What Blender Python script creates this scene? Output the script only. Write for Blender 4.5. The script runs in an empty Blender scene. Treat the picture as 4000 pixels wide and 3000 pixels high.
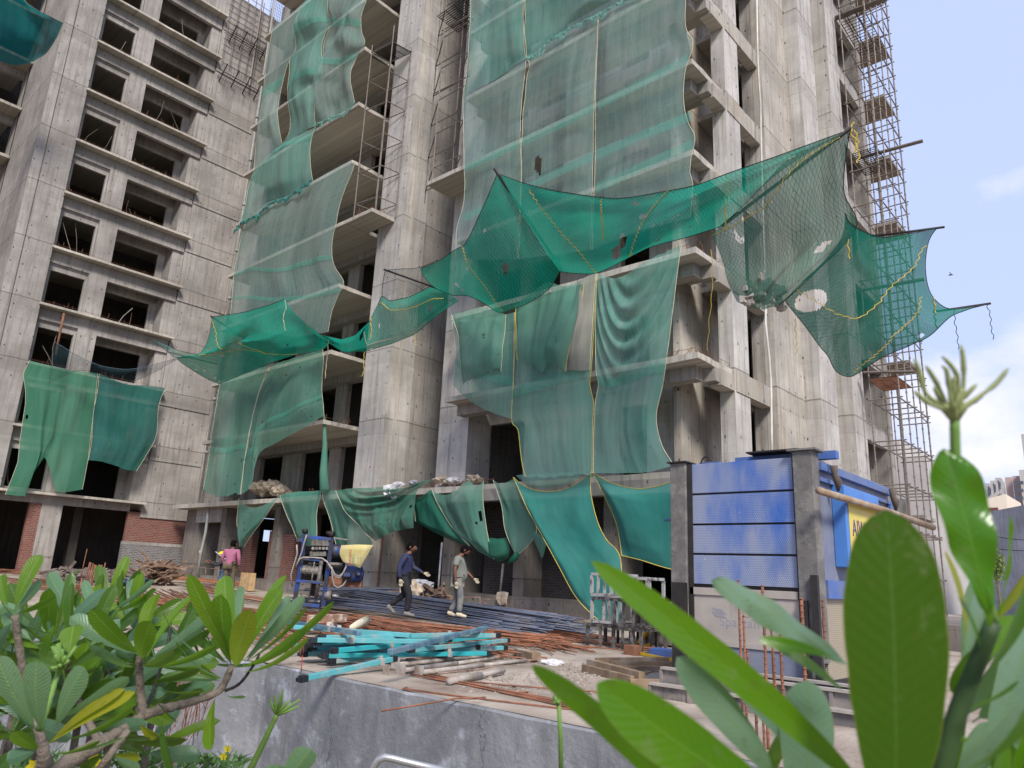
import bpy, math, random
from mathutils import Vector as V, Matrix
from mathutils.geometry import tessellate_polygon
random.seed(7)
sc = bpy.context.scene
col = sc.collection
# ---------------------------------------------------------------- camera
F, CX, CY = 1598.2, 1106.0, 829.5            # focal length and centre of the 2212 px wide view
def nrm(v): return v.normalized()
UP = nrm(V((510., 11000., -2890.)))
A_ = V((2716., -850., -2890.)); A_ = nrm(A_ - A_.dot(UP)*UP)
B_ = V((-3370., -603., -2890.)); B_ = nrm(B_ - B_.dot(UP)*UP)
m_ = nrm(A_ + B_); n_ = UP.cross(m_)
XA = (m_ - n_)/math.sqrt(2); YA = (m_ + n_)/math.sqrt(2)
R = Matrix((XA, YA, UP))                      # rows: world axes in camera space
CAM = V((0, 0, 1.3))
cd = bpy.data.cameras.new('camera'); cam = bpy.data.objects.new('camera', cd); col.objects.link(cam)
cd.sensor_width = 36; cd.lens = 2890/4000*36; cd.clip_end = 3000; cd.clip_start = .05
cam.matrix_world = Matrix.Translation(CAM) @ R.to_4x4()
cd.dof.use_dof = True; cd.dof.focus_distance = 14; cd.dof.aperture_fstop = 6.5
sc.camera = cam
# ---------------------------------------------------------------- light
w = bpy.data.worlds.new('World'); sc.world = w; w.use_nodes = True
SUN = nrm(V((-.42, -.62, .70)))
nt = w.node_tree; N = nt.nodes; L = nt.links
bg = N['Background']; bg.inputs['Strength'].default_value = .13
sky = N.new('ShaderNodeTexSky'); sky.sky_type = 'NISHITA'; sky.sun_disc = False
sky.sun_elevation = math.asin(SUN.z); sky.sun_rotation = math.atan2(SUN.x, SUN.y)
sky.air_density = 1.0; sky.dust_density = 2.2; sky.ozone_density = 1.6
tc = N.new('ShaderNodeTexCoord'); mp = N.new('ShaderNodeMapping'); mp.inputs['Scale'].default_value = (1, 1, 1.7); mp.inputs['Location'].default_value = (.32, .1, .05)
no = N.new('ShaderNodeTexNoise'); no.inputs['Scale'].default_value = 2.6; no.inputs['Detail'].default_value = 9; no.inputs['Roughness'].default_value = .56
cr = N.new('ShaderNodeValToRGB'); cr.color_ramp.elements[0].position = .585; cr.color_ramp.elements[1].position = .76
mx = N.new('ShaderNodeMix'); mx.data_type = 'RGBA'; mx.inputs['B'].default_value = (4.3, 4.15, 4.4, 1)
L.new(tc.outputs['Generated'], mp.inputs[0]); L.new(mp.outputs[0], no.inputs['Vector']); L.new(no.outputs[0], cr.inputs[0])
L.new(cr.outputs[0], mx.inputs['Factor'])
hz = N.new('ShaderNodeMix'); hz.data_type = 'RGBA'; hz.inputs['Factor'].default_value = .88; hz.inputs['B'].default_value = (2.4, 2.85, 4.35, 1)
L.new(sky.outputs[0], hz.inputs['A']); L.new(hz.outputs['Result'], mx.inputs['A']); L.new(mx.outputs['Result'], bg.inputs[0])
sd = bpy.data.lights.new('sun', 'SUN'); sd.energy = 2.1; sd.angle = math.radians(14); sd.color = (1, .945, .865)
so = bpy.data.objects.new('sun', sd); col.objects.link(so); so.rotation_euler = SUN.to_track_quat('Z', 'Y').to_euler()
so.location = SUN*60
sc.view_settings.view_transform = 'Standard'; sc.view_settings.look = 'None'; sc.view_settings.exposure = 1.02
sc.cycles.max_bounces = 7; sc.cycles.transparent_max_bounces = 24; sc.cycles.diffuse_bounces = 3
# ---------------------------------------------------------------- placing: a view direction cut by a real plane
def ray(px, py): return R @ V(((px-CX)/F, -(py-CY)/F, -1))
def ax(px, py, X): d = ray(px, py); return CAM + d*(X/d.x)
def ay(px, py, Y): d = ray(px, py); return CAM + d*(Y/d.y)
def az(px, py, Z): d = ray(px, py); return CAM + d*((Z-CAM.z)/d.z)
def ad(px, py, D): return CAM + ray(px, py)*D
# zoomed views measured in: (origin x, origin y, scale) in the 4000 px frame
def zf(ox, oy, s): return lambda x, y: ((ox+x/s)/1.8083, (oy+y/s)/1.8083)
# ---------------------------------------------------------------- objects
def tag(o, label=None, cat=None, group=None, kind=None):
    if label: o['label'] = label
    if cat: o['category'] = cat
    if group: o['group'] = group
    if kind: o['kind'] = kind
    return o
def empty(name, loc, label, cat, group=None):
    o = bpy.data.objects.new(name, None); col.objects.link(o); o.location = loc; o.empty_display_size = .1
    return tag(o, label, cat, group)
class MB:
    def __init__(s): s.v = []; s.f = []; s.mi = []; s.uv = {}
    def poly(s, pts, mi=0):
        b = len(s.v); s.v += [tuple(p) for p in pts]; s.f.append(tuple(range(b, b+len(pts)))); s.mi.append(mi)
    def box(s, x0, x1, y0, y1, z0, z1, mi=0):
        return s.hexa([(x0,y0,z0),(x1,y0,z0),(x1,y1,z0),(x0,y1,z0),(x0,y0,z1),(x1,y0,z1),(x1,y1,z1),(x0,y1,z1)], mi)
    def hexa(s, p, mi=0):
        b = len(s.v); s.v += [tuple(q) for q in p]
        for f in ((3,2,1,0),(4,5,6,7),(0,1,5,4),(1,2,6,5),(2,3,7,6),(3,0,4,7)): s.f.append(tuple(b+i for i in f)); s.mi.append(mi)
        return s
    def beam(s, a, b, w, h=None, up=(0,0,1), mi=0):        # rectangular bar between two points
        a, b = V(a), V(b); h = h or w; d = nrm(b-a); u = V(up)
        if abs(d.dot(u)) > .98: u = V((1,0,0))
        x = nrm(d.cross(u)); y = nrm(x.cross(d))
        q = [a-x*w/2-y*h/2, a+x*w/2-y*h/2, a+x*w/2+y*h/2, a-x*w/2+y*h/2]
        return s.hexa([*q, *[p+(b-a) for p in q]], mi)
    def tube(s, pts, r, n=6, mi=0, cap=True):
        pts = [V(p) for p in pts]; rr = r if isinstance(r, (list, tuple)) else [r]*len(pts)
        d0 = nrm(pts[1]-pts[0]); u = V((0,0,1)) if abs(d0.z) < .9 else V((1,0,0)); x = nrm(d0.cross(u)); base = len(s.v)
        for i, p in enumerate(pts):
            a = pts[max(0,i-1)]; b = pts[min(len(pts)-1,i+1)]; d = (b-a)
            d = nrm(d) if d.length > 1e-9 else d0
            x = x-d*x.dot(d); x = nrm(x) if x.length > 1e-6 else nrm(d.cross(V((.3,.5,.8)))); y = d.cross(x)
            for k in range(n):
                t = 2*math.pi*k/n; s.v.append(tuple(p + (x*math.cos(t)+y*math.sin(t))*rr[i]))
        for i in range(len(pts)-1):
            for k in range(n):
                s.f.append((base+i*n+k, base+i*n+(k+1)%n, base+(i+1)*n+(k+1)%n, base+(i+1)*n+k)); s.mi.append(mi)
        if cap:
            s.f.append(tuple(base+k for k in reversed(range(n)))); s.mi.append(mi)
            e = base+(len(pts)-1)*n; s.f.append(tuple(e+k for k in range(n))); s.mi.append(mi)
        return s
    def build(s, name, mat, parent=None, smooth=False, bevel=0):
        me = bpy.data.meshes.new(name); me.from_pydata(s.v, [], s.f)
        for m in (mat if isinstance(mat, (list, tuple)) else [mat]): me.materials.append(m)
        if any(s.mi): me.polygons.foreach_set('material_index', s.mi)
        if smooth: me.polygons.foreach_set('use_smooth', [True]*len(s.f))
        o = bpy.data.objects.new(name, me); col.objects.link(o)
        if bevel:
            b = o.modifiers.new('b', 'BEVEL'); b.width = bevel; b.segments = 2; b.limit_method = 'ANGLE'
        if parent:
            o.parent = parent
            o.matrix_parent_inverse = Matrix.Translation(-parent.location) if parent.type == 'EMPTY' and not parent.parent else Matrix.Identity(4)
        return o
def part_of(o, p):                 # parent a world-space mesh below a part
    o.parent = p
    top = p
    while top.parent: top = top.parent
    return o
def sub(mb, name, mat, part, smooth=False, bevel=0):   # a sub-part under a part mesh (identity parenting, world-space vertices)
    return mb.build(name, mat, part, smooth, bevel)
# ---------------------------------------------------------------- noise helpers
from mathutils import noise as mnoise
def fn(p, s=1., seed=0): return mnoise.noise(V((p[0]*s+seed*7.1, p[1]*s+seed*3.3, p[2]*s-seed*5.7)))
def rnd(a, b): return random.uniform(a, b)
# ---------------------------------------------------------------- materials
def srgb(r, g, b): return tuple(((c/255)/12.92 if c/255 <= .04045 else ((c/255+.055)/1.055)**2.4) for c in (r, g, b))+(1,)
def newmat(name):
    m = bpy.data.materials.new(name); m.use_nodes = True; return m, m.node_tree.nodes, m.node_tree.links
def nd(nt, t, **kw):
    n = nt.new(t)
    for k, v in kw.items():
        if k.startswith('i_'): n.inputs[int(k[2:]) if k[2:].isdigit() else k[2:]].default_value = v
        else: setattr(n, k, v)
    return n
def mth(nt, lk, op, a, b=None, c=None, clamp=False):
    n = nt.new('ShaderNodeMath'); n.operation = op; n.use_clamp = clamp
    for i, v in enumerate((a, b, c)):
        if v is None: continue
        if isinstance(v, (int, float)): n.inputs[i].default_value = v
        else: lk.new(v, n.inputs[i])
    return n.outputs[0]
def mixc(nt, lk, fac, a, b, mode='MIX'):
    n = nt.new('ShaderNodeMix'); n.data_type = 'RGBA'; n.blend_type = mode
    for k, v in (('Factor', fac), ('A', a), ('B', b)):
        if isinstance(v, (int, float, tuple)): n.inputs[k].default_value = v
        else: lk.new(v, n.inputs[k])
    return n.outputs['Result']
def noise(nt, lk, vec, scale, detail=4, rough=.55):
    n = nt.new('ShaderNodeTexNoise'); n.inputs['Scale'].default_value = scale; n.inputs['Detail'].default_value = detail; n.inputs['Roughness'].default_value = rough
    if vec is not None: lk.new(vec, n.inputs['Vector'])
    return n.outputs[0]
def ramp(nt, lk, v, p0, p1, c0=0., c1=1.):
    n = nt.new('ShaderNodeMapRange'); n.clamp = True
    lk.new(v, n.inputs[0]); n.inputs[1].default_value = p0; n.inputs[2].default_value = p1; n.inputs[3].default_value = c0; n.inputs[4].default_value = c1
    return n.outputs[0]
def posn(nt, lk, scale=(1,1,1)):
    g = nt.new('ShaderNodeNewGeometry')
    m = nt.new('ShaderNodeMapping'); m.inputs['Scale'].default_value = scale; lk.new(g.outputs['Position'], m.inputs[0])
    return m.outputs[0]
def simple(name, c, rough=.7, metal=0, var=.25, scale=6, dirt=None, dscale=2, dlo=.45, dhi=.7, bump=.0, streak=False, spec=.4):
    m, nt, lk = newmat(name); b = nt['Principled BSDF']
    p = posn(nt, lk); v = noise(nt, lk, p, scale, 6, .6)
    c0 = tuple(x*(1-var) for x in c[:3])+(1,); c1 = tuple(min(1, x*(1+var)) for x in c[:3])+(1,)
    cc = mixc(nt, lk, ramp(nt, lk, v, .3, .7), c0, c1)
    if dirt:
        pp = posn(nt, lk, (1, 1, .25)) if streak else p
        d = noise(nt, lk, pp, dscale, 7, .65); cc = mixc(nt, lk, ramp(nt, lk, d, dlo, dhi), cc, dirt)
    lk.new(cc, b.inputs['Base Color']); b.inputs['Roughness'].default_value = rough; b.inputs['Metallic'].default_value = metal
    b.inputs['Specular IOR Level'].default_value = spec
    if bump:
        bn = nt.new('ShaderNodeBump'); bn.inputs['Strength'].default_value = bump; bn.inputs['Distance'].default_value = .02
        lk.new(noise(nt, lk, p, scale*4, 5, .6), bn.inputs['Height']); lk.new(bn.outputs[0], b.inputs['Normal'])
    return m
def concrete(name, c, warm=0., holes=True, joints=True, rust=0., z0=4.30, var=.3, dark=.35):
    """Fair-faced concrete: board marks, tie holes, pour joints every storey, water streaks."""
    m, nt, lk = newmat(name); b = nt['Principled BSDF']
    g = nt.new('ShaderNodeNewGeometry'); sp = nt.new('ShaderNodeSeparateXYZ'); lk.new(g.outputs['Position'], sp.inputs[0])
    sn = nt.new('ShaderNodeSeparateXYZ'); lk.new(g.outputs['Normal'], sn.inputs[0])
    isx = mth(nt, lk, 'GREATER_THAN', mth(nt, lk, 'ABSOLUTE', sn.outputs[0]), .6)
    vert = mth(nt, lk, 'LESS_THAN', mth(nt, lk, 'ABSOLUTE', sn.outputs[2]), .5)
    u = mth(nt, lk, 'ADD', mth(nt, lk, 'MULTIPLY', sp.outputs[1], isx), mth(nt, lk, 'MULTIPLY', sp.outputs[0], mth(nt, lk, 'SUBTRACT', 1., isx)))
    z = sp.outputs[2]
    cb = nt.new('ShaderNodeCombineXYZ'); lk.new(u, cb.inputs[0]); lk.new(isx, cb.inputs[1]); lk.new(z, cb.inputs[2])
    P = cb.outputs[0]
    def mp(s): n = nt.new('ShaderNodeMapping'); n.inputs['Scale'].default_value = s; lk.new(P, n.inputs[0]); return n.outputs[0]
    big = noise(nt, lk, mp((.35, 1, .45)), 1., 6, .62)
    mid = noise(nt, lk, mp((1, 1, 1)), 2.6, 7, .65)
    strk = noise(nt, lk, mp((5, 1, .28)), 1.3, 6, .6)
    fine = noise(nt, lk, mp((1, 1, 1)), 22, 5, .7)
    lo = tuple(x*(1-var) for x in c[:3])+(1,); hi = tuple(min(1, x*(1+var*.75)) for x in c[:3])+(1,)
    cc = mixc(nt, lk, ramp(nt, lk, big, .38, .62), lo, hi)
    cc = mixc(nt, lk, ramp(nt, lk, mid, .35, .75, 0., .5), cc, (c[0]*.78, c[1]*.74, c[2]*.68, 1))
    cc = mixc(nt, lk, ramp(nt, lk, strk, .48, .70, 0., .85), cc, (c[0]*.5, c[1]*.47, c[2]*.44, 1))
    cc = mixc(nt, lk, ramp(nt, lk, fine, .25, .75, 0., .22), cc, (c[0]*.7, c[1]*.68, c[2]*.66, 1))
    # lime bloom
    cc = mixc(nt, lk, ramp(nt, lk, noise(nt, lk, mp((1.2, 1, .7)), 1.7, 8, .7), .58, .82, 0., .6), cc, (min(1,c[0]*1.45), min(1,c[1]*1.45), min(1,c[2]*1.45), 1))
    if rust:
        rr = noise(nt, lk, mp((2.2, 1, .3)), .9, 6, .6)
        cc = mixc(nt, lk, ramp(nt, lk, rr, .56, .74, 0., rust), cc, (.30, .17, .06, 1))
    hgt = mid
    if joints:
        wob = mth(nt, lk, 'MULTIPLY', mth(nt, lk, 'SUBTRACT', noise(nt, lk, mp((1,1,1)), 1.7, 5, .7), .5), .14)
        zz = mth(nt, lk, 'ADD', z, wob)
        def line(v, per, off, wd):
            t = mth(nt, lk, 'MODULO', mth(nt, lk, 'ADD', v, 300.-off), per)
            return mth(nt, lk, 'LESS_THAN', mth(nt, lk, 'ABSOLUTE', mth(nt, lk, 'SUBTRACT', t, per/2)), wd/2)
        j1 = line(zz, 3., z0-1.5, .045); j2 = line(zz, 3., z0-.62-1.5, .018)
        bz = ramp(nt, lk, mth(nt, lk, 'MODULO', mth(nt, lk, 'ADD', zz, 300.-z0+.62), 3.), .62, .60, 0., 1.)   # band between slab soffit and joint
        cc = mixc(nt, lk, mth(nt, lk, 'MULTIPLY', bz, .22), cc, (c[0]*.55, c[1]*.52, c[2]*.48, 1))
        bl = line(u, .61, .1, .012); bh = line(z, 1.22, .5, .010)
        jj = mth(nt, lk, 'MAXIMUM', mth(nt, lk, 'MULTIPLY', j1, .75), mth(nt, lk, 'MULTIPLY', mth(nt, lk, 'MAXIMUM', mth(nt, lk, 'MAXIMUM', bl, bh), j2), .38))
        cc = mixc(nt, lk, mth(nt, lk, 'MULTIPLY', jj, vert), cc, (c[0]*.3, c[1]*.28, c[2]*.25, 1))
    if holes:
        du = mth(nt, lk, 'SUBTRACT', mth(nt, lk, 'MODULO', mth(nt, lk, 'ADD', u, 300.12), .53), .265)
        dz = mth(nt, lk, 'SUBTRACT', mth(nt, lk, 'MODULO', mth(nt, lk, 'ADD', z, 300.3), .68), .34)
        r2 = mth(nt, lk, 'ADD', mth(nt, lk, 'POWER', du, 2), mth(nt, lk, 'POWER', mth(nt, lk, 'MULTIPLY', dz, .62), 2))
        keep = ramp(nt, lk, noise(nt, lk, mp((1,1,1)), 1.9, 3), .46, .56, 0., .85)
        hh = mth(nt, lk, 'MULTIPLY', mth(nt, lk, 'MULTIPLY', mth(nt, lk, 'LESS_THAN', r2, .0009), keep), vert)
        cc = mixc(nt, lk, hh, cc, (.025, .022, .02, 1))
    lk.new(cc, b.inputs['Base Color']); b.inputs['Roughness'].default_value = .88; b.inputs['Specular IOR Level'].default_value = .2
    bn = nt.new('ShaderNodeBump'); bn.inputs['Strength'].default_value = .5; bn.inputs['Distance'].default_value = .03
    lk.new(mth(nt, lk, 'ADD', mid, mth(nt, lk, 'MULTIPLY', fine, .4)), bn.inputs['Height']); lk.new(bn.outputs[0], b.inputs['Normal'])
    return m
def brick(name, c1, c2, mortar, scale=1.):
    m, nt, lk = newmat(name); b = nt['Principled BSDF']
    g = nt.new('ShaderNodeNewGeometry'); sp = nt.new('ShaderNodeSeparateXYZ'); lk.new(g.outputs['Position'], sp.inputs[0])
    u = mth(nt, lk, 'ADD', sp.outputs[0], sp.outputs[1]); cb = nt.new('ShaderNodeCombineXYZ'); lk.new(u, cb.inputs[0]); lk.new(sp.outputs[2], cb.inputs[1])
    wv = nt.new('ShaderNodeVectorMath'); wv.operation = 'ADD'; lk.new(cb.outputs[0], wv.inputs[0])
    nn = nt.new('ShaderNodeTexNoise'); nn.inputs['Scale'].default_value = 3; ms = nt.new('ShaderNodeVectorMath'); ms.operation = 'SCALE'; ms.inputs[3].default_value = .05
    lk.new(cb.outputs[0], nn.inputs['Vector']); lk.new(nn.outputs[1], ms.inputs[0]); lk.new(ms.outputs[0], wv.inputs[1])
    br = nt.new('ShaderNodeTexBrick'); br.inputs['Scale'].default_value = 1; br.inputs['Brick Width'].default_value = .24*scale; br.inputs['Row Height'].default_value = .085*scale
    br.inputs['Mortar Size'].default_value = .014; br.inputs['Color1'].default_value = c1; br.inputs['Color2'].default_value = c2; br.inputs['Mortar'].default_value = mortar
    lk.new(wv.outputs[0], br.inputs['Vector'])
    d = noise(nt, lk, posn(nt, lk), 3., 7, .7)
    cc = mixc(nt, lk, ramp(nt, lk, d, .5, .75, 0, .7), br.outputs[0], mortar)
    lk.new(cc, b.inputs['Base Color']); b.inputs['Roughness'].default_value = .9
    bn = nt.new('ShaderNodeBump'); bn.inputs['Distance'].default_value = .03; bn.inputs['Strength'].default_value = .8; bn.invert = True
    lk.new(br.outputs[1], bn.inputs['Height']); lk.new(bn.outputs[0], b.inputs['Normal'])
    return m
def netmat(name, c, dust, cover=.66, trans=.35, dustamt=.5, mesh=0., holes=0., streak=True, patch=0.):
    """Woven shade cloth: see-through weave, dust, optional knotted mesh lines and torn holes (uses UV in metres)."""
    m, nt, lk = newmat(name); nt.remove(nt['Principled BSDF']); out = nt['Material Output']
    uv = nt.new('ShaderNodeTexCoord').outputs['UV']
    def mp(s): n = nt.new('ShaderNodeMapping'); n.inputs['Scale'].default_value = s; lk.new(uv, n.inputs[0]); return n.outputs[0]
    st = noise(nt, lk, mp((4.5, .35, 1)), 1.2, 6, .6); bg_ = noise(nt, lk, mp((1, 1, 1)), .55, 5, .6); fi = noise(nt, lk, mp((60, 3, 1)), 1, 3, .6)
    dm = mth(nt, lk, 'ADD', mth(nt, lk, 'MULTIPLY', ramp(nt, lk, bg_, .3, .75), .65), mth(nt, lk, 'MULTIPLY', ramp(nt, lk, st, .35, .75), .5 if streak else .1))
    cc = mixc(nt, lk, mth(nt, lk, 'MULTIPLY', dm, dustamt, clamp=True), c, dust)
    cc = mixc(nt, lk, ramp(nt, lk, fi, .3, .7, 0., .22), cc, tuple(x*.55 for x in c[:3])+(1,))
    if patch: cc = mixc(nt, lk, ramp(nt, lk, noise(nt, lk, mp((.7, .5, 1)), 1.4, 7, .7), .60, .72, 0., patch), cc, (.42, .38, .34, 1))
    alpha = mth(nt, lk, 'ADD', mth(nt, lk, 'MULTIPLY', ramp(nt, lk, st, .3, .8, -.07, .09), 1.), cover)
    alpha = mth(nt, lk, 'ADD', alpha, ramp(nt, lk, fi, .3, .7, -.05, .05))
    if holes:
        h = noise(nt, lk, mp((1, 1, 1)), 2.1, 3, .6); h2 = noise(nt, lk, mp((1, 1, 1)), .33, 3, .5)
        hh = mth(nt, lk, 'MULTIPLY', mth(nt, lk, 'GREATER_THAN', h, .70-.10*holes), mth(nt, lk, 'GREATER_THAN', h2, .5))
        alpha = mth(nt, lk, 'MULTIPLY', alpha, mth(nt, lk, 'SUBTRACT', 1., hh))
    if mesh:
        sp = nt.new('ShaderNodeSeparateXYZ'); lk.new(mp((1,1,1)), sp.inputs[0])
        wv = mth(nt, lk, 'MULTIPLY', noise(nt, lk, mp((1,1,1)), 1.1, 3), .35)
        a = mth(nt, lk, 'ADD', mth(nt, lk, 'ADD', sp.outputs[0], sp.outputs[1]), wv); b2 = mth(nt, lk, 'ADD', mth(nt, lk, 'SUBTRACT', sp.outputs[0], sp.outputs[1]), wv)
        def ln(v): return mth(nt, lk, 'LESS_THAN', mth(nt, lk, 'MODULO', mth(nt, lk, 'ADD', v, 100), .105), .0105)
        ll = mth(nt, lk, 'MAXIMUM', ln(a), ln(b2))
        cc = mixc(nt, lk, mth(nt, lk, 'MULTIPLY', ll, mesh), cc, (.01, .03, .03, 1)); alpha = mth(nt, lk, 'MAXIMUM', alpha, mth(nt, lk, 'MULTIPLY', ll, .9))
    df = nt.new('ShaderNodeBsdfDiffuse'); tl = nt.new('ShaderNodeBsdfTranslucent'); tp = nt.new('ShaderNodeBsdfTransparent')
    lk.new(cc, df.inputs[0]); lk.new(cc, tl.inputs[0])
    m1 = nt.new('ShaderNodeMixShader'); m1.inputs[0].default_value = trans; lk.new(df.outputs[0], m1.inputs[1]); lk.new(tl.outputs[0], m1.inputs[2])
    m2 = nt.new('ShaderNodeMixShader'); lk.new(alpha, m2.inputs[0]); lk.new(tp.outputs[0], m2.inputs[1]); lk.new(m1.outputs[0], m2.inputs[2]); lk.new(m2.outputs[0], out.inputs[0])
    return m
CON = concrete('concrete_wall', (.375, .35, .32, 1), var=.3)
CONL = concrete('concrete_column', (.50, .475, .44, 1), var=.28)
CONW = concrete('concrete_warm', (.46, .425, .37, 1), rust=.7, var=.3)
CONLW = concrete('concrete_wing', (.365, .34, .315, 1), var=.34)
CSLAB = concrete('concrete_slab', (.36, .33, .285, 1), holes=False, joints=False)
CEDGE = concrete('concrete_edge', (.50, .46, .40, 1), holes=False, joints=False, var=.25)
CDARK = concrete('concrete_inside_shaded', (.085, .078, .07, 1), holes=False, joints=False)  # same concrete, far darker: interior shade is put into its colour
BRED = brick('brick_red', (.24, .065, .04, 1), (.15, .04, .028, 1), (.24, .17, .14, 1))  # brick colours lowered to carry the ground-floor shade
BGREY = brick('brick_grey', (.16, .15, .145, 1), (.09, .085, .08, 1), (.30, .28, .27, 1))
CGR = concrete('concrete_ground_floor_shaded', (.24, .215, .19, 1), var=.35)  # darker copy of the concrete, ground-floor shade painted into its base colour
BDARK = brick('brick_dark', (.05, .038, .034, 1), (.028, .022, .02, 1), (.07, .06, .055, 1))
RUST = simple('rusted_steel', (.21, .095, .055, 1), .85, 0, .4, 5)
PIPE = simple('scaffold_steel', (.20, .165, .14, 1), .6, .2, .3, 3, dirt=(.24, .20, .17, 1))
BLACKS = simple('dark_steel', (.03, .026, .024, 1), .6, .2, .3)
ROPE = simple('yellow_rope', (.55, .42, .08, 1), .9)
ROPEW = simple('cream_rope', (.50, .48, .34, 1), .9)
# ================================================================ SETTING
SAND = simple('site_sand', (.40, .335, .27, 1), .95, 0, .28, 3.2, dirt=(.20, .145, .11, 1), dscale=.8, dlo=.46, dhi=.64, bump=.9)
def yz(x, y):
    t = min(1, max(0, (x-12)/5)); u = min(1, max(0, (y-24)/10))
    return max(.26*t, .45*u)*1.
def yard():
    m = MB(); nx, ny = 90, 130
    xs = [6.05+(60-6.05)*(i/nx)**1.6 for i in range(nx+1)]; ys = [-20+(100)*(j/ny) for j in range(ny+1)]
    for j, y in enumerate(ys):
        e = 6.05 if y < 9.9 else 6.05-.36*(y-9.9)
        for i, x in enumerate(xs):
            X = e + (60-e)*(i/nx)**1.6 if y > 9.9 else x
            z = yz(X, y) + (fn((X, y, 0), .9, 1)*.05 + fn((X, y, 0), 3.1, 2)*.022)*min(1, max(0, (X-e-.35)/.8)) - .0
            m.v.append((X, y, z))
    for j in range(ny):
        for i in range(nx): a = j*(nx+1)+i; m.f.append((a, a+1, a+nx+2, a+nx+1)); m.mi.append(0)
    o = m.build('site_yard', SAND, None, True); tag(o, kind='structure')
yard()
g = MB(); s_ = 900
g.poly([(-s_, -s_, -2.3), (s_, -s_, -2.3), (s_, s_, -2.3), (-s_, s_, -2.3)])
EARTH = simple('dry_earth', (.20, .16, .11, 1), .95, 0, .3, 2, dirt=(.10, .10, .05, 1), dscale=1.2, bump=.6)
tag(g.build('ground', EARTH), kind='structure')
# retaining wall: real thickness, slightly uneven top
def wallmat():
    m, nt, lk = newmat('weathered_wall'); b = nt['Principled BSDF']; p = posn(nt, lk); pv = posn(nt, lk, (1, 1, .22))
    c = mixc(nt, lk, ramp(nt, lk, noise(nt, lk, p, .8, 7, .6), .35, .65), (.15, .155, .165, 1), (.29, .29, .295, 1))
    c = mixc(nt, lk, ramp(nt, lk, noise(nt, lk, pv, 2.2, 8, .65), .50, .72, 0, .7), c, (.085, .087, .095, 1))
    c = mixc(nt, lk, ramp(nt, lk, noise(nt, lk, p, 2.1, 9, .72), .56, .70, 0, .75), c, (.50, .52, .58, 1))
    c = mixc(nt, lk, ramp(nt, lk, noise(nt, lk, p, 30, 4, .7), .55, .8, 0, .5), c, (.30, .28, .26, 1))
    sp = nt.new('ShaderNodeSeparateXYZ'); lk.new(p, sp.inputs[0]); wv = mth(nt, lk, 'MULTIPLY', noise(nt, lk, p, 2.5, 6, .7), .5)
    cr_ = mth(nt, lk, 'LESS_THAN', mth(nt, lk, 'ABSOLUTE', mth(nt, lk, 'SUBTRACT', mth(nt, lk, 'MODULO', mth(nt, lk, 'ADD', mth(nt, lk, 'ADD', sp.outputs[1], wv), 50), 2.6), 1.3)), .008)
    c = mixc(nt, lk, mth(nt, lk, 'MULTIPLY', cr_, .5), c, (.02, .02, .02, 1))
    lk.new(c, b.inputs['Base Color']); b.inputs['Roughness'].default_value = .8
    bn = nt.new('ShaderNodeBump'); bn.inputs['Strength'].default_value = .7; bn.inputs['Distance'].default_value = .03; lk.new(noise(nt, lk, p, 7, 8, .7), bn.inputs['Height']); lk.new(bn.outputs[0], b.inputs['Normal']); return m
GWALL = wallmat()
rw = empty('retaining_wall', (6.1, 2, -2.3), 'long grey concrete retaining wall below the building site edge', 'wall')
m = MB(); pts = [(-6.5, 22.3)] and []
path = [(-3.3, 36.), (2.6, 19.5), (6.05-.36*3.1, 13.), (6.05, 9.9), (6.05, -20)]
for (x0, y0), (x1, y1) in zip(path, path[1:]):
    n = max(1, int(math.hypot(x1-x0, y1-y0)/.25)); d = nrm(V((x1-x0, y1-y0, 0))); nn = V((d.y, -d.x, 0)); nn = nn if nn.x > 0 else -nn
    for k in range(n):
        q = []
        for t in (k/n, (k+1)/n):
            p = V((x0+(x1-x0)*t, y0+(y1-y0)*t, 0)); j = fn(p, 2.2, 4)*.02
            q.append((p - nn*(.02+j), p + nn*.24, -.012+fn(p, 3, 9)*.018))
        (a0, b0, za), (a1, b1, zb) = q
        m.poly([(a0.x, a0.y, -2.3), (a0.x, a0.y, za-.02), (a1.x, a1.y, zb-.02), (a1.x, a1.y, -2.3)])
        m.poly([(a0.x, a0.y, za-.02), (a0.x+.03, a0.y, za+.008), (a1.x+.03, a1.y, zb+.008), (a1.x, a1.y, zb-.02)])
        m.poly([(a0.x+.03, a0.y, za+.008), (b0.x, b0.y, .006), (b1.x, b1.y, .006), (a1.x+.03, a1.y, zb+.008)], 1)
m.build('wall_face', [GWALL, SAND], rw, False)
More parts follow.
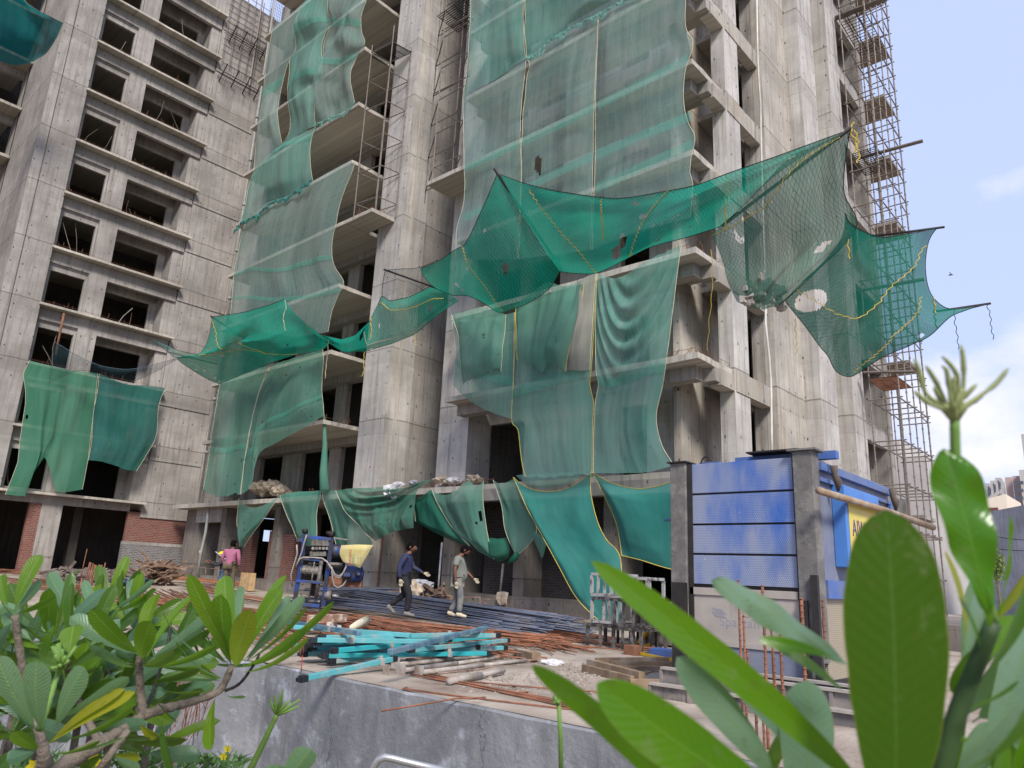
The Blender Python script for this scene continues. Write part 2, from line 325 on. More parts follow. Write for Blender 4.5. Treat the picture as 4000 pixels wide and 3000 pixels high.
# ---------------------------------------------------------------- floors
ZF = [4.25+3*k for k in range(12)]             # finished floor levels
def boxes(name, mat, parent, bl, bevel=0):
    m = MB()
    for b in bl: m.box(*b)
    return m.build(name, mat, parent, bevel=bevel)
def rough_edge(name, mat, parent, x0, x1, y0, y1, z0, z1, amp=.02, step=.3):
    """slab whose edges are a little chipped and wavy"""
    m = MB(); per = []
    def seg(ax_, ay_, bx, by):
        n = max(1, int(math.hypot(bx-ax_, by-ay_)/step))
        for k in range(n): t = k/n; per.append((ax_+(bx-ax_)*t, ay_+(by-ay_)*t))
    seg(x0, y0, x1, y0); seg(x1, y0, x1, y1); seg(x1, y1, x0, y1); seg(x0, y1, x0, y0)
    n = len(per); cx, cy = (x0+x1)/2, (y0+y1)/2
    for lev, z in ((0, z0), (1, z1)):
        for (x, y) in per:
            d = V((cx-x, cy-y, 0)).normalized()*abs(fn((x, y, z), 2.3, 3+lev))*amp*2
            m.v.append((x+d.x, y+d.y, z+fn((x, y, z), 1.9, lev)*amp*.7))
    for k in range(n): m.f.append((k, (k+1) % n, n+(k+1) % n, n+k)); m.mi.append(0)
    m.f.append(tuple(reversed(range(n)))); m.f.append(tuple(range(n, 2*n))); m.mi += [0, 0]
    return m.build(name, mat, parent)
# ================================================================ LEFT WING (faces -Y)
lw = empty('apartment_tower', (12, 40, 0), 'unfinished bare concrete apartment wing at the left with stacked dark window bays', 'building')
YF = 40.35
TOP = 36.4
boxes('corner_pier', CONLW, lw, [(8.0, 8.42, YF-.38, 46.5, .3, TOP), (8.47, 9.68, YF-.35, YF+.45, .3, TOP), (8.42, 8.47, YF-.30, YF+.45, .3, TOP)])
boxes('column', CONLW, lw, [(11.6, 12.5, YF-.02, YF+.6, .3, TOP)])
boxes('column', CONLW, lw, [(15.62, 16.16, YF+.12, YF+.7, ZF[0], TOP)])
boxes('wall', CONLW, lw, [(16.16, 19.1, YF, YF+.3, ZF[0]-.4, TOP), (18.98, 19.28, YF-.12, YF+1.2, .3, TOP), (19.28, 21.5, YF+.0, YF+.3, 4.26, TOP)])
br = boxes('brick_wall', BRED, lw, [(15.6, 18.98, YF+.02, YF+.25, 2.25, 3.75)])
boxes('brick_wall', BGREY, lw, [(15.55, 18.98, YF+.0, YF+.26, .3, 2.1)])
boxes('brick_wall', BRED, lw, [(11.1, 11.6, YF+.02, YF+.25, .3, 3.8)])
boxes('wall', CONLW, lw, [(15.55, 18.98, YF-.01, YF+.26, 2.1, 2.25)])
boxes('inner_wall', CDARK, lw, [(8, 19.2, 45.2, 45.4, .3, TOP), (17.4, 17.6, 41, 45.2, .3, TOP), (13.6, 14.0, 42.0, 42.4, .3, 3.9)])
for k, z in enumerate(ZF[:11]):
    boxes('floor_slab', CSLAB, lw, [(8.42, 19.1, YF+.31, 45.2, z-.16, z)])
    if k < 11:
        rough_edge('ledge', CEDGE, lw, 9.62, 16.2, 39.86, YF+.1, z-.115, z, .02)
        # setback wall of the small bay with its window, lintel, sill
        y0 = YF+.14
        fr = boxes('window_frame', CONLW, lw, [(9.68, 9.92, y0, y0+.16, z, z+2.2), (11.5, 11.6, y0, y0+.16, z, z+2.2), (9.92, 11.5, y0, y0+.16, z, z+.14), (9.92, 11.5, y0, y0+.16, z+1.92, z+2.2)])
        boxes('beam', CONLW, lw, [(9.68, 11.6, YF, YF+.28, z+2.28, z+2.87), (9.68, 11.6, YF+.10, YF+.28, z+2.2, z+2.28)])
        if k: boxes('beam', CONLW, lw, [(12.5, 16.1, YF-.0, YF+.25, z-3+2.15, z-.13)])
        else: boxes('beam', CONLW, lw, [(8.42, 15.6, YF-.0, YF+.25, 3.75, 4.12), (8.42, 16.1, YF+.02, YF+.28, 4.12, 4.2)])
        yb = YF+1.15
        boxes('back_wall', CONLW, lw, [(12.5, 12.7, yb, yb+.16, z, z+2.84), (15.2, 15.7, yb, yb+.16, z, z+2.84), (12.7, 15.2, yb, yb+.16, z+1.98, z+2.84), (12.7, 15.2, yb, yb+.16, z, z+.08)])
        boxes('jamb_wall', CONLW, lw, [(15.56, 15.72, YF+.14, yb+.01, z, z+2.84)])
        boxes('band', CONLW, lw, [(16.17, 18.95, YF-.05, YF+.02, z-.75, z-.17)])
for k in range(18):          # bent bars and props standing in the window bays
    z = ZF[k % 10]; small = k % 2 == 0; x0, x1 = (9.95, 11.45) if small else (12.7, 15.3); y = YF+.32 if small else YF+rnd(.1, .9)
    a = V((rnd(x0, x1), y, z+rnd(.0, .3))); b = V((rnd(x0, x1), y+rnd(-.1, .2), z+rnd(.9, 1.9))); m = MB(); m.tube([a, a.lerp(b, .5)+V((rnd(-.1, .1), 0, 0)), b], rnd(.008, .016), 4); m.build('loose_bar', random.choice([RUST, PIPE, CEDGE]), lw)
for k, z in enumerate(ZF[1:9]):
    m = MB()
    m.tube([(9.8, 39.92, z+.12), (13, 39.9, z+.09), (16, 39.92, z+.13)], .006, 4)
    for j in range(14): x = rnd(9.8, 16); a = V((x, 39.9, z)); m.tube([a, a+V((rnd(-.1, .1), rnd(-.05, .1), rnd(.1, .35)))], .007, 4)
    m.build('starter_bars', RUST, lw)
# recessed dark face beyond the corner pier
fl = empty('recessed_block', (0, 46, 0), 'dark recessed concrete block behind the corner pier at the far left edge', 'building')
boxes('column', CONLW, fl, [(5.2, 6.0, 46, 46.5, 0, 54)]); boxes('column', CONLW, fl, [(1.2, 2.0, 46, 46.5, 0, 54)]); boxes('column', CONLW, fl, [(-3, -2.2, 46, 46.5, 0, 54)])
boxes('back_wall', CDARK, fl, [(-45, 14, 49, 49.3, 0, 54), (-14.2, -14, 44, 49, 0, 54)])
for z in [4.25+3*q for q in range(16)]: rough_edge('balcony_slab', CSLAB, fl, -14, 7.98, 44.8, 48.9, z-.16, z); boxes('beam', CONLW, fl, [(-14, 7.98, 46.02, 46.3, z-.6, z-.165)])
# ================================================================ MIDDLE BLOCK (faces -X)
mb = empty('apartment_block', (19, 31, 0), 'unfinished concrete block in the middle, balconies behind torn netting beside a tall bare pier', 'building')
TP = 37.2
XW = 19.6
boxes('tall_pier', CONL, mb, [(18.15, 19.36, 23.32, 24.98, .3, TP), (18.68, 19.36, 23.22, 23.32, .3, TP)])
boxes('drain_groove', CEDGE, mb, [(18.60, 18.68, 23.235, 23.32, .8, TP)])
boxes('shaft_wall', CON, mb, [(19.36, 26.0, 23.30, 23.55, .3, TP), (26, 26.3, 20, 23.5, .3, TP)])
m = MB()
for k, z in enumerate(ZF[:11]):
    hi = (ZF[k+1] if k < 10 else TP)
    for a, b in ((28.15, 29.05), (31.35, 33.0), (35.1, 39.9)): m.box(XW, XW+.25, a, b, z, hi)
    m.box(XW, XW+.25, 24.98, 28.15, z+2.5, hi); m.box(XW, XW+.25, 29.05, 31.35, z+2.45, hi); m.box(XW, XW+.25, 33.0, 35.1, z+2.45, hi)
m.build('facade_wall', CON, mb)
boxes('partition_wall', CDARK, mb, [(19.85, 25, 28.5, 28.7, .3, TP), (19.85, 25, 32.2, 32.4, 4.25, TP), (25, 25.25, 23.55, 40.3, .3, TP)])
boxes('partition_wall', CON, mb, [(21.2, 21.4, 24.98, 27.2, 4.25, TP)])
for k, z in enumerate(ZF[:12]):
    boxes('floor_slab', CSLAB, mb, [(19.86, 25, 23.56, 40.3, z-.17, z-.002)])
    if k:
        ya = 23.85 if k in (4,) else 25.72
        sl = rough_edge('balcony_slab', CEDGE, mb, 16.9, 19.58, 25.72, 36.2, z-.17, z, .025)
        if k == 4: rough_edge('corner_slab', CEDGE, mb, 16.9, 18.14, 23.85, 25.70, z-.168, z-.002, .02)
        boxes('beam', CON, mb, [(19.25, 19.59, 25.0, 36, z-.52, z-.171)])
        boxes('side_column', CON, mb, [(18.3, 19.2, 35.9, 36.3, z-3, z-.171)])
boxes('end_wall', CON, mb, [(21.5, 25.2, 40.31, 40.5, 4.25, TP)])
# ground floor: blade columns, infill brick, plinth
pl = empty('podium', (17.6, 24, 0), 'long podium slab edge with blade columns and brick infill under the green nets', 'building')
rough_edge('podium_slab', CEDGE, pl, 17.45, 25.8, 8.55, 39.6, 4.04, 4.24, .03, .25)
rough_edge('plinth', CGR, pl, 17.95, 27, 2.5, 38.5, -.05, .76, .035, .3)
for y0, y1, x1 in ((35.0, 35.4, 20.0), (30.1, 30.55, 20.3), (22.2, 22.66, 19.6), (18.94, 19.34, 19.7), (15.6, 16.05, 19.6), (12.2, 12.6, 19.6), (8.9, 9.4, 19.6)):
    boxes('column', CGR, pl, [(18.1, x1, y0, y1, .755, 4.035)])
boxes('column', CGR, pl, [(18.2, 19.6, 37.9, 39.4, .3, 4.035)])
boxes('beam', CONL, pl, [(18.05, 18.35, 35.42, 38.0, 3.35, 4.03)])
boxes('brick_pier', BRED, pl, [(18.4, 18.7, 30.56, 31.3, .755, 2.9), (18.4, 18.7, 29.2, 30.09, .755, 2.75)])
boxes('brick_pier', BRED, pl, [(18.5, 18.8, 22.68, 23.3, .755, 3.3)])
boxes('brick_pier', BRED, pl, [(18.7, 19.0, 33.3, 34.1, .755, 2.75)])
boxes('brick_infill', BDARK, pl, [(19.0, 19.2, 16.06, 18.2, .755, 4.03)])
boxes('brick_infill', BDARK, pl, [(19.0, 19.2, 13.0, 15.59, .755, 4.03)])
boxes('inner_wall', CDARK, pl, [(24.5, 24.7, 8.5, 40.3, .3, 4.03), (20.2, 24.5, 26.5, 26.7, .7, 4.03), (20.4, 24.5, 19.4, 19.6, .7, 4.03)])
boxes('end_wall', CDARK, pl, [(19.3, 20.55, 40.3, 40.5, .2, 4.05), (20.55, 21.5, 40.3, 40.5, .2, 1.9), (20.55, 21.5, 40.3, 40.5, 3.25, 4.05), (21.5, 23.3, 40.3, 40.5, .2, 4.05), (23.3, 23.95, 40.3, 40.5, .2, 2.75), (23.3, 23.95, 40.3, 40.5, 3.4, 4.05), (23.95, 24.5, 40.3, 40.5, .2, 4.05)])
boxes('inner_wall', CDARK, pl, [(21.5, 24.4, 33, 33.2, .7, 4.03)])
# ================================================================ RIGHT TOWER (front behind the big net, long side towards +X)
rt = empty('corner_tower', (19, 12, 0), 'tall unfinished concrete corner tower with piers and pour joints at the right', 'building')
CT = CONW
boxes('light_wall', CONL, rt, [(18.15, 18.5, 18.52, 20.06, 4.25, TP), (18.5, 26, 19.85, 20.06, 4.25, TP), (18.5, 19.35, 18.52, 18.8, 4.25, TP)])
m = MB()
for k, z in enumerate(ZF[:11]):
    hi = (ZF[k+1] if k < 10 else TP)
    ops = [(11.8, 12.9), (15.5, 16.9 if k else 15.5), (17.1 if not k else 17.4, 18.5 if k else 18.52)]
    if k == 0: ops = [(11.9, 12.9), (16.9, 18.52)]
    y = 10.35
    for a, b in ops:
        if b > a:
            m.box(19.35, 19.6, y, a, z, hi); m.box(19.35, 19.6, a, b, z+2.48, hi); y = b
    if y < 18.5: m.box(19.35, 19.6, y, 18.8, z, hi)
m.build('facade_wall', CONL, rt)
boxes('inner_wall', CDARK, rt, [(25, 25.2, 9.3, 19.8, 4.25, TP), (19.7, 25, 13.8, 14.0, 4.25, TP)])
boxes('balcony_wall', CONW, rt, [(18.25, 21.0, 10.12, 10.34, 4.25, TP), (20.9, 21.3, 9.55, 10.12, 4.25, TP)])
boxes('corner_column', CONL, rt, [(18.92, 19.9, 8.8, 9.25, 4.25, TP)])
boxes('side_wall', CT, rt, [(21.4, 26.4, 8.62, 8.95, 4.25, TP)])
m = MB()
for k, z in enumerate(ZF[:11]):
    hi = ZF[k+1]-.172 if k < 10 else TP
    m.box(19.9, 20.2, 9.35, 9.55, z, hi); m.box(21.78, 22.1, 9.35, 9.55, z, hi); m.box(20.2, 21.78, 9.35, 9.55, z+2.35, hi); m.box(20.2, 21.78, 9.35, 9.55, z, z+.02)
    m.box(21.4, 21.6, 8.96, 9.34, z, hi)
m.build('recess_wall', CON, rt)
for k, z in enumerate(ZF[:11]):
    if k: rough_edge('balcony_slab', CEDGE, rt, 16.9, 18.88, 8.84, 20.38 if k == 4 else 18.48, z-.17, z, .025)
    boxes('beam', CONW, rt, [(18.1, 18.90, 8.8, 9.2, z-.62, z-.171), (19.0, 21.38, 8.77, 9.1, z-.62, z-.003)])
    boxes('beam', CON, rt, [(17.45, 17.85, 9.21, 18.4, z-.55, z-.171), (17.86, 18.09, 8.85, 9.2, z-.55, z-.171)])
    boxes('floor_slab', CSLAB, rt, [(19.61, 25, 9.3, 19.84, z-.17, z-.004)])
boxes('pier', CONL, rt, [(23.66, 25.16, 8.1, 8.62, .3, TP)])
boxes('pier', CONL, rt, [(26.4, 27.65, 7.95, 8.95, .3, TP)])
boxes('end_pier', CON, rt, [(30.3, 30.75, 7.9, 8.9, .3, TP)])
boxes('bay_wall', CON, rt, [(27.66, 30.3, 10.2, 10.4, .3, TP), (28.9, 30.29, 9.0, 9.2, .3, TP)])
PLY = simple('plywood_soffit', (.25, .20, .15, 1), .8, 0, .25, 3)
for k, z in enumerate(ZF[:11]):
    boxes('spandrel', CONL, rt, [(27.66, 30.29, 8.0, 8.2, z-.55, z+.1)])
    boxes('floor_slab', CSLAB, rt, [(27.66, 30.29, 8.21, 10.2, z-.15, z)])
    if k in (0, 2, 4, 5, 6, 7, 8, 9): boxes('end_balcony', [CSLAB], rt, [(30.76, 32.5, 7.1, 8.7, z-.12, z)]); boxes('shuttering', PLY, rt, [(30.8, 32.4, 7.15, 8.65, z-.15, z-.122)])
boxes('base_wall', CON, rt, [(19.0, 30.3, 8.9, 9.1, .3, 4.03)])
rtop = boxes('slot_slab', CSLAB, rt, [(18.2, 26, 20.07, 23.2, 31.0, 31.2)])
# drain pipe on the tower side and thin metal brackets
PVC = simple('white_pipe', (.62, .60, .55, 1), .5, 0, .15, 2, dirt=(.35, .31, .26, 1), streak=True)
f5 = zf(2500, 0, 1.4747); f7 = zf(2800, 800, 1.843)
m = MB(); pp = [ay(*f5(*p), 8.5) for p in ((672, -30), (675, 200), (678, 330), (683, 450), (694, 600), (697, 800), (700, 935))] + [ay(*f7(*p), 8.45) for p in ((345, 520), (352, 760), (350, 850), (362, 960), (378, 1110), (390, 1280), (393, 1500), (395, 1660), (400, 2000))]
m.tube(pp, .035, 8); tag(m.build('drain_pipe', PVC, None, True), 'thin white plastic pipe running down the corner tower side', 'pipe')
PIPEG = simple('grey_pipe', (.30, .30, .28, 1), .5, 0, .2, 2, dirt=(.2, .18, .15, 1), streak=True)
m = MB(); f8 = zf(700, 1700, 1.843)
m.tube([ax(*f8(*p), 17.7) for p in ((215, 505), (190, 700), (160, 830), (130, 1020))], .07, 10); m.tube([ax(*f8(*p), 17.7) for p in ((150, 505), (215, 510), (240, 500))], .03, 6); m.tube([ax(*f8(157, 830), 17.7), ax(*f8(152, 862), 17.7)], .095, 10)
tag(m.build('drain_pipe', PIPEG, None, True), 'grey downpipe under the podium slab beside the left wing corner', 'pipe')
m = MB(); m.tube([V((18.72, 39.4, 3.9)), V((18.72, 39.4, 20)), V((18.72, 39.4, TP))], .06, 8)
for z in ZF: m.tube([V((18.72, 39.4, z-.1)), V((18.72, 39.4, z+.05))], .1, 8)
tag(m.build('drain_pipe', PIPEG, None, True), 'tall brown riser pipe in the corner between wing and middle block', 'pipe')
# starter bars sticking up along slab edges: one row per slab
def starters(label, pts, hmax=.35, n=26, mess=.12):
    m = MB()
    for k in range(n):
        t = random.random(); i = t*(len(pts)-1); a = pts[int(i)]; b = pts[min(len(pts)-1, int(i)+1)]; p = V(a)+(V(b)-V(a))*(i-int(i))
        h = rnd(.08, hmax); q = p+V((rnd(-mess, mess), rnd(-mess, mess), h)); m.tube([p, p+(q-p)*.6, q+V((rnd(-.04, .04), rnd(-.04, .04), -.02))], .007, 4)
    for j in range(len(pts)-1): m.tube([V(pts[j])+V((0, 0, .12)), V(pts[j+1])+V((0, 0, .15))], .006, 4)
    tag(m.build('starter_bars', RUST), label, 'rebar', 'rusty starter bars along slab edges')
for i, (lab, pts) in enumerate([
    ('rusty bars bristling on the balcony edge under the two mid height scaffold towers', [(16.95, 25.0, 16.25), (16.95, 23.95, 16.25), (18.1, 23.95, 16.25)]),
    ('rusty bars on the lowest bare balcony edge right of the big net', [(16.95, 10.2, 7.25), (16.95, 8.9, 7.25), (18.8, 8.88, 7.25)]),
    ('rusty bars on the corner balcony edge just right of the dirty sagging net', [(16.95, 9.9, 10.25), (16.95, 8.9, 10.25), (18.8, 8.88, 10.25)]),
    ('rusty bars on the third bare corner balcony edge', [(16.95, 9.4, 16.25), (18.8, 8.88, 16.25)]),
    ('rusty bars on the topmost bare corner balcony edge', [(16.95, 9.2, 19.25), (18.8, 8.88, 19.25)]),
    ('rusty bars on the podium edge right of the mid block pier', [(17.5, 22, 4.25), (17.5, 16.5, 4.25)]),
    ('rusty bars on the podium edge under the pier', [(17.5, 29, 4.25), (17.5, 23, 4.25)]),
    ('rusty bars on the balcony edge above the podium beside the pier', [(16.95, 26.6, 7.25), (16.95, 25.8, 7.25), (18.3, 25.75, 7.25)])]):
    starters(lab, pts)
# far background
PALE = simple('pale_render', (.46, .43, .40, 1), .9, 0, .08, 1); PINK = simple('pink_render', (.46, .33, .29, 1), .9, 0, .08, 1)
WIN = simple('far_window', (.10, .11, .13, 1), .3, 0, .2)
fb = empty('far_tower', (150, 22, 0), 'distant terraced pale pink apartment block above the grey boundary wall', 'building')
def BRG(px, py, dist):  # point at horizontal distance
    d = ray(px, py); h = math.hypot(d.x, d.y); return CAM + d*(dist/h)
f3 = zf(3400, 1700, 2.765)
steps = [(1180, 690), (1250, 615), (1330, 560), (1420, 500), (1450, 455), (1530, 440)]
for i, (x, y) in enumerate(steps):
    x2 = (steps[i+1][0] if i < 5 else 1610)
    a = BRG(*f3(x, y), 150); b = BRG(*f3(x2, y), 150); zt = a.z
    d = nrm(V((a.x-0, a.y, 0)))
    boxes_ = MB(); A2 = V((a.x, a.y, -2)); B2 = V((b.x, b.y, -2)); dd = d*14
    boxes_.hexa([A2, B2, B2+dd, A2+dd, *[V((q.x, q.y, zt)) for q in (A2, B2, B2+dd, A2+dd)]])
    boxes_.build('terrace', PINK if i >= 4 else PALE, fb)
c0 = BRG(*f3(1610, 440), 148); c1 = BRG(*f3(1720, 440), 148)
m = MB(); m.hexa([(c0.x, c0.y, -2), (c1.x, c1.y, -2), (c1.x+14, c1.y, -2), (c0.x+14, c0.y, -2), (c0.x, c0.y, c0.z+1), (c1.x, c1.y, c0.z+1), (c1.x+14, c1.y, c0.z+1), (c0.x+14, c0.y, c0.z+1)]); m.build('terrace', PALE, fb)
for i in range(7):
    for j in range(3):
        x = 1290+j*52+(i%2)*15; y = 600+i*16+j*-30
        if y < 520 or i > 4: continue
        p = BRG(*f3(x, y+30), 149.5); m = MB(); m.box(p.x-.3, p.x, p.y-.45, p.y+.45, p.z, p.z+1.7); w_ = m.build('balcony', PALE, fb)
        m = MB(); m.box(p.x-.36, p.x-.3, p.y-.12, p.y+.12, p.z+.5, p.z+1.2); m.build('window', WIN, fb)
for i in range(5):
    for (x) in (1590, 1630):
        p = BRG(*f3(x, 515+i*84), 147.5); m = MB(); m.box(p.x-.1, p.x+.1, p.y-.3, p.y+.3, p.z-.25, p.z+.3); m.build('window', WIN, fb)
fh = empty('far_house', (90, 15, 0), 'low cream house roof with a brown window behind the boundary wall', 'building')
m = MB(); a = BRG(*f3(1165, 710), 100); b = BRG(*f3(1480, 790), 100); m.hexa([(a.x, a.y, -2), (b.x, b.y, -2), (b.x+10, b.y, -2), (a.x+10, a.y, -2), (a.x, a.y, a.z), (b.x, b.y, b.z+1.6), (b.x+10, b.y, b.z+1.6), (a.x+10, a.y, a.z)])
m.build('wall', simple('cream_render', (.72, .62, .5, 1), .9, 0, .06), fh)
p = BRG(*f3(1252, 842), 99.8); m = MB(); m.box(p.x-.1, p.x, p.y-1.2, p.y+1.2, p.z-.8, p.z+.6); m.build('window', simple('brown_shutter', (.17, .07, .05, 1), .6), fh)
bw = MB(); a = BRG(*f3(1100, 862), 62); b = BRG(*f3(2100, 872), 52); c_ = BRG(*f3(-300, 850), 72)
bw.hexa([(a.x, a.y, -3), (b.x, b.y, -3), (b.x+.3, b.y, -3), (a.x+.3, a.y, -3), (a.x, a.y, a.z), (b.x, b.y, a.z), (b.x+.3, b.y, a.z), (a.x+.3, a.y, a.z)])
tag(bw.build('boundary_wall', concrete('grey_boundary', (.42, .42, .44, 1), holes=False, joints=False)), 'long plain grey boundary wall at the right below the far block', 'wall')
wt = MB(); p0 = BRG(*f3(250, 250), 75); p1 = BRG(*f3(660, 260), 75); q0 = BRG(*f3(420, 90), 76)
wt.box(p1.x-2, p1.x+16, p1.y, p0.y+2, -2, p1.z); wt.box(p1.x+2, p1.x+14, (p0.y+p1.y)/2+1.5, p0.y+8, -2, BRG(*f3(300, 60), 78).z)
tag(wt.build('white_building', PALE), 'plain pale building seen through the tall scaffold at the right', 'building')
wr = MB(); p0 = BRG(*f3(1625, -10), 60); wr.box(p0.x, p0.x+10, p0.y-8, p0.y, -2, p0.z); 
tag(wr.build('grey_building', PALE), 'grey building edge cut by the right border of the picture', 'building')
# overhead wires in front of the boundary wall
for y0, y1, lab in ((1017, 1115, 'upper of two thin wires crossing the grey boundary wall'), (1168, 1220, 'lower of two thin wires crossing the grey boundary wall')):
    m = MB(); a = BRG(*f3(900, y0-40), 45); b = BRG(*f3(1900, y1+25), 42); m.tube([a+(b-a)*t-V((0, 0, .8*t*(1-t))) for t in [i/10 for i in range(11)]], .018, 5); tag(m.build('overhead_wire', BLACKS), lab, 'wire')
# ================================================================ NETS
NGREY = netmat('dusty_green_net', srgb(136, 186, 172), srgb(184, 190, 184), .46, .3, 1.)
NTEAL = netmat('teal_net', srgb(110, 190, 170), srgb(172, 190, 182), .52, .3, .75)
NGREEN = netmat('green_net', srgb(94, 158, 136), srgb(144, 168, 156), .66, .3, .6, holes=.35)
NDARK = netmat('dark_green_net', srgb(38, 112, 90), srgb(84, 118, 104), .84, .3, .5, holes=.3)
NBRIGHT = netmat('bright_teal_net', srgb(58, 142, 132), srgb(108, 154, 144), .80, .3, .5, streak=False)
NCATCH = netmat('catch_net', srgb(22, 184, 152), srgb(84, 160, 142), .76, .42, .6, mesh=.8, holes=.55, streak=False)
NDIRT = netmat('dirty_catch_net', srgb(64, 140, 116), srgb(140, 150, 136), .76, .3, 1., mesh=.7, holes=.5, streak=False, patch=.6)
NSPARSE = netmat('knotted_net', srgb(90, 115, 125), srgb(100, 135, 150), .16, .3, .5, mesh=1., streak=False)
NLIME = netmat('lime_stained_net', srgb(128, 130, 118), srgb(190, 184, 172), .86, .25, 1., patch=.8)
BAND = netmat('double_net_band', srgb(96, 190, 165), srgb(150, 188, 176), .40, .4, .5)
zD = lambda x, y: (x, y)
z1 = zf(0,0,1.843); z2 = zf(1000,0,1.843); z3 = zf(0,800,1.843); z4 = zf(900,800,1.843); z5 = zf(2500,0,1.4747)
z6 = zf(1900,800,1.843); z7 = zf(2800,800,1.843); z8 = zf(700,1700,1.843); z9 = zf(1800,1700,1.843); zA = zf(900,0,3.687); r7 = zf(0,1700,2.458)
def path(fr, pts, mode, a, b=None):
    b = a if b is None else b; n = len(pts)-1 or 1; out = []
    for i, p in enumerate(pts):
        k = a+(b-a)*i/n; x, y = fr(p[0], p[1])
        if len(p) > 2: k = p[2]
        out.append({'X': ax, 'Y': ay, 'd': ad}[mode](x, y, k))
    return out
def spline(pts, n, sm=True):
    """even resample of a polyline, lightly rounded"""
    P = [V(p) for p in pts]
    if sm and len(P) > 2:
        Q = []
        for i in range(len(P)-1):
            p0 = P[max(0, i-1)]; p1 = P[i]; p2 = P[i+1]; p3 = P[min(len(P)-1, i+2)]
            for k in range(6):
                t = k/6; Q.append(.5*((2*p1)+(p2-p0)*t*.85+(2*p0*.85-p1*(3.7-.0)+p2*(4*.85-.55)-p3*.0)*0+(0*p0)) if False else p1.lerp(p2, t)+((p2-p0)*.5*(t*(1-t)**2)-(p3-p1)*.5*(t*t*(1-t)))+(p1-p2)*(t*(1-t)**2-t*t*(1-t))*1.0)
        Q.append(P[-1]); P = Q
    L_ = [0]
    for a, b in zip(P, P[1:]): L_.append(L_[-1]+(b-a).length)
    out = []; j = 0; T = L_[-1] or 1
    for i in range(n+1):
        t = T*i/n
        while j < len(P)-2 and L_[j+1] < t: j += 1
        s = L_[j+1]-L_[j]; out.append(P[j].lerp(P[j+1], max(0, min(1, (t-L_[j])/s if s > 1e-9 else 0))))
    return out
def sheet(name, mat, top, bottom, left, right, label=None, group=None, nu=28, nv=28, bil=.12, fold=.03, ffreq=1.6, fang=0., swag=0., nsw=5, holes=(), seed=0,
          hems=('left', 'right'), hemm=None, cat='net', normal=(-1, 0, 0), parent=None, ragged=0., cords=(), bands=(), pins=0, sm=True):
    left = [top[0]]+left[1:-1]+[bottom[0]]; right = [top[-1]]+right[1:-1]+[bottom[-1]]
    T = spline(top, nu, sm); B = spline(bottom, nu, sm); Lf = spline(left, nv, sm); Rt = spline(right, nv, sm)
    nrm_ = V(normal); G = []
    W_ = sum((a-b).length for a, b in zip(T, T[1:])) or 1; H_ = sum((a-b).length for a, b in zip(Lf, Lf[1:])) or 1
    W_ = max(W_, sum((a-b).length for a, b in zip(B, B[1:])))
    for j in range(nv+1):
        v = j/nv; row = []
        for i in range(nu+1):
            u = i/nu
            p = (T[i]*(1-v)+B[i]*v)+(Lf[j]*(1-u)+Rt[j]*u)-((T[0]*(1-u)+T[-1]*u)*(1-v)+(B[0]*(1-u)+B[-1]*u)*v)
            x, y = u*W_, v*H_
            env = min(1, 6*u*(1-u)+.15)*min(1, 6*v*(1-v)+.1)
            c, s = math.cos(fang), math.sin(fang); a_ = x*c+y*s; b_ = -x*s+y*c
            d = bil*env*(.6+1.3*fn((x*.45, y*.35, seed), 1, seed)) + fold*(fn((a_*ffreq, b_*.22, seed), 1, seed+1)*1.6+fn((a_*ffreq*2.3, b_*.35, seed), 1, seed+2)*.7)*(.35+.65*env)
            d += .012*fn((x*2.5, y*2.5, 0), 1, seed+5)
            if swag:
                ss = v*1.0-.55*math.sin(math.pi*u)*(1-v)-.1*u; d += swag*math.sin(ss*math.pi*2*nsw+1.5*fn((x, y, 0), .6, seed))*math.sin(math.pi*u)**.6*(1-v)**.6*math.sin(math.pi*min(1, v*1.5+.05))
            if pins:   # puckered where it is tied back
                for (pu, pv) in PIN[pins]:
                    r2 = ((u-pu)*W_)**2+((v-pv)*H_)**2; d -= .22*math.exp(-r2/.35)
            q = p+nrm_*d
            if ragged and j == nv: q = q+V((0, 0, ragged*fn((x*3, 0, seed), 1, seed+8)*2))
            row.append(q)
        G.append(row)
    me = bpy.data.meshes.new(name); vs = [tuple(q) for r in G for q in r]; fs = []; uvs = []
    for j in range(nv):
        for i in range(nu):
            if holes:
                q = (G[j][i]+G[j+1][i+1])/2; c = R.transposed() @ (q-CAM); px, py = CX+F*c.x/-c.z, CY-F*c.y/-c.z
                if any(((px-h[0])*math.cos(h[4])+(py-h[1])*math.sin(h[4]))**2/h[2]**2+(-(px-h[0])*math.sin(h[4])+(py-h[1])*math.cos(h[4]))**2/h[3]**2 < 1 for h in holes): continue
            a = j*(nu+1)+i; fs.append((a, a+nu+1, a+nu+2, a+1)); uvs += [(i/nu*W_+seed*3.7, -j/nv*H_), (i/nu*W_+seed*3.7, -(j+1)/nv*H_), ((i+1)/nu*W_+seed*3.7, -(j+1)/nv*H_), ((i+1)/nu*W_+seed*3.7, -j/nv*H_)]
    me.from_pydata(vs, [], fs); ul = me.uv_layers.new(name='UVMap'); ul.data.foreach_set('uv', [c for q in uvs for c in q])
    me.polygons.foreach_set('use_smooth', [True]*len(fs)); me.materials.append(mat)
    if parent:
        o = bpy.data.objects.new(name, me); col.objects.link(o); o.parent = parent
    else:
        o = bpy.data.objects.new(name, me); col.objects.link(o); tag(o, label, cat, group)
    hm = hemm or ROPEW
    for h in hems:
        line = {'left': [r[0] for r in G], 'right': [r[-1] for r in G], 'top': G[0], 'bottom': G[-1]}[h]
        m = MB(); m.tube([q+nrm_*.01 for q in line], .010, 4); sub(m, 'hem_cord', hm, o)
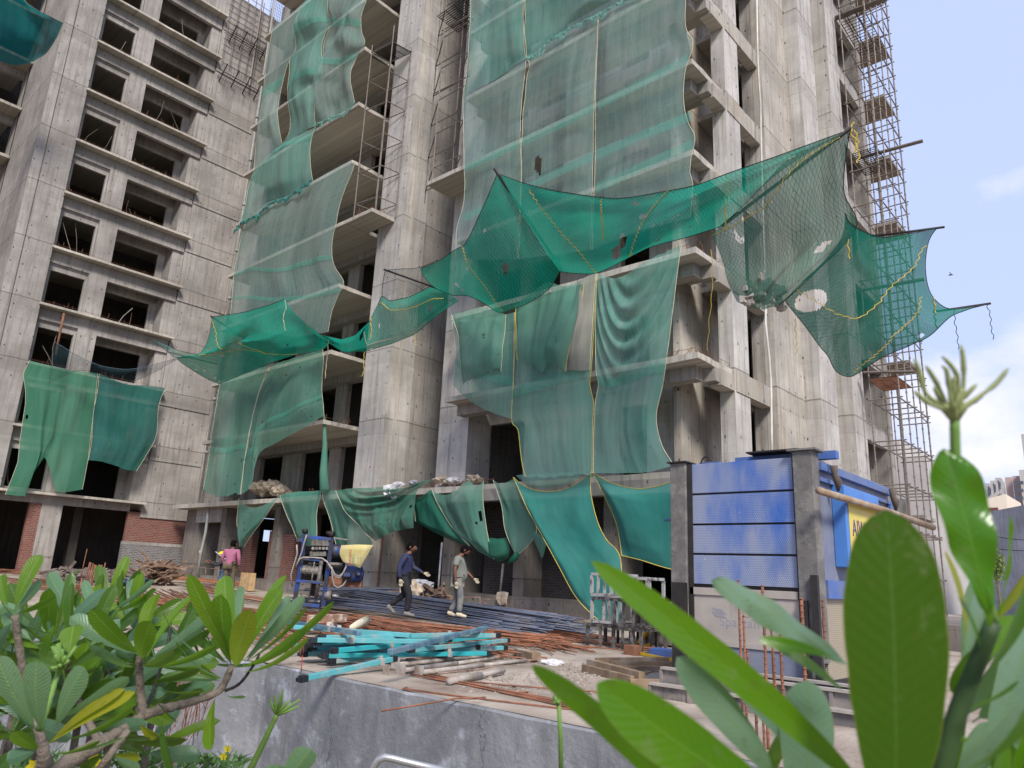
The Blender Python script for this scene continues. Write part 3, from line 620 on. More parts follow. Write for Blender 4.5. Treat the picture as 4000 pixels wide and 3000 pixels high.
    for (v0, v1) in bands:      # doubled strip where two rolls overlap
        m = MB(); uvv = []
        j0, j1 = v0*nv, v1*nv
        def S(i, jj): a = int(jj); f = jj-a; a2 = min(nv, a+1); return G[a][i]*(1-f)+G[a2][i]*f+nrm_*.03
        for i in range(nu):
            m.poly([S(i, j0), S(i, j1), S(i+1, j1), S(i+1, j0)])
        bo = sub(m, 'overlap_band', BAND, o, True)
        ul = bo.data.uv_layers.new(name='UVMap')
        ul.data.foreach_set('uv', [c for i in range(nu) for c in (i/nu*W_, 0, i/nu*W_, .3, (i+1)/nu*W_, .3, (i+1)/nu*W_, 0)])
    for (cm, ps) in cords:      # ropes laced through the net
        m = MB(); pts = []
        for k in range(41):
            t = k/40*(len(ps)-1); a = int(t); a = min(a, len(ps)-2); f = t-a; u = ps[a][0]*(1-f)+ps[a+1][0]*f; v = ps[a][1]*(1-f)+ps[a+1][1]*f
            jj = max(0, min(nv, v*nv)); ii = max(0, min(nu, u*nu)); a0, i0 = int(jj), int(ii); a1, i1 = min(nv, a0+1), min(nu, i0+1); fj, fi = jj-a0, ii-i0
            q = (G[a0][i0]*(1-fi)+G[a0][i1]*fi)*(1-fj)+(G[a1][i0]*(1-fi)+G[a1][i1]*fi)*fj
            pts.append(q+nrm_*(.035)+V((0, (.03 if k % 2 else -.03), 0)))
        m.tube(pts, .011, 4); sub(m, 'lacing_rope', cm, o)
    return o, G
PIN = {1: [(.2, .35), (.5, .5), (.8, .28), (.85, .6), (.45, .9), (.1, .8)], 2: [(.3, .3), (.7, .7), (.6, .35)]}
def bunch(parent, mat, line, r=.09, seed=0, nn=150):
    """crumpled gathered hem: a folded ribbon hanging along a line, with scraps below it"""
    pts = spline(line, nn, False); me = MB(); W5 = 9
    for k, p in enumerate(pts):
        a_ = abs(fn((k*.11, 0, 0), 1, seed)); h = r*(1.0+4.5*a_**1.2)*(.4 if k in (0, nn) else 1)
        for i in range(W5):
            t = i/(W5-1); fold = fn((k*.33, t*2.2, 2), 1, seed+3)+.6*fn((k*.9, t*4, 2), 1, seed+4)
            me.v.append(tuple(p+V((-.05-.22*r*10*abs(fold)*.5*(1-abs(2*t-1)**2), .10*fn((k*.5, t*3, 5), 1, seed), r*.6-h*t+.05*fold))))
    for k in range(nn):
        for i in range(W5-1): me.f.append((k*W5+i, k*W5+i+1, (k+1)*W5+i+1, (k+1)*W5+i)); me.mi.append(0)
    o = me.build('gathered_hem', mat, parent, True)
    ul = o.data.uv_layers.new(name='UVMap'); ul.data.foreach_set('uv', [c for l in o.data.loops for c in (l.vertex_index//W5*.08, l.vertex_index % W5*.05)])
    return o
XC = 16.72; GRP = 'green safety nets lashed to the facades'
P = path
# ---- middle block, upper tier
s_a1 = P(zA, [(1020,70),(960,290),(940,500),(945,720),(860,850),(800,1000),(750,1200),(720,1350),(700,1500),(690,1640)], 'X', XC)+P(z2, [(165,850),(175,950),(190,1035)], 'X', XC)
s_a2 = P(zA, [(1020,70),(966,290),(952,500),(952,720),(872,850),(864,960),(855,1100),(838,1250),(845,1500),(868,1640)], 'X', XC)+P(z2, [(252,870),(240,960),(190,1035)], 'X', XC)
s_b1 = P(zA, [(1415,-90),(1402,100),(1404,180),(1425,280),(1438,355),(1385,460),(1350,560),(1330,700),(1336,1090),(1290,1170),(1240,1280),(1215,1640)], 'X', XC)+P(z2, [(430,905)], 'X', XC)
s_b2 = P(zA, [(1422,-90),(1410,100),(1420,170),(1448,280),(1442,355),(1400,480),(1365,560),(1345,700),(1344,1090),(1325,1180),(1262,1280),(1222,1640)], 'X', XC)+P(z2, [(433,905)], 'X', XC)
sheet('safety_net', NGREY, P(zA, [(610,400),(830,230),(1020,70)], 'X', XC), P(z1, [(1830,1225)], 'X', XC)+P(z2, [(95,1120),(190,1035)], 'X', XC), P(z1, [(1950,240),(1920,480),(1880,800),(1850,1020),(1830,1225)], 'X', XC), s_a1,
      'left strip of dusty net beside the tall slit, top of the middle block', GRP, 18, 40, .25, .03, seed=1, bands=((.48, .55),))
sheet('safety_net', NTEAL, P(zA, [(1020,70),(1140,-20),(1280,-90),(1415,-90)], 'X', XC), P(z2, [(190,1035),(310,970),(430,905)], 'X', XC), s_a2, s_b1,
      'central strip of dusty net right of the tall dark slit, top of the middle block', GRP, 24, 44, .35, .04, seed=2, bands=((.2, .25), (.6, .64)), pins=2)
o, G_ = sheet('safety_net', NGREY, P(zA, [(1422,-90),(1700,-90),(1985,-90)], 'X', XC), P(z2, [(433,905),(560,860),(640,830),(715,738)], 'X', XC), s_b2,
      P(zA, [(1985,-90),(1960,30),(1905,230),(1890,450),(1945,622),(1850,760),(1775,950),(1745,1150),(1770,1350),(1800,1480)], 'X', XC),
      'puckered net with scalloped edge beside the upper scaffold tower', GRP, 30, 46, .45, .05, seed=3, bands=((.22, .28), (.55, .6)), pins=1)
bunch(o, NTEAL, P(z2, [(433,905),(560,850),(640,825),(700,770),(715,738)], 'X', XC-.12), .12, 3)
# second tier
o, _ = sheet('safety_net', NTEAL, P(z1, [(1830,1225)], 'X', XC)+P(z2, [(95,1120),(190,1040),(310,975),(430,912)], 'X', XC), P(z1, [(1715,1640)], 'X', XC)+P(z2, [(60,1470),(150,1430),(300,1385),(410,1300)], 'X', XC),
      P(z1, [(1830,1225),(1790,1350),(1765,1490),(1715,1640)], 'X', XC), P(z2, [(430,912),(400,1010),(393,1130),(410,1300)], 'X', XC),
      'short teal net below the big puckered nets of the middle block', GRP, 30, 26, .3, .05, seed=4, bands=((.12, .2),))
bunch(o, NBRIGHT, P(z3, [(1690,205),(1750,130),(1860,80)], 'X', XC-.15)+P(z2, [(130,1455),(230,1430),(300,1385),(410,1300)], 'X', XC-.15), .15, 5)
# third tier
sheet('safety_net', NGREY, P(z1, [(1770,1600)], 'X', XC)+P(z2, [(60,1475),(150,1432),(300,1388),(430,1300),(600,1200),(715,1165)], 'X', XC), P(z4, [(0,830),(200,900),(450,950),(705,915)], 'X', XC),
      P(z4, [(105,20),(70,280),(30,480),(20,650),(0,830)], 'X', XC), P(z2, [(715,1165),(690,1250),(640,1370),(600,1500),(575,1640)], 'X', XC)+P(z4, [(752,180),(735,300),(748,430),(820,560),(780,650),(735,770),(705,915)], 'X', XC),
      'grey green net falling from the torn bunched line to the catch net, middle block', GRP, 36, 60, .22, .035, seed=6, bands=((.52, .55), (.77, .8)), swag=.0)
# lower tier of the middle block
sA = P(zD, [(583,788),(560,850),(540,930),(528,1000),(521,1066)], 'X', XC)
sheet('safety_net', NGREEN, P(zD, [(476,822),(530,805),(583,788)], 'X', XC), P(zD, [(440,1060),(478,1074),(500,1066),(519,1068)], 'X', XC), P(zD, [(476,822),(458,940),(440,1060)], 'X', XC), sA,
      'light stained green net panel at the bottom left corner of the middle block', GRP, 16, 30, .2, .05, seed=7, bands=((.62, .66),), ragged=.08)
sheet('safety_net', NGREEN, P(zD, [(586,788),(640,772),(699,752)], 'X', XC), P(zD, [(521,1068),(545,1046),(557,985),(600,955),(652,928),(700,897)], 'X', XC), [p+V((0, -.04, 0)) for p in sA], P(zD, [(699,752),(697,830),(700,897)], 'X', XC),
      'green net with its lower corner gathered and tied over the podium edge', GRP, 28, 34, .2, .07, 1.3, .5, seed=8, bands=((.7, .75),))
rp = MB(); rp.tube(P(zD, [(700,897),(702,960),(699,1020),(702,1060)], 'X', 17.1), [.05, .10, .17, .22], 7)
o = rp.build('hanging_net_strip', NGREEN, None, True); tag(o, 'narrow rope of twisted green net hanging from balcony corner to podium edge', 'net', GRP)
o.data.uv_layers.new(name='UVMap')
# ---- corner tower front
XD = 16.66
su1 = P(z2, [(1930,-90),(1926,100),(1934,250),(1938,330),(1945,428)], 'X', XD); su2 = P(z2, [(1936,-90),(1938,60),(1940,150),(1936,230),(1948,330),(1952,428)], 'X', XD)
ln = [(1490,705),(1580,650),(1700,590),(1820,510),(1945,430)]; ln2 = [(1952,428),(2010,400),(2100,322),(2212,240)]
sheet('safety_net', NTEAL, P(z2, [(1545,-90),(1740,-90),(1930,-90)], 'X', XD), P(z2, ln, 'X', XD), P(z2, [(1545,-90),(1540,200),(1530,500),(1505,690)], 'X', XD), su1,
      'top left net of the corner tower, edge beside the upper right scaffold', GRP, 22, 30, .3, .05, seed=10, hemm=ROPEW)
o, _ = sheet('safety_net', NTEAL, P(z2, [(1936,-90)], 'X', XD)+P(zD, [(1250,-60),(1400,-60)], 'X', XD), P(z2, ln2, 'X', XD)+P(zD, [(1300,30),(1400,-20)], 'X', XD), su2, P(zD, [(1400,-60),(1400,-20)], 'X', XD),
      'top net of the corner tower reaching the upper picture border', GRP, 26, 24, .3, .04, seed=11, hems=('left',))
bunch(o, NTEAL, P(z2, [(1945,432),(2010,398),(2100,318),(2212,238)], 'X', XD-.12)+P(zD, [(1300,30),(1400,-20)], 'X', XD-.12), .10, 8)
sm1a = P(z2, [(1945,432),(1940,480),(1935,560),(1918,700),(1912,800),(1905,950),(1908,1100),(1912,1280)], 'X', XD)+P(zD, [(1118,560)], 'X', XD)
sm1b = P(z2, [(1955,432),(1972,470),(1950,560),(1938,700),(1925,800),(1920,950),(1912,1100),(1918,1280)], 'X', XD)+P(zD, [(1121,560)], 'X', XD)
sm2a = P(zD, [(1292,30),(1289,140),(1284,250),(1281,400),(1276,540)], 'X', XD); sm2b = P(zD, [(1294,30),(1291,140),(1287,250),(1285,400),(1280,540)], 'X', XD)
sheet('safety_net', NGREY, P(z2, [(1490,708),(1580,655),(1700,595),(1820,515),(1945,434)], 'X', XD), P(zD, [(985,560),(1050,562),(1118,560)], 'X', XD), P(z2, [(1490,708),(1495,900),(1500,1190),(1505,1350),(1490,1500),(1450,1640)], 'X', XD)+P(zD, [(985,560)], 'X', XD), sm1a,
      'big dusty net panel left of the slit seam, corner tower front', GRP, 24, 44, .2, .03, seed=12)
sheet('safety_net', NGREY, P(z2, [(1955,432),(2010,402),(2100,324),(2212,242)], 'X', XD)+P(zD, [(1292,30)], 'X', XD), P(zD, [(1121,560),(1200,550),(1276,540)], 'X', XD), sm1b, sm2a,
      'big dusty net panel with a dark oval tear, corner tower front', GRP, 30, 60, .2, .03, seed=13, holes=((1163,355,7,22,0),))
sheet('safety_net', NGREY, P(zD, [(1294,30),(1370,-12),(1484,-60)], 'X', XD), P(zD, [(1280,540),(1380,500),(1492,470)], 'X', XD), sm2b, P(zD, [(1484,-60),(1482,0),(1481,49),(1486,71),(1497,87),(1496,109),(1493,120),(1482,150),(1477,199),(1480,240),(1489,270),(1500,289),(1501,311),(1494,338),(1491,375),(1497,398),(1492,470)], 'X', XD),
      'big dusty net panel with the scalloped right edge, corner tower front', GRP, 30, 48, .25, .03, seed=14)
def strip(parent, pts, X, h=.30):
    P_ = spline([ax(x, y, X) for x, y in pts], 40, False); m = MB()
    for a, b in zip(P_, P_[1:]): m.poly([a, a-V((0, 0, h)), b-V((0, 0, h)), b])
    bo = sub(m, 'overlap_band', BAND, parent, True); ul = bo.data.uv_layers.new(name='UVMap'); ul.data.foreach_set('uv', [c for i in range(40) for c in (i*.2, 0, i*.2, .3, i*.2+.2, .3, i*.2+.2, 0)])
for nm_, pts in (('left of the slit seam', [(1003,355),(1060,330),(1122,301)]), ('left of the slit seam', [(1001,462),(1060,436),(1120,408)]), ('dark oval tear', [(1128,298),(1217,258),(1284,222)]), ('dark oval tear', [(1126,402),(1200,366),(1282,328)]), ('scalloped right', [(1292,219),(1390,168),(1486,116)]), ('scalloped right', [(1288,326),(1390,281),(1494,240)]), ('scalloped right', [(1286,398),(1390,348),(1496,300)])):
    po = [o_ for o_ in col.objects if nm_ in o_.get('label', '')][0]; strip(po, pts, XD-.42)
# lower tier of the corner tower
k1a = P(zD, [(1112,675),(1110,800),(1105,905)], 'X', XD); k1b = P(zD, [(1114,675),(1112,800),(1106,905),(1120,930),(1128,1000),(1135,1028)], 'X', XD)
k2a = P(zD, [(1288,590),(1284,700),(1279,790),(1275,830),(1283,870),(1281,920),(1279,1022)], 'X', XD); k2b = P(zD, [(1290,590),(1287,700),(1288,795),(1293,830),(1287,870),(1284,920),(1282,1022)], 'X', XD)
sheet('safety_net', NTEAL, P(zD, [(976,690),(1040,690),(1112,675)], 'X', XD), P(zD, [(978,832),(1010,862),(1055,888),(1105,905)], 'X', XD), P(zD, [(976,690),(986,760),(978,832)], 'X', XD), k1a,
      'net with curved lower edge left of the wide dark doorway, corner tower', GRP, 20, 26, .15, .05, seed=15, bands=((.62, .7),))
sheet('safety_net', NTEAL, P(zD, [(1114,675),(1200,630),(1288,590)], 'X', XD), P(zD, [(1135,1028),(1200,1030),(1279,1022)], 'X', XD), k1b, k2a,
      'net right of the wide dark doorway with two dark vertical slits', GRP, 26, 44, .15, .04, seed=16, bands=((.47, .53),), ragged=.05, hemm=ROPE,
      holes=())
sheet('safety_net', NTEAL, P(zD, [(1290,590),(1335,600),(1400,562),(1472,530)], 'X', XD), P(zD, [(1282,1022),(1350,1022),(1400,1020),(1456,1005)], 'X', XD), k2b, P(zD, [(1472,530),(1460,620),(1446,740),(1434,830),(1420,900),(1430,960),(1456,1005)], 'X', XD),
      'net hanging in deep curved folds from the catch net, beside the bare corner balconies', GRP, 60, 80, .2, .04, 1.2, seed=17, swag=.14, nsw=6, bands=((.53, .58),), hemm=ROPEW)
XE = XD-.18
sheet('safety_net', NGREEN, P(z4, [(1595,790),(1700,765),(1810,735),(1900,760),(1985,790)], 'X', XE), P(z4, [(1672,1300),(1740,1268),(1830,1240),(1900,1210),(1948,1180)], 'X', XE), P(z4, [(1595,790),(1640,920),(1660,1100),(1672,1300)], 'X', XE), P(z4, [(1985,790),(1975,950),(1960,1080),(1948,1180)], 'X', XE),
      'loose green net flap with ragged lower hem below the left catch net end', GRP, 24, 30, .25, .08, 1.6, .35, seed=18, ragged=.1)
XF = XD-.3
sheet('safety_net', NGREEN, P(z6, [(215,720),(320,640),(435,560),(560,585),(700,565)], 'X', XF), P(z6, [(225,1120),(330,1145),(400,1205),(450,1140),(570,1200)], 'X', XF), P(z6, [(215,720),(220,900),(225,1120)], 'X', XF), P(z6, [(700,565),(690,720),(640,900),(570,1200)], 'X', XF),
      'doubled dark green net flap with a pointed hem below the catch net pole foot', GRP, 34, 36, .3, .10, 2.2, .15, seed=19, hemm=ROPE)
sheet('safety_net', NLIME, P(z6, [(640,590),(700,530),(785,485)], 'X', XF+.1), P(z6, [(575,1190),(660,1195),(745,1190)], 'X', XF+.1), P(z6, [(640,590),(660,800),(610,1000),(575,1190)], 'X', XF+.1), P(z6, [(785,485),(775,700),(762,900),(745,1190)], 'X', XF+.1),
      'net strip stained white and brown with lime beside the rope seam', GRP, 14, 30, .15, .06, 2.4, seed=20)
# ---- skirts hanging from the podium edge
XP = 17.28; GS = 'torn green nets hanging from the podium edge'
sheet('net_skirt', NGREEN, P(z8, [(432,455),(470,500),(540,520),(620,500),(725,432)], 'X', XP), P(z8, [(440,800),(455,808),(465,806)], 'X', XP), P(z8, [(432,455),(422,620),(440,800)], 'X', XP), P(z8, [(725,432),(640,570),(540,700),(465,806)], 'X', XP),
      'leftmost triangle of green net tied to a point above the man in pink', GS, 22, 26, .2, .07, 1.8, .5, seed=21)
sheet('net_skirt', NGREEN, P(z8, [(728,430),(850,408),(940,405),(1022,398)], 'X', XP), P(z8, [(850,750),(900,790),(950,800),(998,790)], 'X', XP), P(z8, [(728,430),(770,560),(820,670),(850,750)], 'X', XP), P(z8, [(1022,398),(1015,470),(995,560),(998,790)], 'X', XP),
      'second green net skirt hanging behind the blue machine', GS, 22, 26, .2, .06, 1.4, seed=22, bands=((.0, .12),))
sheet('net_skirt', NGREEN, P(z8, [(1026,398),(1120,400),(1250,410)], 'X', XP), P(z8, [(1130,800),(1250,840),(1395,790)], 'X', XP), P(z8, [(1026,398),(1045,490),(1090,620),(1130,800)], 'X', XP), P(z8, [(1250,410),(1330,560),(1395,790)], 'X', XP),
      'third green net skirt under the dusty swag beside the machine', GS, 22, 26, .2, .06, 1.4, seed=23)
sheet('net_skirt', NDIRT, P(z8, [(1130,398),(1240,384),(1350,380),(1480,372),(1620,380),(1740,335),(1832,318)], 'X', XP-.25), P(z8, [(1405,765),(1470,735),(1530,700),(1600,682),(1692,668)], 'X', XP-.35), P(z8, [(1130,398),(1200,540),(1300,650),(1405,765)], 'X', XP-.3), P(z8, [(1832,318),(1720,400),(1698,540),(1692,668)], 'X', XP-.3),
      'wide dusty swag of net with a white rag on the podium edge', GS, 60, 50, .35, .08, 1.4, .6, seed=24, swag=.12, nsw=4, hems=('left',))
sheet('net_skirt', NDARK, P(z8, [(1700,470),(1760,430),(1815,388)], 'X', XP+.1), P(z8, [(1698,620),(1850,705),(1980,765),(2095,800)], 'X', XP+.1), P(z8, [(1700,470),(1698,620)], 'X', XP+.1), P(z8, [(1815,388),(1880,520),(1990,680),(2095,800)], 'X', XP+.1),
      'dark green net sloping behind the walking man in blue', GS, 22, 22, .3, .08, 1.6, 1.1, seed=25)
sheet('net_skirt', NGREEN, P(z8, [(1820,385),(1860,420),(1930,430),(2000,400),(2085,328),(2140,370)], 'X', XP)+P(z9, [(165,330)], 'X', XP), P(z8, [(2080,780),(2140,800)], 'X', XP)+P(z9, [(120,830),(245,895)], 'X', XP), P(z8, [(1820,385),(1870,490),(1960,650),(2080,780)], 'X', XP), P(z9, [(165,330),(172,500),(200,700),(245,895)], 'X', XP),
      'green net skirt with a vertical tear between two yellow hemmed gaps', GS, 30, 30, .3, .07, 1.4, seed=26, hemm=ROPEW, holes=((1039,1112,3.5,12,0), (1030,1130,2,4,0)))
sheet('net_skirt', NDARK, P(z9, [(205,735),(270,745),(332,735)], 'X', XP+.2), P(z9, [(240,890),(290,915),(345,880)], 'X', XP+.2), P(z9, [(205,735),(240,890)], 'X', XP+.2), P(z9, [(332,735),(360,820),(345,880)], 'X', XP+.2),
      'small dark sagging net remnant beside the ground floor column', GS, 10, 10, .3, .08, seed=27, hems=())
sheet('net_skirt', NGREEN, P(z9, [(230,322),(300,350),(385,308)], 'X', XP), P(z9, [(392,850),(405,858),(418,852)], 'X', XP), P(z9, [(230,322),(290,500),(320,690),(392,850)], 'X', XP), P(z9, [(385,308),(450,480),(540,660),(500,770),(418,852)], 'X', XP),
      'green net skirt gathered into a knot over the ground floor column', GS, 24, 28, .3, .10, 1.8, seed=28, hemm=ROPEW)
m = MB(); m.tube(P(z9, [(405,852),(390,880),(360,905),(340,925)], 'X', XP-.05), [.07, .10, .07, .02], 7); t_ = m.build('net_tail', NDARK, None, True); tag(t_, 'loose knotted tail of green net against the ground floor column', 'net', GS)
t_.data.uv_layers.new(name='UVMap')
sheet('net_skirt', NBRIGHT, P(z9, [(380,303),(450,360),(560,400),(700,402),(830,355),(940,268)], 'X', XP-.3), P(z9, [(1010,1345),(1080,1345),(1180,1340)], 'X', 15.2), P(z9, [(380,303,16.98),(500,560,16.6),(620,780,16.2),(740,1000,15.8),(850,1190,15.5),(1010,1345,15.2)], 'X', XP), P(z9, [(940,268,16.98),(942,420,16.8),(985,610,16.5),(1050,750,16.3),(1147,862,16.0),(1170,1100,15.6),(1180,1340,15.2)], 'X', XP),
      'large bright teal sheet stretched down to the stack of steel frames', GS, 40, 50, .18, .03, 1.2, .7, seed=29, hems=('left', 'right', 'top'), hemm=ROPE)
sheet('net_skirt', NBRIGHT, P(z9, [(948,268),(1090,345),(1260,385),(1400,372),(1520,335),(1680,270)], 'X', XP-.35), P(z9, [(1157,866),(1300,900),(1420,938),(1530,968),(1680,990)], 'X', XP-.5), P(z9, [(948,268),(1050,455),(1120,620),(1150,760),(1157,866)], 'X', XP-.4), P(z9, [(1680,270),(1680,990)], 'X', XP-.4),
      'bright teal sheet whose end is hidden behind the blue hoist', GS, 34, 30, .25, .05, 1.2, .9, seed=30, hems=('left', 'bottom', 'top'), hemm=ROPE)
sheet('net_skirt', NTEAL, P(z9, [(395,288),(560,278),(720,270),(900,262)], 'X', XP), P(z9, [(480,372),(600,380),(700,372),(800,340)], 'X', XP), P(z9, [(395,288),(480,372)], 'X', XP), P(z9, [(900,262),(800,340)], 'X', XP),
      'thin crumpled net strip along the podium edge above the bright teal sheet', GS, 16, 8, .1, .05, seed=31, hems=())
sheet('net_skirt', NGREEN, P(z9, [(515,740),(545,690),(620,775)], 'X', XP+.05), P(z9, [(560,820),(578,880),(592,880)], 'X', XP+.05), P(z9, [(515,740),(560,820)], 'X', XP+.05), P(z9, [(620,775),(592,880)], 'X', XP+.05),
      'ragged pointed scrap of net left of the big bright teal sheet', GS, 8, 10, .08, .04, seed=32, hems=())
# ---- left wing nets
YN = 39.55
sheet('safety_net', netmat('fresh_green_net', srgb(82, 146, 116), srgb(112, 150, 130), .80, .3, .4), P(z3, [(215,1120),(330,1150),(480,1185),(705,1215)], 'Y', YN), P(r7, [(50,570),(150,580),(245,588),(300,390),(430,205),(475,320),(540,548),(650,545),(790,520)], 'Y', YN),
      P(z3, [(215,1120),(165,1215),(183,1330),(183,1430)], 'Y', YN)+P(r7, [(190,60),(170,260),(110,420),(50,570)], 'Y', YN), P(z3, [(705,1215),(685,1400)], 'Y', YN)+P(r7, [(870,0),(850,200),(790,520)], 'Y', YN),
      'fresh green net with a forked lower edge on the left wing', 'green nets on the left wing', 44, 34, .15, .05, seed=33, normal=(0, -1, 0), hemm=ROPEW, sm=False, holes=((58,902,3,2.5,0),))
sheet('safety_net', netmat('blue_green_net', srgb(48, 118, 104), srgb(84, 124, 124), .86, .3, .7, patch=.3), P(z3, [(715,1215),(900,1290),(1050,1300),(1190,1320)], 'Y', YN), P(r7, [(850,240),(960,250),(1100,290),(1200,330),(1310,345)], 'Y', YN),
      P(z3, [(715,1215),(700,1350),(672,1500)], 'Y', YN)+P(r7, [(880,60),(850,240)], 'Y', YN), P(z3, [(1190,1320),(1140,1450)], 'Y', YN)+P(r7, [(1500,0),(1400,200),(1310,345)], 'Y', YN),
      'darker blue green net beside the fresh green one on the left wing', 'green nets on the left wing', 30, 26, .15, .06, seed=34, normal=(0, -1, 0))
sheet('catch_net', netmat('blue_catch_net', srgb(24, 118, 112), srgb(40, 95, 125), .9, .35, .7, mesh=.5, streak=False), P(zD, [(-30,-60),(30,-45),(60,10),(136,49)], 'Y', 36), P(zD, [(-30,120),(20,140),(60,138),(80,128)], 'Y', 38), P(zD, [(-30,-60),(-30,120)], 'Y', 36), P(zD, [(136,49),(120,85),(100,115),(80,128)], 'Y', 37),
      'dark blue green catch net in the upper left corner of the picture', None, 30, 26, .5, .05, seed=35, normal=(0, -1, 0), hems=('top', 'right'))
# ---- catch nets: fans held out by poles over the yard
GC = 'catch nets held out on poles above the yard'
def pole(px0, px1, d0, d1, r, lab, ext=0.):
    a = ad(*px0, d0); b = ad(*px1, d1); m = MB(); m.tube([a+(a-b)*ext, b], r, 8); return tag(m.build('net_pole', BLACKS, None, True), lab, 'pole', 'dark poles holding out the catch nets')
f3_ = z3
o, _ = sheet('catch_net', NCATCH, P(z3, [(1525,805),(1800,760),(2050,680)], 'd', 33.6, 31.2), P(z3, [(1580,1290),(1770,1210),(1960,1135)], 'd', 34.4, 33)+P(z4, [(450,1085),(660,1040),(705,1000)], 'd', 31.5, 30.2), P(z3, [(1525,805),(1510,940),(1460,1050),(1370,1090),(1275,1103),(1420,1220),(1580,1290)], 'd', 33.6, 34.6), P(z4, [(390,680),(470,780),(560,870),(700,990)], 'd', 31.2, 30.2),
      'left catch net fan between its black pole and the middle block', GC, 40, 34, .5, .10, 1.3, .5, seed=40, normal=(-.6, -.3, -.7), hems=('top', 'left', 'bottom'), hemm=BLACKS, cords=((ROPE, [(0, .02), (.35, .45), (.75, .98)]), (ROPE, [(.02, .35), (.3, .62), (.6, .8)])))
sheet('catch_net', NTEAL, P(z3, [(1075,963),(1180,1000),(1290,1050),(1445,1080)], 'd', 34.5, 33.8), P(z3, [(1078,967),(1180,1035),(1275,1103),(1400,1088)], 'd', 34.5, 34.2), P(z3, [(1075,963),(1078,967)], 'd', 34.5), P(z3, [(1445,1080),(1400,1088)], 'd', 33.8),
      'narrow pointed tip of the left catch net fan', GC, 18, 6, .05, .03, seed=41, hems=('top', 'bottom'), hemm=BLACKS)
pole(z3(1515,800), z3(1990,1110), 33.6, 33.6, .035, 'thin black pole holding out the leftmost catch net')
sheet('catch_net', NSPARSE, P(z3, [(395,985),(620,1120),(830,1180),(1000,1175),(1270,1105)], 'Y', 38.5, 36.5), P(z3, [(350,1290),(600,1190),(800,1300),(1040,1240),(1275,1110)], 'Y', 39.2, 36.5), P(z3, [(395,985),(370,1100),(350,1290)], 'Y', 38.6), P(z3, [(1270,1105),(1275,1110)], 'Y', 36.5),
      'collapsed knotted net slung between left wing and left catch net', GC, 30, 10, .3, .15, seed=42, normal=(0, -1, 0), hems=('top', 'bottom'), hemm=simple('blue_rope', (.10, .14, .17, 1), .9))
m = MB(); m.tube([ay(*z3(462, 780), 38.6), ay(*z3(420, 980), 38.9), ay(*z3(402, 1080), 39.2)], .05, 8); tag(m.build('net_pole', RUST, None, True), 'rusty steel pole in front of a left wing window above the fresh green net', 'pole', 'dark poles holding out the catch nets')
# swag between the two big fans
sheet('catch_net', NCATCH, P(z4, [(560,860),(640,930),(800,967),(900,935),(1010,830),(1060,720),(1092,650),(1150,690),(1290,660),(1440,585),(1570,625)], 'd', 30.2, 25.6), P(z4, [(600,930),(700,985),(790,1022),(880,1050),(980,1052),(1150,1002),(1330,930),(1480,800),(1640,690)], 'd', 30.6, 25.8), P(z4, [(560,860),(600,930)], 'd', 30.4), P(z4, [(1570,625),(1640,690)], 'd', 25.6),
      'torn swag of catch net crossing in front of the tall bare pier', GC, 60, 16, .35, .08, 1.2, .7, seed=43, normal=(-.6, -.3, -.7), hems=('top', 'bottom'), hemm=BLACKS, cords=((ROPEW, [(.42, .2), (.46, .75), (.7, .93), (.82, .9)]), (ROPE, [(.55, .05), (.75, .25), (.95, .45)])), sm=False)
sheet('catch_net', NSPARSE, P(z4, [(1115,470),(1240,462),(1360,452),(1500,395)], 'd', 26, 25), P(z4, [(1092,650),(1150,690),(1290,655),(1430,580),(1480,600)], 'd', 27, 25.5), P(z4, [(1115,470),(1100,560),(1092,650)], 'd', 26.5), P(z4, [(1500,395),(1420,500),(1480,600)], 'd', 25.2),
      'bare knotted net triangle without cloth around the middle pole', GC, 20, 12, .1, .03, seed=44, hems=('top', 'left'), hemm=BLACKS)
pole(z4(1112,468), z4(1480,598), 26, 25.6, .035, 'reddish brown pole in the bare knotted net before the pier', .02)
# big left fan
o, _ = sheet('catch_net', NCATCH, P(z4, [(1370,455),(1500,400),(1620,320),(1700,265)], 'd', 25, 22.6)+P(zD, [(1040,455),(1060,410),(1075,375)], 'd', 21.6, 20.3), P(z4, [(1480,600),(1600,650),(1700,655),(1800,690),(1930,770),(1985,765)], 'd', 25.4, 22.6)+P(zD, [(1140,655),(1185,625),(1208,588)], 'd', 22.2, 21.6),
      P(z4, [(1370,455),(1400,520),(1480,600)], 'd', 25.2), P(zD, [(1075,375),(1140,480),(1208,588)], 'd', 20.3, 21.6),
      'large teal catch net fan left of the long black pole', GC, 50, 34, .45, .07, 1.1, .4, seed=45, normal=(-.6, -.3, -.7), hems=('top', 'bottom', 'left'), hemm=BLACKS, cords=((ROPE, [(.46, .0), (.5, .3), (.56, .6), (.62, .97)]),), holes=((1092,580,7,9,0), (1047,497,2,4,0)))
pole((1069, 366), (1215, 585), 20.2, 21.7, .04, 'long black pole at the centre of the big catch nets', .01)
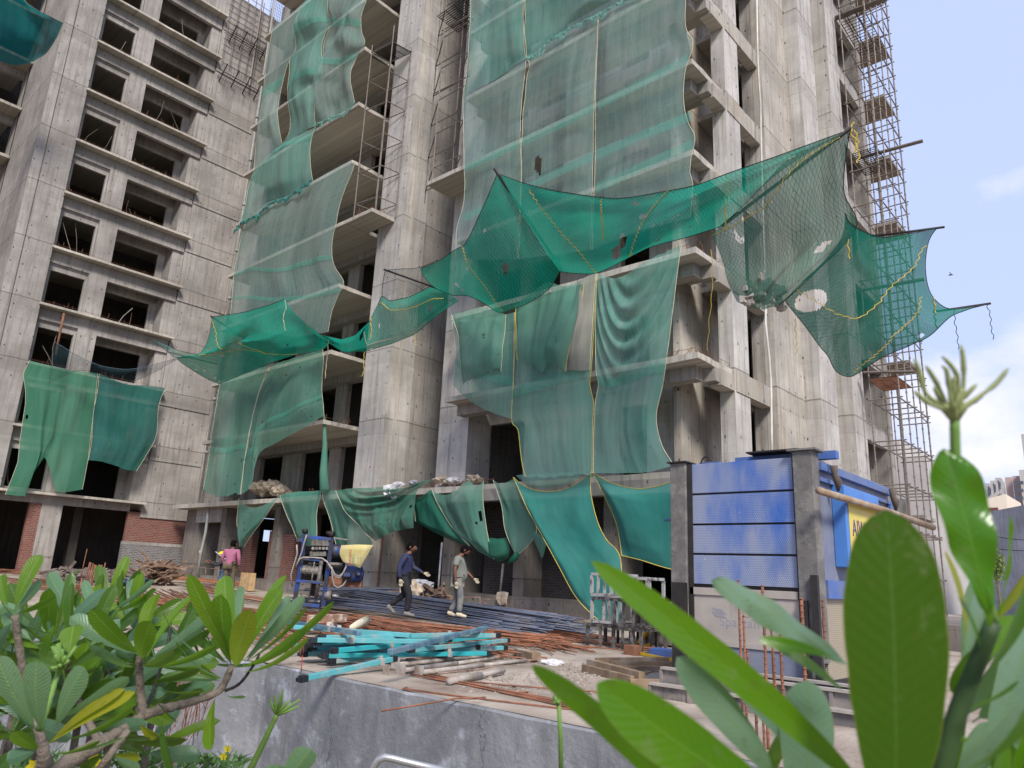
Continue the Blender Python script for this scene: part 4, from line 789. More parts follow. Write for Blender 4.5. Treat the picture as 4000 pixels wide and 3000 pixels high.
o, _ = sheet('catch_net', NCATCH, P(zD, [(1075,375),(1140,397),(1230,415),(1330,427),(1420,415),(1500,400),(1565,376),(1700,328),(1838,278)], 'd', 20.3, 15.2), P(zD, [(1208,586),(1250,590),(1290,588),(1340,565),(1400,535),(1480,513),(1555,490)], 'd', 21.6, 17.6),
      P(zD, [(1075,375),(1140,480),(1208,586)], 'd', 20.3, 21.6), P(zD, [(1838,278),(1740,330),(1660,390),(1600,450),(1555,490)], 'd', 15.2, 17.6),
      'large teal catch net right of the long black pole, rising to the tower corner', GC, 60, 34, .45, .06, 1.1, 1.2, seed=46, normal=(-.6, -.3, -.7), hems=('top', 'bottom', 'right'), hemm=BLACKS,
      cords=((ROPE, [(.12, .05), (.2, .5), (.3, .98)]), (ROPE, [(.36, .02), (.37, .35), (.37, .6)]), (ROPE, [(.55, 0), (.53, .4), (.52, .9)])), holes=((1333,545,9,18,.3), (1345,520,9,14,0.2)))
pole((1840, 275), (1560, 488), 15.1, 17.6, .04, 'dark pole rising to the right end of the big catch net', .0)
o, _ = sheet('catch_net', NDIRT, P(zD, [(1838,280),(1700,345),(1640,410),(1590,458),(1535,505)], 'd', 15.2, 17.4)[::-1], P(zD, [(1590,650),(1620,664),(1650,668),(1690,652)], 'd', 17.2, 16.6), P(zD, [(1535,505),(1558,560),(1570,610),(1590,650)], 'd', 17.4, 17.2), P(zD, [(1838,280),(1826,350),(1824,420),(1850,492),(1770,575),(1690,652)], 'd', 15.2, 16.5),
      'heavy grey bag of catch net full of debris hanging at the tower corner', GC, 50, 44, .32, .12, 1.6, .9, seed=47, normal=(-.3, -.6, -.7), hems=('right',), hemm=BLACKS, cords=((ROPE, [(0, .02), (.4, .12), (.75, .03), (1, 0)]),), holes=((1778,532,6,24,.9),))
db = MB()
for k in range(60):
    u = random.random(); p = ad(1600+u*95+rnd(-5, 5), 640-18*math.sin(u*3.1)+rnd(-25, 20)+8, 16.9); s = rnd(.02, .07)
    db.hexa([p+V((rnd(-s, s), rnd(-s, s), rnd(-s, s)))*.5+V(c)*s for c in ((-1,-1,-1),(1,-1,-1),(1,1,-1),(-1,1,-1),(-1,-1,1),(1,-1,1),(1,1,1),(-1,1,1))])
tag(db.build('debris', simple('debris', (.35, .32, .28, 1), .95, 0, .3)), 'grey rubble lying in the bottom of the sagging debris net', 'rubble', kind='stuff')
o, _ = sheet('catch_net', netmat('sky_net', srgb(30, 135, 112), srgb(60, 140, 128), .80, .45, .5, mesh=.7, streak=False), P(z7, [(925,60),(960,130),(1060,190),(1180,225),(1310,210),(1590,165)], 'd', 15.4, 17.5), P(z7, [(490,690),(560,780),(640,880),(740,1020),(800,1090),(860,1200),(950,1237),(1030,1200),(1200,1090),(1400,1000),(1530,930),(1700,790),(1945,715)], 'd', 16.6, 18.5),
      P(z7, [(925,60),(900,240),(750,430),(600,570),(490,690)], 'd', 15.4, 16.6), P(z7, [(1590,165),(1530,260),(1500,420),(1510,560),(1550,660),(1640,735),(1740,740),(1945,715)], 'd', 17.5, 18.5),
      'ragged catch net spread against the sky at the far right corner', GC, 130, 90, .35, .05, 1., .4, seed=48, normal=(-.2, -.6, -.7), hems=('top', 'right', 'bottom'), hemm=BLACKS,
      cords=((ROPE, [(.0, .85), (.3, .5), (.6, .25), (.97, .12)]), (ROPE, [(.4, .95), (.6, .6), (.9, .45)])), holes=((1752,650,36,23,-.35), (1990,725,7,4,-.6)))
pole(z7(1640, 160), z7(1100, 230), 17.5, 18.2, .03, 'upper dark pole tip of the net against the sky'); pole(z7(1970, 710), z7(1560, 770), 18.5, 18.6, .03, 'lower dark pole tip of the net against the sky')
# loose rope ends
for i, (fr, pts, d, lab) in enumerate([
    (zD, [(1839,275),(1845,262),(1838,285),(1850,310),(1846,330)], 15.1, 'yellow rope ends tied to the tip of the right catch net pole'),
    (zD, [(1846,280),(1853,305),(1849,320),(1857,332),(1851,352)], 15.1, 'wavy yellow rope end dangling from the right pole tip'),
    (zD, [(1568,376),(1570,400),(1567,440),(1569,496)], 17.0, 'straight yellow rope hanging over the right catch net'),
    (zD, [(615,648),(618,665),(612,685),(616,715)], 31, 'cream rope hanging from the top corner of the left catch net'),
    (z4, [(705,970),(700,1060),(690,1150),(682,1250)], 30, 'cream rope end below the left catch net beside the balcony'),
    (z4, [(965,1060),(958,1130),(962,1190),(945,1235)], 28, 'yellow rope end in front of the tall pier below the swag'),
    (z4, [(1015,800),(1010,860),(1018,900),(1005,970)], 27, 'pair of yellow rope ends hanging at the left of the swag'),
    (z4, [(1338,925),(1330,970),(1338,1000),(1330,1030)], 26, 'short yellow rope end on the bottom hem of the swag'),
    (z7, [(940,80),(935,180),(945,300),(955,390)], 16, 'yellow rope hanging in front of the sky net left part'),
    (z7, [(1315,210),(1335,270),(1322,330),(1335,400)], 17.3, 'thin yellow rope ends on the upper edge of the sky net'),
    (z7, [(1555,670),(1570,730),(1568,800),(1580,890)], 18, 'yellow rope hanging from the right edge of the sky net'),
    (z7, [(1710,750),(1715,850),(1730,930),(1740,1040)], 18.4, 'thin dark cord hanging against the sky under the lower pole'),
    (z7, [(1945,720),(1970,800),(1975,880),(1995,970)], 18.5, 'thin dark cord hanging from the far right pole tip'),
    (z7, [(570,820),(565,900),(575,980),(570,1090)], 17, 'thin yellow cord hanging against the corner tower wall'),
    (z6, [(1620,320),(1625,600),(1605,830),(1590,1050)], 18.3, 'thin red cord hanging in front of the bare corner balcony'),
    (r7, [(250,540),(245,560),(258,610)], 38, 'white strap end under the fresh green net')]):
    m = MB(); q = spline(P(fr, pts, 'd', d), 16); m.tube([p+V((0, .02*math.sin(k*1.7+i), 0)) for k, p in enumerate(q)], .016 if 'thin' not in lab else .009, 5)
    tag(m.build('rope', ROPEW if ('cream' in lab or 'white' in lab) else (BLACKS if 'dark' in lab else ROPE)), lab, 'rope', 'loose rope ends on the nets')
# ================================================================ SCAFFOLDS
r4 = zf(1100,1400,2.765); r1 = zf(1300,0,3.16); r2 = zf(1200,500,3.16); r9 = zf(1350,1850,3.16); r8 = zf(700,1850,3.16); sF = zf(1100,2300,1.843); q2 = zf(2200,2150,2.37); RZ = zf(2500,1700,1.276)
def post(a, b, parent, mat=PIPE, r=.027):
    m = MB(); m.tube([a, b], r, 7)
    n = int((V(b)-V(a)).length/.5)
    for k in range(1, n+1):
        c = V(a)+(V(b)-V(a))*(k*.5/(V(b)-V(a)).length); m.tube([c-V((0, 0, .03)), c+V((0, 0, .03))], .036, 7)
    return m.build('post', mat, parent)
def grate(p, u, v, nu, nv, r, name, mat, parent):
    m = MB(); p, u, v = V(p), V(u), V(v)
    for i in range(nu+1): a = p+u*i/nu; m.tube([a, a+v], r, 4)
    for j in range(nv+1): a = p+v*j/nv-V((0, 0, .01)); m.tube([a, a+u], r, 4)
    return m.build(name, mat, parent)
GSC = 'cup lock scaffold towers'
def tower(label, P1, P2, P3, z0, zt, rings, brace=True):
    """P1,P2,P3: plan corners; P4 completes the rectangle"""
    P4 = (P1[0]+P3[0]-P2[0], P1[1]+P3[1]-P2[1]); c = [P1, P2, P3, P4]
    e = empty('scaffold_tower', (P2[0], P2[1], z0), label, 'scaffold', GSC)
    for i, (x, y) in enumerate(c): post((x, y, z0), (x, y, zt+[.3, .8, .2, .1][i]), e)
    for z in rings:
        m = MB()
        for i in range(4): a, b = c[i], c[(i+1) % 4]; m.tube([(a[0], a[1], z+.02*(i % 2)), (b[0], b[1], z+.02*(i % 2))], .024, 6)
        m.build('ledger_ring', PIPE, e)
    return e
a1 = az(*r2(575, 1085), 16.3); a2 = az(*r2(847, 995), 16.3); a3 = az(*r2(1092, 1092), 16.3)
zsA = [ax(*r1(*p), a2.x).z for p in ((740, 520), (700, 885), (655, 1258), (625, 1645))]+[ax(*r2(*p), a2.x).z for p in ((912, 455), (860, 850))]
tA = tower('scaffold tower standing on the balcony corner in front of the tall bare pier', (a1.x, a1.y), (a2.x, a2.y), (a3.x, a3.y), 16.26, ax(*r1(765, 310), a2.x).z-.8, zsA)
zt = zsA[0]; grate((a2.x+.05, a2.y-.1, zt-.05), (a3.x-a2.x-.1, a3.y-a2.y, 0), (a1.x-a2.x, a1.y-a2.y+.3, 0), 14, 4, .02, 'platform_grate', BLACKS, tA)
b1 = V((17.0, 20.2, 16.27)); b2 = V((17.0, 18.62, 16.27)); b3 = V((18.02, 20.2, 16.27))
zsB = [ax(*r1(*p), 17.0).z for p in ((1432, 55), (1408, 440), (1370, 828), (1325, 1228), (1287, 1645))]+[ax(*r2(1567, 490), 17.0).z]
tB = tower('scaffold tower in the dark slot, partly behind the big net edge', (b1.x, b1.y), (b2.x, b2.y), (b3.x, b3.y), 16.27, 31.5, zsB)
grate((16.9, 18.6, zsB[0]-.35), (1.2, 0, 0), (0, 2.0, 0), 12, 4, .022, 'platform_grate', BLACKS, tB)
for i, (p, zz) in enumerate((((1345, 382), None), ((1255, 1152), None))):
    c = ax(*r1(*p), 17.0); m = MB(); m.tube([c, (c.x+.1, c.y-1.9, c.z)], .028, 6); m.build('cantilever_tube', PIPE, tB)
# tall scaffold on the tower's far side, free against the sky
tc_ = empty('scaffold', (29, 7.2, 0), 'very tall lattice scaffold standing against the sky at the right tower end', 'scaffold')
xs = [27.15, 28.1, 29.0, 29.9, 30.8]; ys_ = [7.6, 6.66]
for y in ys_:
    for i, x in enumerate(xs):
        if y > 7 and i in (1,): continue
        post((x, y, .3), (x, y, 36.5+rnd(-1, 1.5)), tc_, PIPE, .023)
for x in (31.9,): post((x, 6.9, .3), (x, 6.9, 33), tc_, PIPE, .03); post((x, 7.9, .3), (x, 7.9, 33), tc_, PIPE, .03)
lv = 1.9; k = 0
while lv < 36:
    m = MB()
    for y in ys_: m.tube([(xs[0]-.15, y, lv), (xs[-1]+.2, y, lv)], .026, 6)
    for x in xs: m.tube([(x, ys_[0]+.1, lv+.03), (x, ys_[1]-.1, lv+.03)], .024, 6)
    m.tube([(xs[-1], ys_[1]+.2, lv+.02), (31.9, 6.9, lv+.02)], .024, 6); m.tube([(31.9, 6.8, lv+.02), (31.9, 8.0, lv+.02)], .024, 6)
    m.build('ledger_level', PIPE, tc_)
    lv += 1.5; k += 1
for i, (x0, z0, x1, z1_) in enumerate(((27.15, 5.6, 30.8, 5.55),)): pass
for z in (8.7, 17.7, 23.9, 30):
    grate((27.2, 6.7, z), (1.9 if z < 20 else 2.7, 0, 0), (0, .95, 0), 14, 3, .018, 'platform_grate', BLACKS if z > 9 else RUST, tc_)
WOOD = simple('old_timber', (.26, .18, .115, 1), .9, 0, .3, 4, dirt=(.42, .36, .29, 1), dscale=2.5, dlo=.5, dhi=.7)
GREYW = simple('grey_boards', (.17, .145, .13, 1), .85, 0, .25, 4)
def plank(a, b, w, h, label, group='planks', mat=None, name='timber_plank', cat='plank'):
    m = MB(); m.beam(a, b, w, h); return tag(m.build(name, mat or WOOD, bevel=.004), label, cat, group)
plank((27.6, 7.9, 24.4), (27.9, 4.6, 24.45), .28, .05, 'bundle of boards sticking out of the tall scaffold towards the sky', 'boards lying on the tall scaffold', GREYW)
plank((28.3, 7.7, 18.1), (28.6, 5.4, 18.15), .2, .05, 'board across the tall scaffold above the sky net', 'boards lying on the tall scaffold', GREYW)
plank((27.2, 7.6, 12.1), (27.4, 5.6, 12.1), .24, .05, 'board across the tall scaffold seen through the sky net', 'boards lying on the tall scaffold', GREYW)
plank((26.9, 7.7, 8.9), (27.3, 6.2, 8.8), .2, .05, 'board on the tall scaffold right below the sky net', 'boards lying on the tall scaffold', GREYW)
# form-work cages clamped to the left wing wall, and the lattice on its top storeys
def cage(p0, p1, label):
    a = ay(*z1(*p0), 39.7); b = ay(*z1(*p1), 39.7); e = MB()
    z0 = min(a.z, b.z); x0, x1 = a.x, 18.9
    for y in (39.55, 40.3):
        for z in (z0, z0+.55): e.tube([(x0, y, z), (x1, y, z)], .018, 4)
    n = 16
    for i in range(n+1):
        x = x0+(x1-x0)*i/n; e.tube([(x, 39.55, z0+.55), (x, 39.55, z0), (x, 40.3, z0)], .010, 4)
    for i in range(4): e.tube([(x0, 39.6+.2*i, z0), (x1, 39.6+.2*i, z0)], .012, 4)
    for i in range(4):
        x = x0+.15+(x1-x0-.3)*i/3; e.beam((x, 39.5, z0+.6), (x, 40.33, z0-.25), .05); 
    tag(e.build('bracket_platform', BLACKS), label, 'bracket platform', 'steel bracket platforms on the left wing')
cage((1600, 520), (1850, 640), 'lower steel bracket platform clamped to the left wing wall'); cage((1670, 240), (1900, 360), 'upper steel bracket platform clamped to the left wing wall')
lat = MB()
for i in range(12): z = 31.9+i*.42; lat.tube([(16.2, 40.1, z), (18.95, 40.1, z)], .022, 4)
for i in range(6): x = 16.3+i*.52; lat.tube([(x, 40.05, 31.2), (x, 40.05, 36.8)], .028, 5)
lat.tube([(18.2, 40.0, 30.4), (18.2, 40.0, 37.4)], .05, 6)
tag(lat.build('formwork_lattice', PIPE), 'lattice of tubes bracing the topmost wall of the left wing', 'scaffold')
sc_ = MB()
for i in range(14): sc_.tube([(18.6+i*.12, 39.6, 35.3), (18.6+i*.12, 39.6, 37.6)], .01, 4)
for i in range(10): sc_.tube([(18.6, 39.6, 35.4+i*.22), (20.3, 39.6, 35.4+i*.22)], .01, 4)
tag(sc_.build('mesh_screen', BLACKS), 'wire mesh screen against the sky above the wing corner', 'screen')
# ================================================================ BLUE HOIST CAGE
BLUEP = simple('blue_paint_dusty', (.025, .11, .46, 1), .5, 0, .2, 3, dirt=(.27, .27, .29, 1), dscale=1.6, dlo=.34, dhi=.58, streak=True, bump=.1)
BLUE2 = simple('blue_steel', (.06, .13, .36, 1), .5, 0, .15, 3, dirt=(.16, .17, .22, 1), dscale=2, dlo=.4, dhi=.7)
GREYB = simple('grey_side_sheet', (.17, .19, .27, 1), .6, 0, .15, 2, dirt=(.24, .24, .25, 1), dscale=2)
GREYP = simple('grey_primer', (.36, .32, .28, 1), .75, 0, .12, 3, dirt=(.22, .2, .18, 1), dscale=3, dlo=.55, dhi=.75, streak=True)
POSTM = simple('dirty_steel_post', (.15, .14, .13, 1), .7, .1, .2, 9, dirt=(.23, .215, .195, 1), dscale=4, dlo=.5, dhi=.62, bump=.3)
def perf(name, c, dirt, hole):
    m, nt, lk = newmat(name); b = nt['Principled BSDF']
    g = nt.new('ShaderNodeNewGeometry'); sp = nt.new('ShaderNodeSeparateXYZ'); lk.new(g.outputs['Position'], sp.inputs[0])
    u = mth(nt, lk, 'ADD', sp.outputs[0], sp.outputs[1]); row = mth(nt, lk, 'FLOOR', mth(nt, lk, 'DIVIDE', mth(nt, lk, 'ADD', sp.outputs[2], 10), .022))
    off = mth(nt, lk, 'MULTIPLY', mth(nt, lk, 'MODULO', row, 2), .0125)
    du = mth(nt, lk, 'SUBTRACT', mth(nt, lk, 'MODULO', mth(nt, lk, 'ADD', mth(nt, lk, 'ADD', u, 100), off), .025), .0125)
    dz = mth(nt, lk, 'SUBTRACT', mth(nt, lk, 'MODULO', mth(nt, lk, 'ADD', sp.outputs[2], 10), .022), .011)
    h = mth(nt, lk, 'LESS_THAN', mth(nt, lk, 'ADD', mth(nt, lk, 'POWER', du, 2), mth(nt, lk, 'POWER', dz, 2)), .00005)
    d = noise(nt, lk, posn(nt, lk, (1, 1, .35)), 1.5, 7, .62); d2 = noise(nt, lk, posn(nt, lk), 14, 4, .7)
    cc = mixc(nt, lk, ramp(nt, lk, d, .33, .56, 0, .9), c, dirt); cc = mixc(nt, lk, ramp(nt, lk, d2, .68, .76, 0, .7), cc, (.6, .6, .62, 1)); cc = mixc(nt, lk, mth(nt, lk, 'MULTIPLY', h, hole), cc, (.02, .03, .06, 1))
    lk.new(cc, b.inputs['Base Color']); b.inputs['Roughness'].default_value = .45; return m
PERF = perf('perforated_blue', (.025, .12, .46, 1), (.30, .33, .42, 1), .5); PERFY = perf('perforated_cream', (.45, .34, .14, 1), (.36, .31, .22, 1), .7)
HX, HY0, HY1, HX1 = 9.3, 3.30, 5.34, 12.45
ho = empty('hoist_cage', (HX, 4.3, .2), 'big blue construction hoist cage with a grey lower panel and yellow side sign', 'hoist')
def hz_(py, px=1600): return ax(px, py, HX).z
ZT = 1.3+.1755*HX+.02
zs_ = [ZT, ZT-.43, ZT-.84, ZT-1.23, ZT-1.63]
for i in range(4): boxes('blue_panel', PERF, ho, [(HX, HX+.04, HY0+.30, HY1-.30, zs_[i+1]+.022, zs_[i]-.005)], .004)
boxes('panel_joint', BLACKS, ho, [(HX+.03, HX+.06, HY0+.28, HY1-.28, .4, ZT-.02)])
boxes('rail', GREYP, ho, [(HX-.02, HX+.04, HY0+.30, HY1-.29, ZT-1.75, ZT-1.655)], .004)
gp = boxes('grey_panel', GREYP, ho, [(HX, HX+.029, HY0+.30, HY1-.30, ZT-2.30, ZT-1.752)])
boxes('rail', GREYP, ho, [(HX-.02, HX+.04, HY0+.30, HY1-.29, ZT-2.37, ZT-2.302)], .004)
boxes('lower_panel', GREYB, ho, [(HX, HX+.029, HY0+.30, HY1-.30, ZT-2.66, ZT-2.372)])
boxes('corner_post', POSTM, ho, [(HX-.06, HX+.14, HY1-.27, HY1-.03, .1, ZT+.02)], .01)
boxes('corner_post', BLACKS, ho, [(HX-.02, HX+.1, HY1-.345, HY1-.275, .2, ZT)])
boxes('corner_post', POSTM, ho, [(HX-.06, HX+.16, HY0+.02, HY0+.27, .5, ZT+.06)], .01)
boxes('post_cap', BLACKS, ho, [(HX-.1, HX+.2, HY1-.3, HY1, ZT+.021, ZT+.04)]); boxes('post_cap', POSTM, ho, [(HX-.1, HX+.22, HY0-.04, HY0+.32, ZT+.061, ZT+.085)])
for bx in [(HX-.13, HX-.061, HY1-.28, HY1-.08, .1, 1.35), (HX-.13, HX-.061, HY0+.02, HY0+.1, .3, 1.5), (HX-.11, HX-.061, HY0+.16, HY0+.24, .3, 1.2)]: boxes('guide_channel', BLACKS, ho, [bx])
boxes('side_panel', GREYB, ho, [(HX+.161, HX1, HY0+.05, HY0+.09, ZT-1.62, ZT-.02)])
boxes('side_rail', BLUE2, ho, [(HX+.161, HX1, HY0-.02, HY0+.049, ZT-.16, ZT-.06), (HX+.161, HX1, HY0+.0, HY0+.049, ZT-.3, ZT-.25), (HX+.161, HX1, HY0-.01, HY0+.049, ZT-1.72, ZT-1.5), (HX1-.12, HX1, HY0-.01, HY0+.048, ZT-1.49, ZT-.31)], .004)
boxes('side_panel', PERFY, ho, [(HX+.161, HX1, HY0+.051, HY0+.089, .3, ZT-1.721)])
boxes('back_panel', POSTM, ho, [(HX1+.001, HX1+.95, HY0+.1, HY0+.14, .5, ZT-.12), (HX1+.951, HX1+1.0, HY0+.04, HY0+.2, .5, ZT-.1)])
boxes('roof_sheet', BLUE2, ho, [(HX+.2, HX1, HY0+.3, HY1-.3, ZT-.1, ZT-.07)])
boxes('roof_plate', BLACKS, ho, [(HX+.1, HX+.5, HY0+.25, HY0+.95, ZT+.11, ZT+.13)]); boxes('roof_beam', BLUE2, ho, [(HX+.3, HX+.42, HY0-.15, HY0+1.2, ZT+.0, ZT+.10), (HX+.2, HX+.3, HY1-.65, HY1-.35, ZT+.02, ZT+.05)])
m = MB(); m.tube([(HX+.12, HY1-.5+.08*math.cos(t), ZT+.02+.09*math.sin(t)) for t in [i*.4 for i in range(8)]], .012, 5); m.build('lifting_eye', BLACKS, ho)
m = MB(); m.tube([(HX+.35, HY1+.3, ZT-.73), (HX+.3, HY1-.02, ZT-.72)], [.02, .035], 6); m.build('side_bar', BLUE2, ho)
# sign box on the side, with its lettering
YEL = simple('yellow_sign', (.62, .50, .10, 1), .5, 0, .06, 2); SBLUE = simple('sign_blue', (.07, .20, .52, 1), .45, 0, .1, 2)
SX0, SX1 = HX+.62, HX+2.05; SZ1 = ZT-.30; SZ0 = ZT-1.33
sg = boxes('sign_box', SBLUE, ho, [(SX0, SX1, HY0-.12, HY0+.048, SZ0, SZ1)], .01)
m = MB(); m.box(SX0+.10, SX1-.08, HY0-.127, HY0-.121, SZ0+.17, SZ1-.13); sub(m, 'sign_face', YEL, sg)
def text(s, size, loc, rot, mat, name, parent, ext=.004, squeeze=1.):
    c = bpy.data.curves.new(name, 'FONT'); c.body = s; c.size = size; c.extrude = ext; c.space_character = 1.05; c.align_x = 'CENTER'
    t = bpy.data.objects.new('tmp', c); col.objects.link(t); dg = bpy.context.evaluated_depsgraph_get(); me = bpy.data.meshes.new_from_object(t.evaluated_get(dg)); col.objects.unlink(t); bpy.data.objects.remove(t)
    M = Matrix.Translation(loc) @ rot.to_4x4() @ Matrix.Diagonal((squeeze, 1, 1, 1)); me.transform(M); me.materials.clear(); me.materials.append(mat); me.name = name
    o = bpy.data.objects.new(name, me); col.objects.link(o); o.parent = parent
    if parent.type == 'EMPTY': o.matrix_parent_inverse = Matrix.Translation(-parent.location)
    return o
ROTY = Matrix(((1,0,0),(0,0,-1),(0,1,0)))              # text facing -Y
ROTX = Matrix(((0,0,-1),(-1,0,0),(0,1,0)))             # text facing -X
INK = simple('sign_ink', (.10, .06, .16, 1), .6)
text('AJWATIR', .31, V(((SX0+SX1)/2, HY0-.130, SZ0+.40)), ROTY, INK, 'lettering', sg, .003, .80)
m = MB(); m.box(SX0+.24, SX1-.2, HY0-.131, HY0-.1275, SZ0+.30, SZ0+.325); sub(m, 'underline', simple('sign_red', (.45, .06, .04, 1), .5), sg)
m = MB(); m.box(SX0+.24, SX1-.2, HY0-.131, HY0-.1275, SZ0+.272, SZ0+.297); sub(m, 'underline', simple('sign_white', (.6, .62, .55, 1), .5), sg)
FADE = simple('faded_ink', (.26, .25, .27, 1), .8, 0, .1); FADER = simple('faded_red_ink', (.36, .25, .22, 1), .8, 0, .1)
text('Spartan', .17, V((HX-.001, (HY0+HY1)/2+.05, ZT-2.12)), ROTX, FADE, 'faded_lettering', gp, .001, 1.)
yc = (HY0+HY1)/2
for sgn in (1, -1):
    m = MB()
    for k in range(2):
        w0 = .13+.0*k; y_ = yc+.05+sgn*(.30); m.poly([(HX-.002-.001*k, y_+.08*sgn, ZT-1.90-.05*k), (HX-.002-.001*k, y_-.06*sgn, ZT-1.92-.05*k), (HX-.002-.001*k, y_-.14*sgn, ZT-1.98-.05*k), (HX-.002-.001*k, y_+.02*sgn, ZT-1.96-.05*k)])
    sub(m, 'faded_wing', FADE, gp)
m = MB(); m.tube([(HX-.003, yc-.06+.05*math.cos(t), ZT-1.93+.06*math.sin(t)) for t in [i*math.pi/8 for i in range(17)]], .004, 4); sub(m, 'faded_shield', FADER, gp)
# loose pole lashed across the hoist side
pz = MB(); pa = ay(*zf(3050,1800,3.386)(505, 395), HY0-.2); pb = ay(*zf(3050,1800,3.386)(2010, 880), HY0-.2); pz.tube([pa, pa.lerp(pb, .5)+V((0, 0, .02)), pb], [.045, .05, .055], 8)
tag(pz.build('timber_pole', WOOD, None, True), 'round timber pole leaning across the yellow hoist sign', 'pole')
for p, lab in (((700, 60), 'brown rag tied on the hoist top edge'), ((1470, 370), 'brown rag hanging at the far end of the hoist side')):
    a = ay(*zf(3050,1800,3.386)(*p), HY0-.1); m = MB(); m.tube([a, a+V((.02, 0, -.12)), a+V((.06, -.02, -.2)), a+V((.1, 0, -.32))], [.05, .04, .055, .015], 6); tag(m.build('rag', simple('rag_brown', (.12, .095, .075, 1), .95), None, True), lab, 'rag')
# ================================================================ REBAR STRAIGHTENING MACHINE
MBL = simple('machine_blue', (.02, .08, .36, 1), .5, .1, .2, 5, dirt=(.06, .06, .07, 1), dscale=3.5, dlo=.36, dhi=.56)
MGR = simple('machine_grey', (.26, .24, .21, 1), .6, .3, .3, 6, dirt=(.10, .08, .06, 1), dscale=5)
MC = az(*zf(1120,2060,4.879)(470, 1560), .25); MD = 21.7
def mp_(x, y, dd=0.): px, py = zf(1120,2060,4.879)(x, y); return ad(px, py, MD+dd)
mc = empty('straightening_machine', (MC.x, MC.y, .2), 'blue upright rebar straightening machine with rollers, cables and side motor', 'machine')
def bar(name, mat, a, b, w, h=None, da=0, db=0, parent=mc):
    m = MB(); m.beam(mp_(*a, da), mp_(*b, db), w, h or w, up=R[2][:] if False else (0, 0, 1)); return m.build(name, mat, parent, bevel=.006)
for dd in (0, .5):
    bar('upright', MBL, (350, 130), (140, 1500), .12, .10, dd, dd); bar('upright', MBL, (860, 190), (690, 1500), .12, .10, dd, dd)
    bar('top_beam', MBL, (370, 175), (850, 230), .16, .09, dd, dd); bar('cross_beam', MBL, (180, 1020), (720, 1055), .15, .08, dd, dd); bar('cross_beam', MBL, (270, 600), (780, 640), .07, .06, dd, dd)
    bar('base_beam', MBL, (270, 1460), (640, 1500), .26, .09, dd, dd)
boxes_ = None
for (a, b, w_) in (((330, 300), (330, 520), .05), ((420, 690), (700, 700), .05), ((640, 900), (640, 1010), .12), ((420, 1400), (640, 1410), .10)): bar('bracket', MGR, a, b, w_, .06, .2, .2)
bar('back_plate', BLACKS, (560, 640), (520, 1300), .22, .03, .35, .35)
bar('side_bracket', MBL, (190, 240), (330, 240), .08, .1)
m = MB(); m.box(0, 1, 0, 1, 0, 1); m = MB()
for k in range(5):
    c = mp_(500+k*66, 330+k*3, -.08); m.beam(c+V((0, 0, .14)), c+V((0, 0, -.02)), .075, .10); m.tube([mp_(500+k*66, 400, -.14), mp_(500+k*66, 400, .1)], .045, 10)
    m.beam(mp_(480+k*62, 460+6*(k % 2), -.06), mp_(478+k*62, 540, -.06), .09, .1)
m.build('roller_block', MGR, mc)
m = MB(); m.tube([mp_(290, 800, .1), mp_(620, 830, .1)], .13, 16); 
for k in range(5): m.tube([mp_(290+k*80, 800+k*7, .1), mp_(300+k*80, 801+k*7, .1)], .165, 16)
m.build('roller_drum', MGR, mc)
for (a, b, r_) in (((530, 640), (430, 1330), .022), ((660, 640), (560, 1330), .06), ((300, 1080), (265, 1380), .02)):
    m = MB(); m.tube([mp_(*a), mp_(*b)], r_, 8); m.build('shaft', MGR, mc, True)
for (a, r_, w_) in (((350, 75), .07, .03), ((860, 130), .09, .03), ((800, 110), .06, .03)):
    m = MB(); c = mp_(*a); d_ = nrm(R @ V((1, 0, .3))); m.tube([c-d_*w_*2, c+d_*w_*2], r_, 14); m.build('pulley', BLACKS, mc, True)
m = MB(); c = mp_(930, 450, .2); d_ = nrm(R @ V((1, 0, 0))); m.tube([c-d_*.16, c+d_*.16], .20, 18); m.tube([c+d_*.16, c+d_*.28], .10, 12); m.build('drum_housing', MBL, mc, True)
bar('arm', MGR, (880, 200), (1160, 240), .05, .04); bar('arm', MGR, (800, 690), (1070, 700), .09, .07); bar('motor_mount', RUST, (780, 1030), (1440, 1040), .2, .3, .2, .2)
mo = MB(); a = mp_(1090, 880, .15); b = mp_(1440, 895, .15); mo.tube([a, a.lerp(b, .04), a.lerp(b, .94), b], [.20, .235, .235, .17], 20); mo.tube([b, b+(b-a)*.05], .12, 14); mo.tube([mp_(1360, 900, -.15), mp_(1385, 905, -.24)], [.09, .02], 10); mt = mo.build('motor', MBL, mc, True)
m = MB(); m.beam(mp_(1110, 900, -.12), mp_(1230, 905, -.12), .36, .1); sub(m, 'terminal_box', MBL, mt)
bar('gearbox', BLACKS, (800, 780), (1060, 830), .34, .3, .3, .3)
m = MB(); c = mp_(800, 1290, .05); m.tube([c-d_*.1, c+d_*.08], .14, 14); m.build('pulley', MGR, mc, True)
CAB = simple('cable_grey', (.34, .31, .28, 1), .6)
for pts in ([(380, 140), (330, 300), (290, 470), (200, 700), (180, 740)], [(190, 720), (250, 600), (320, 570), (500, 575), (680, 590), (760, 650), (850, 760), (920, 900), (1000, 930), (1080, 860), (1160, 690)], [(760, 640), (860, 800), (900, 920), (1000, 965), (1070, 880)], [(860, 760), (870, 980), (900, 1110), (980, 1150), (1080, 1100), (1140, 1000)], [(190, 330), (200, 500), (80, 900), (100, 1120)]):
    m = MB(); m.tube([mp_(*p, -.18) for p in pts], .022, 6); m.build('cable', CAB, mc, True)
sk = MB(); 
def mpp(x, y): return mp_(x, y, -.25)
SACK = simple('yellow_sack', (.62, .53, .22, 1), .8, 0, .12, 3, dirt=(.60, .56, .40, 1))
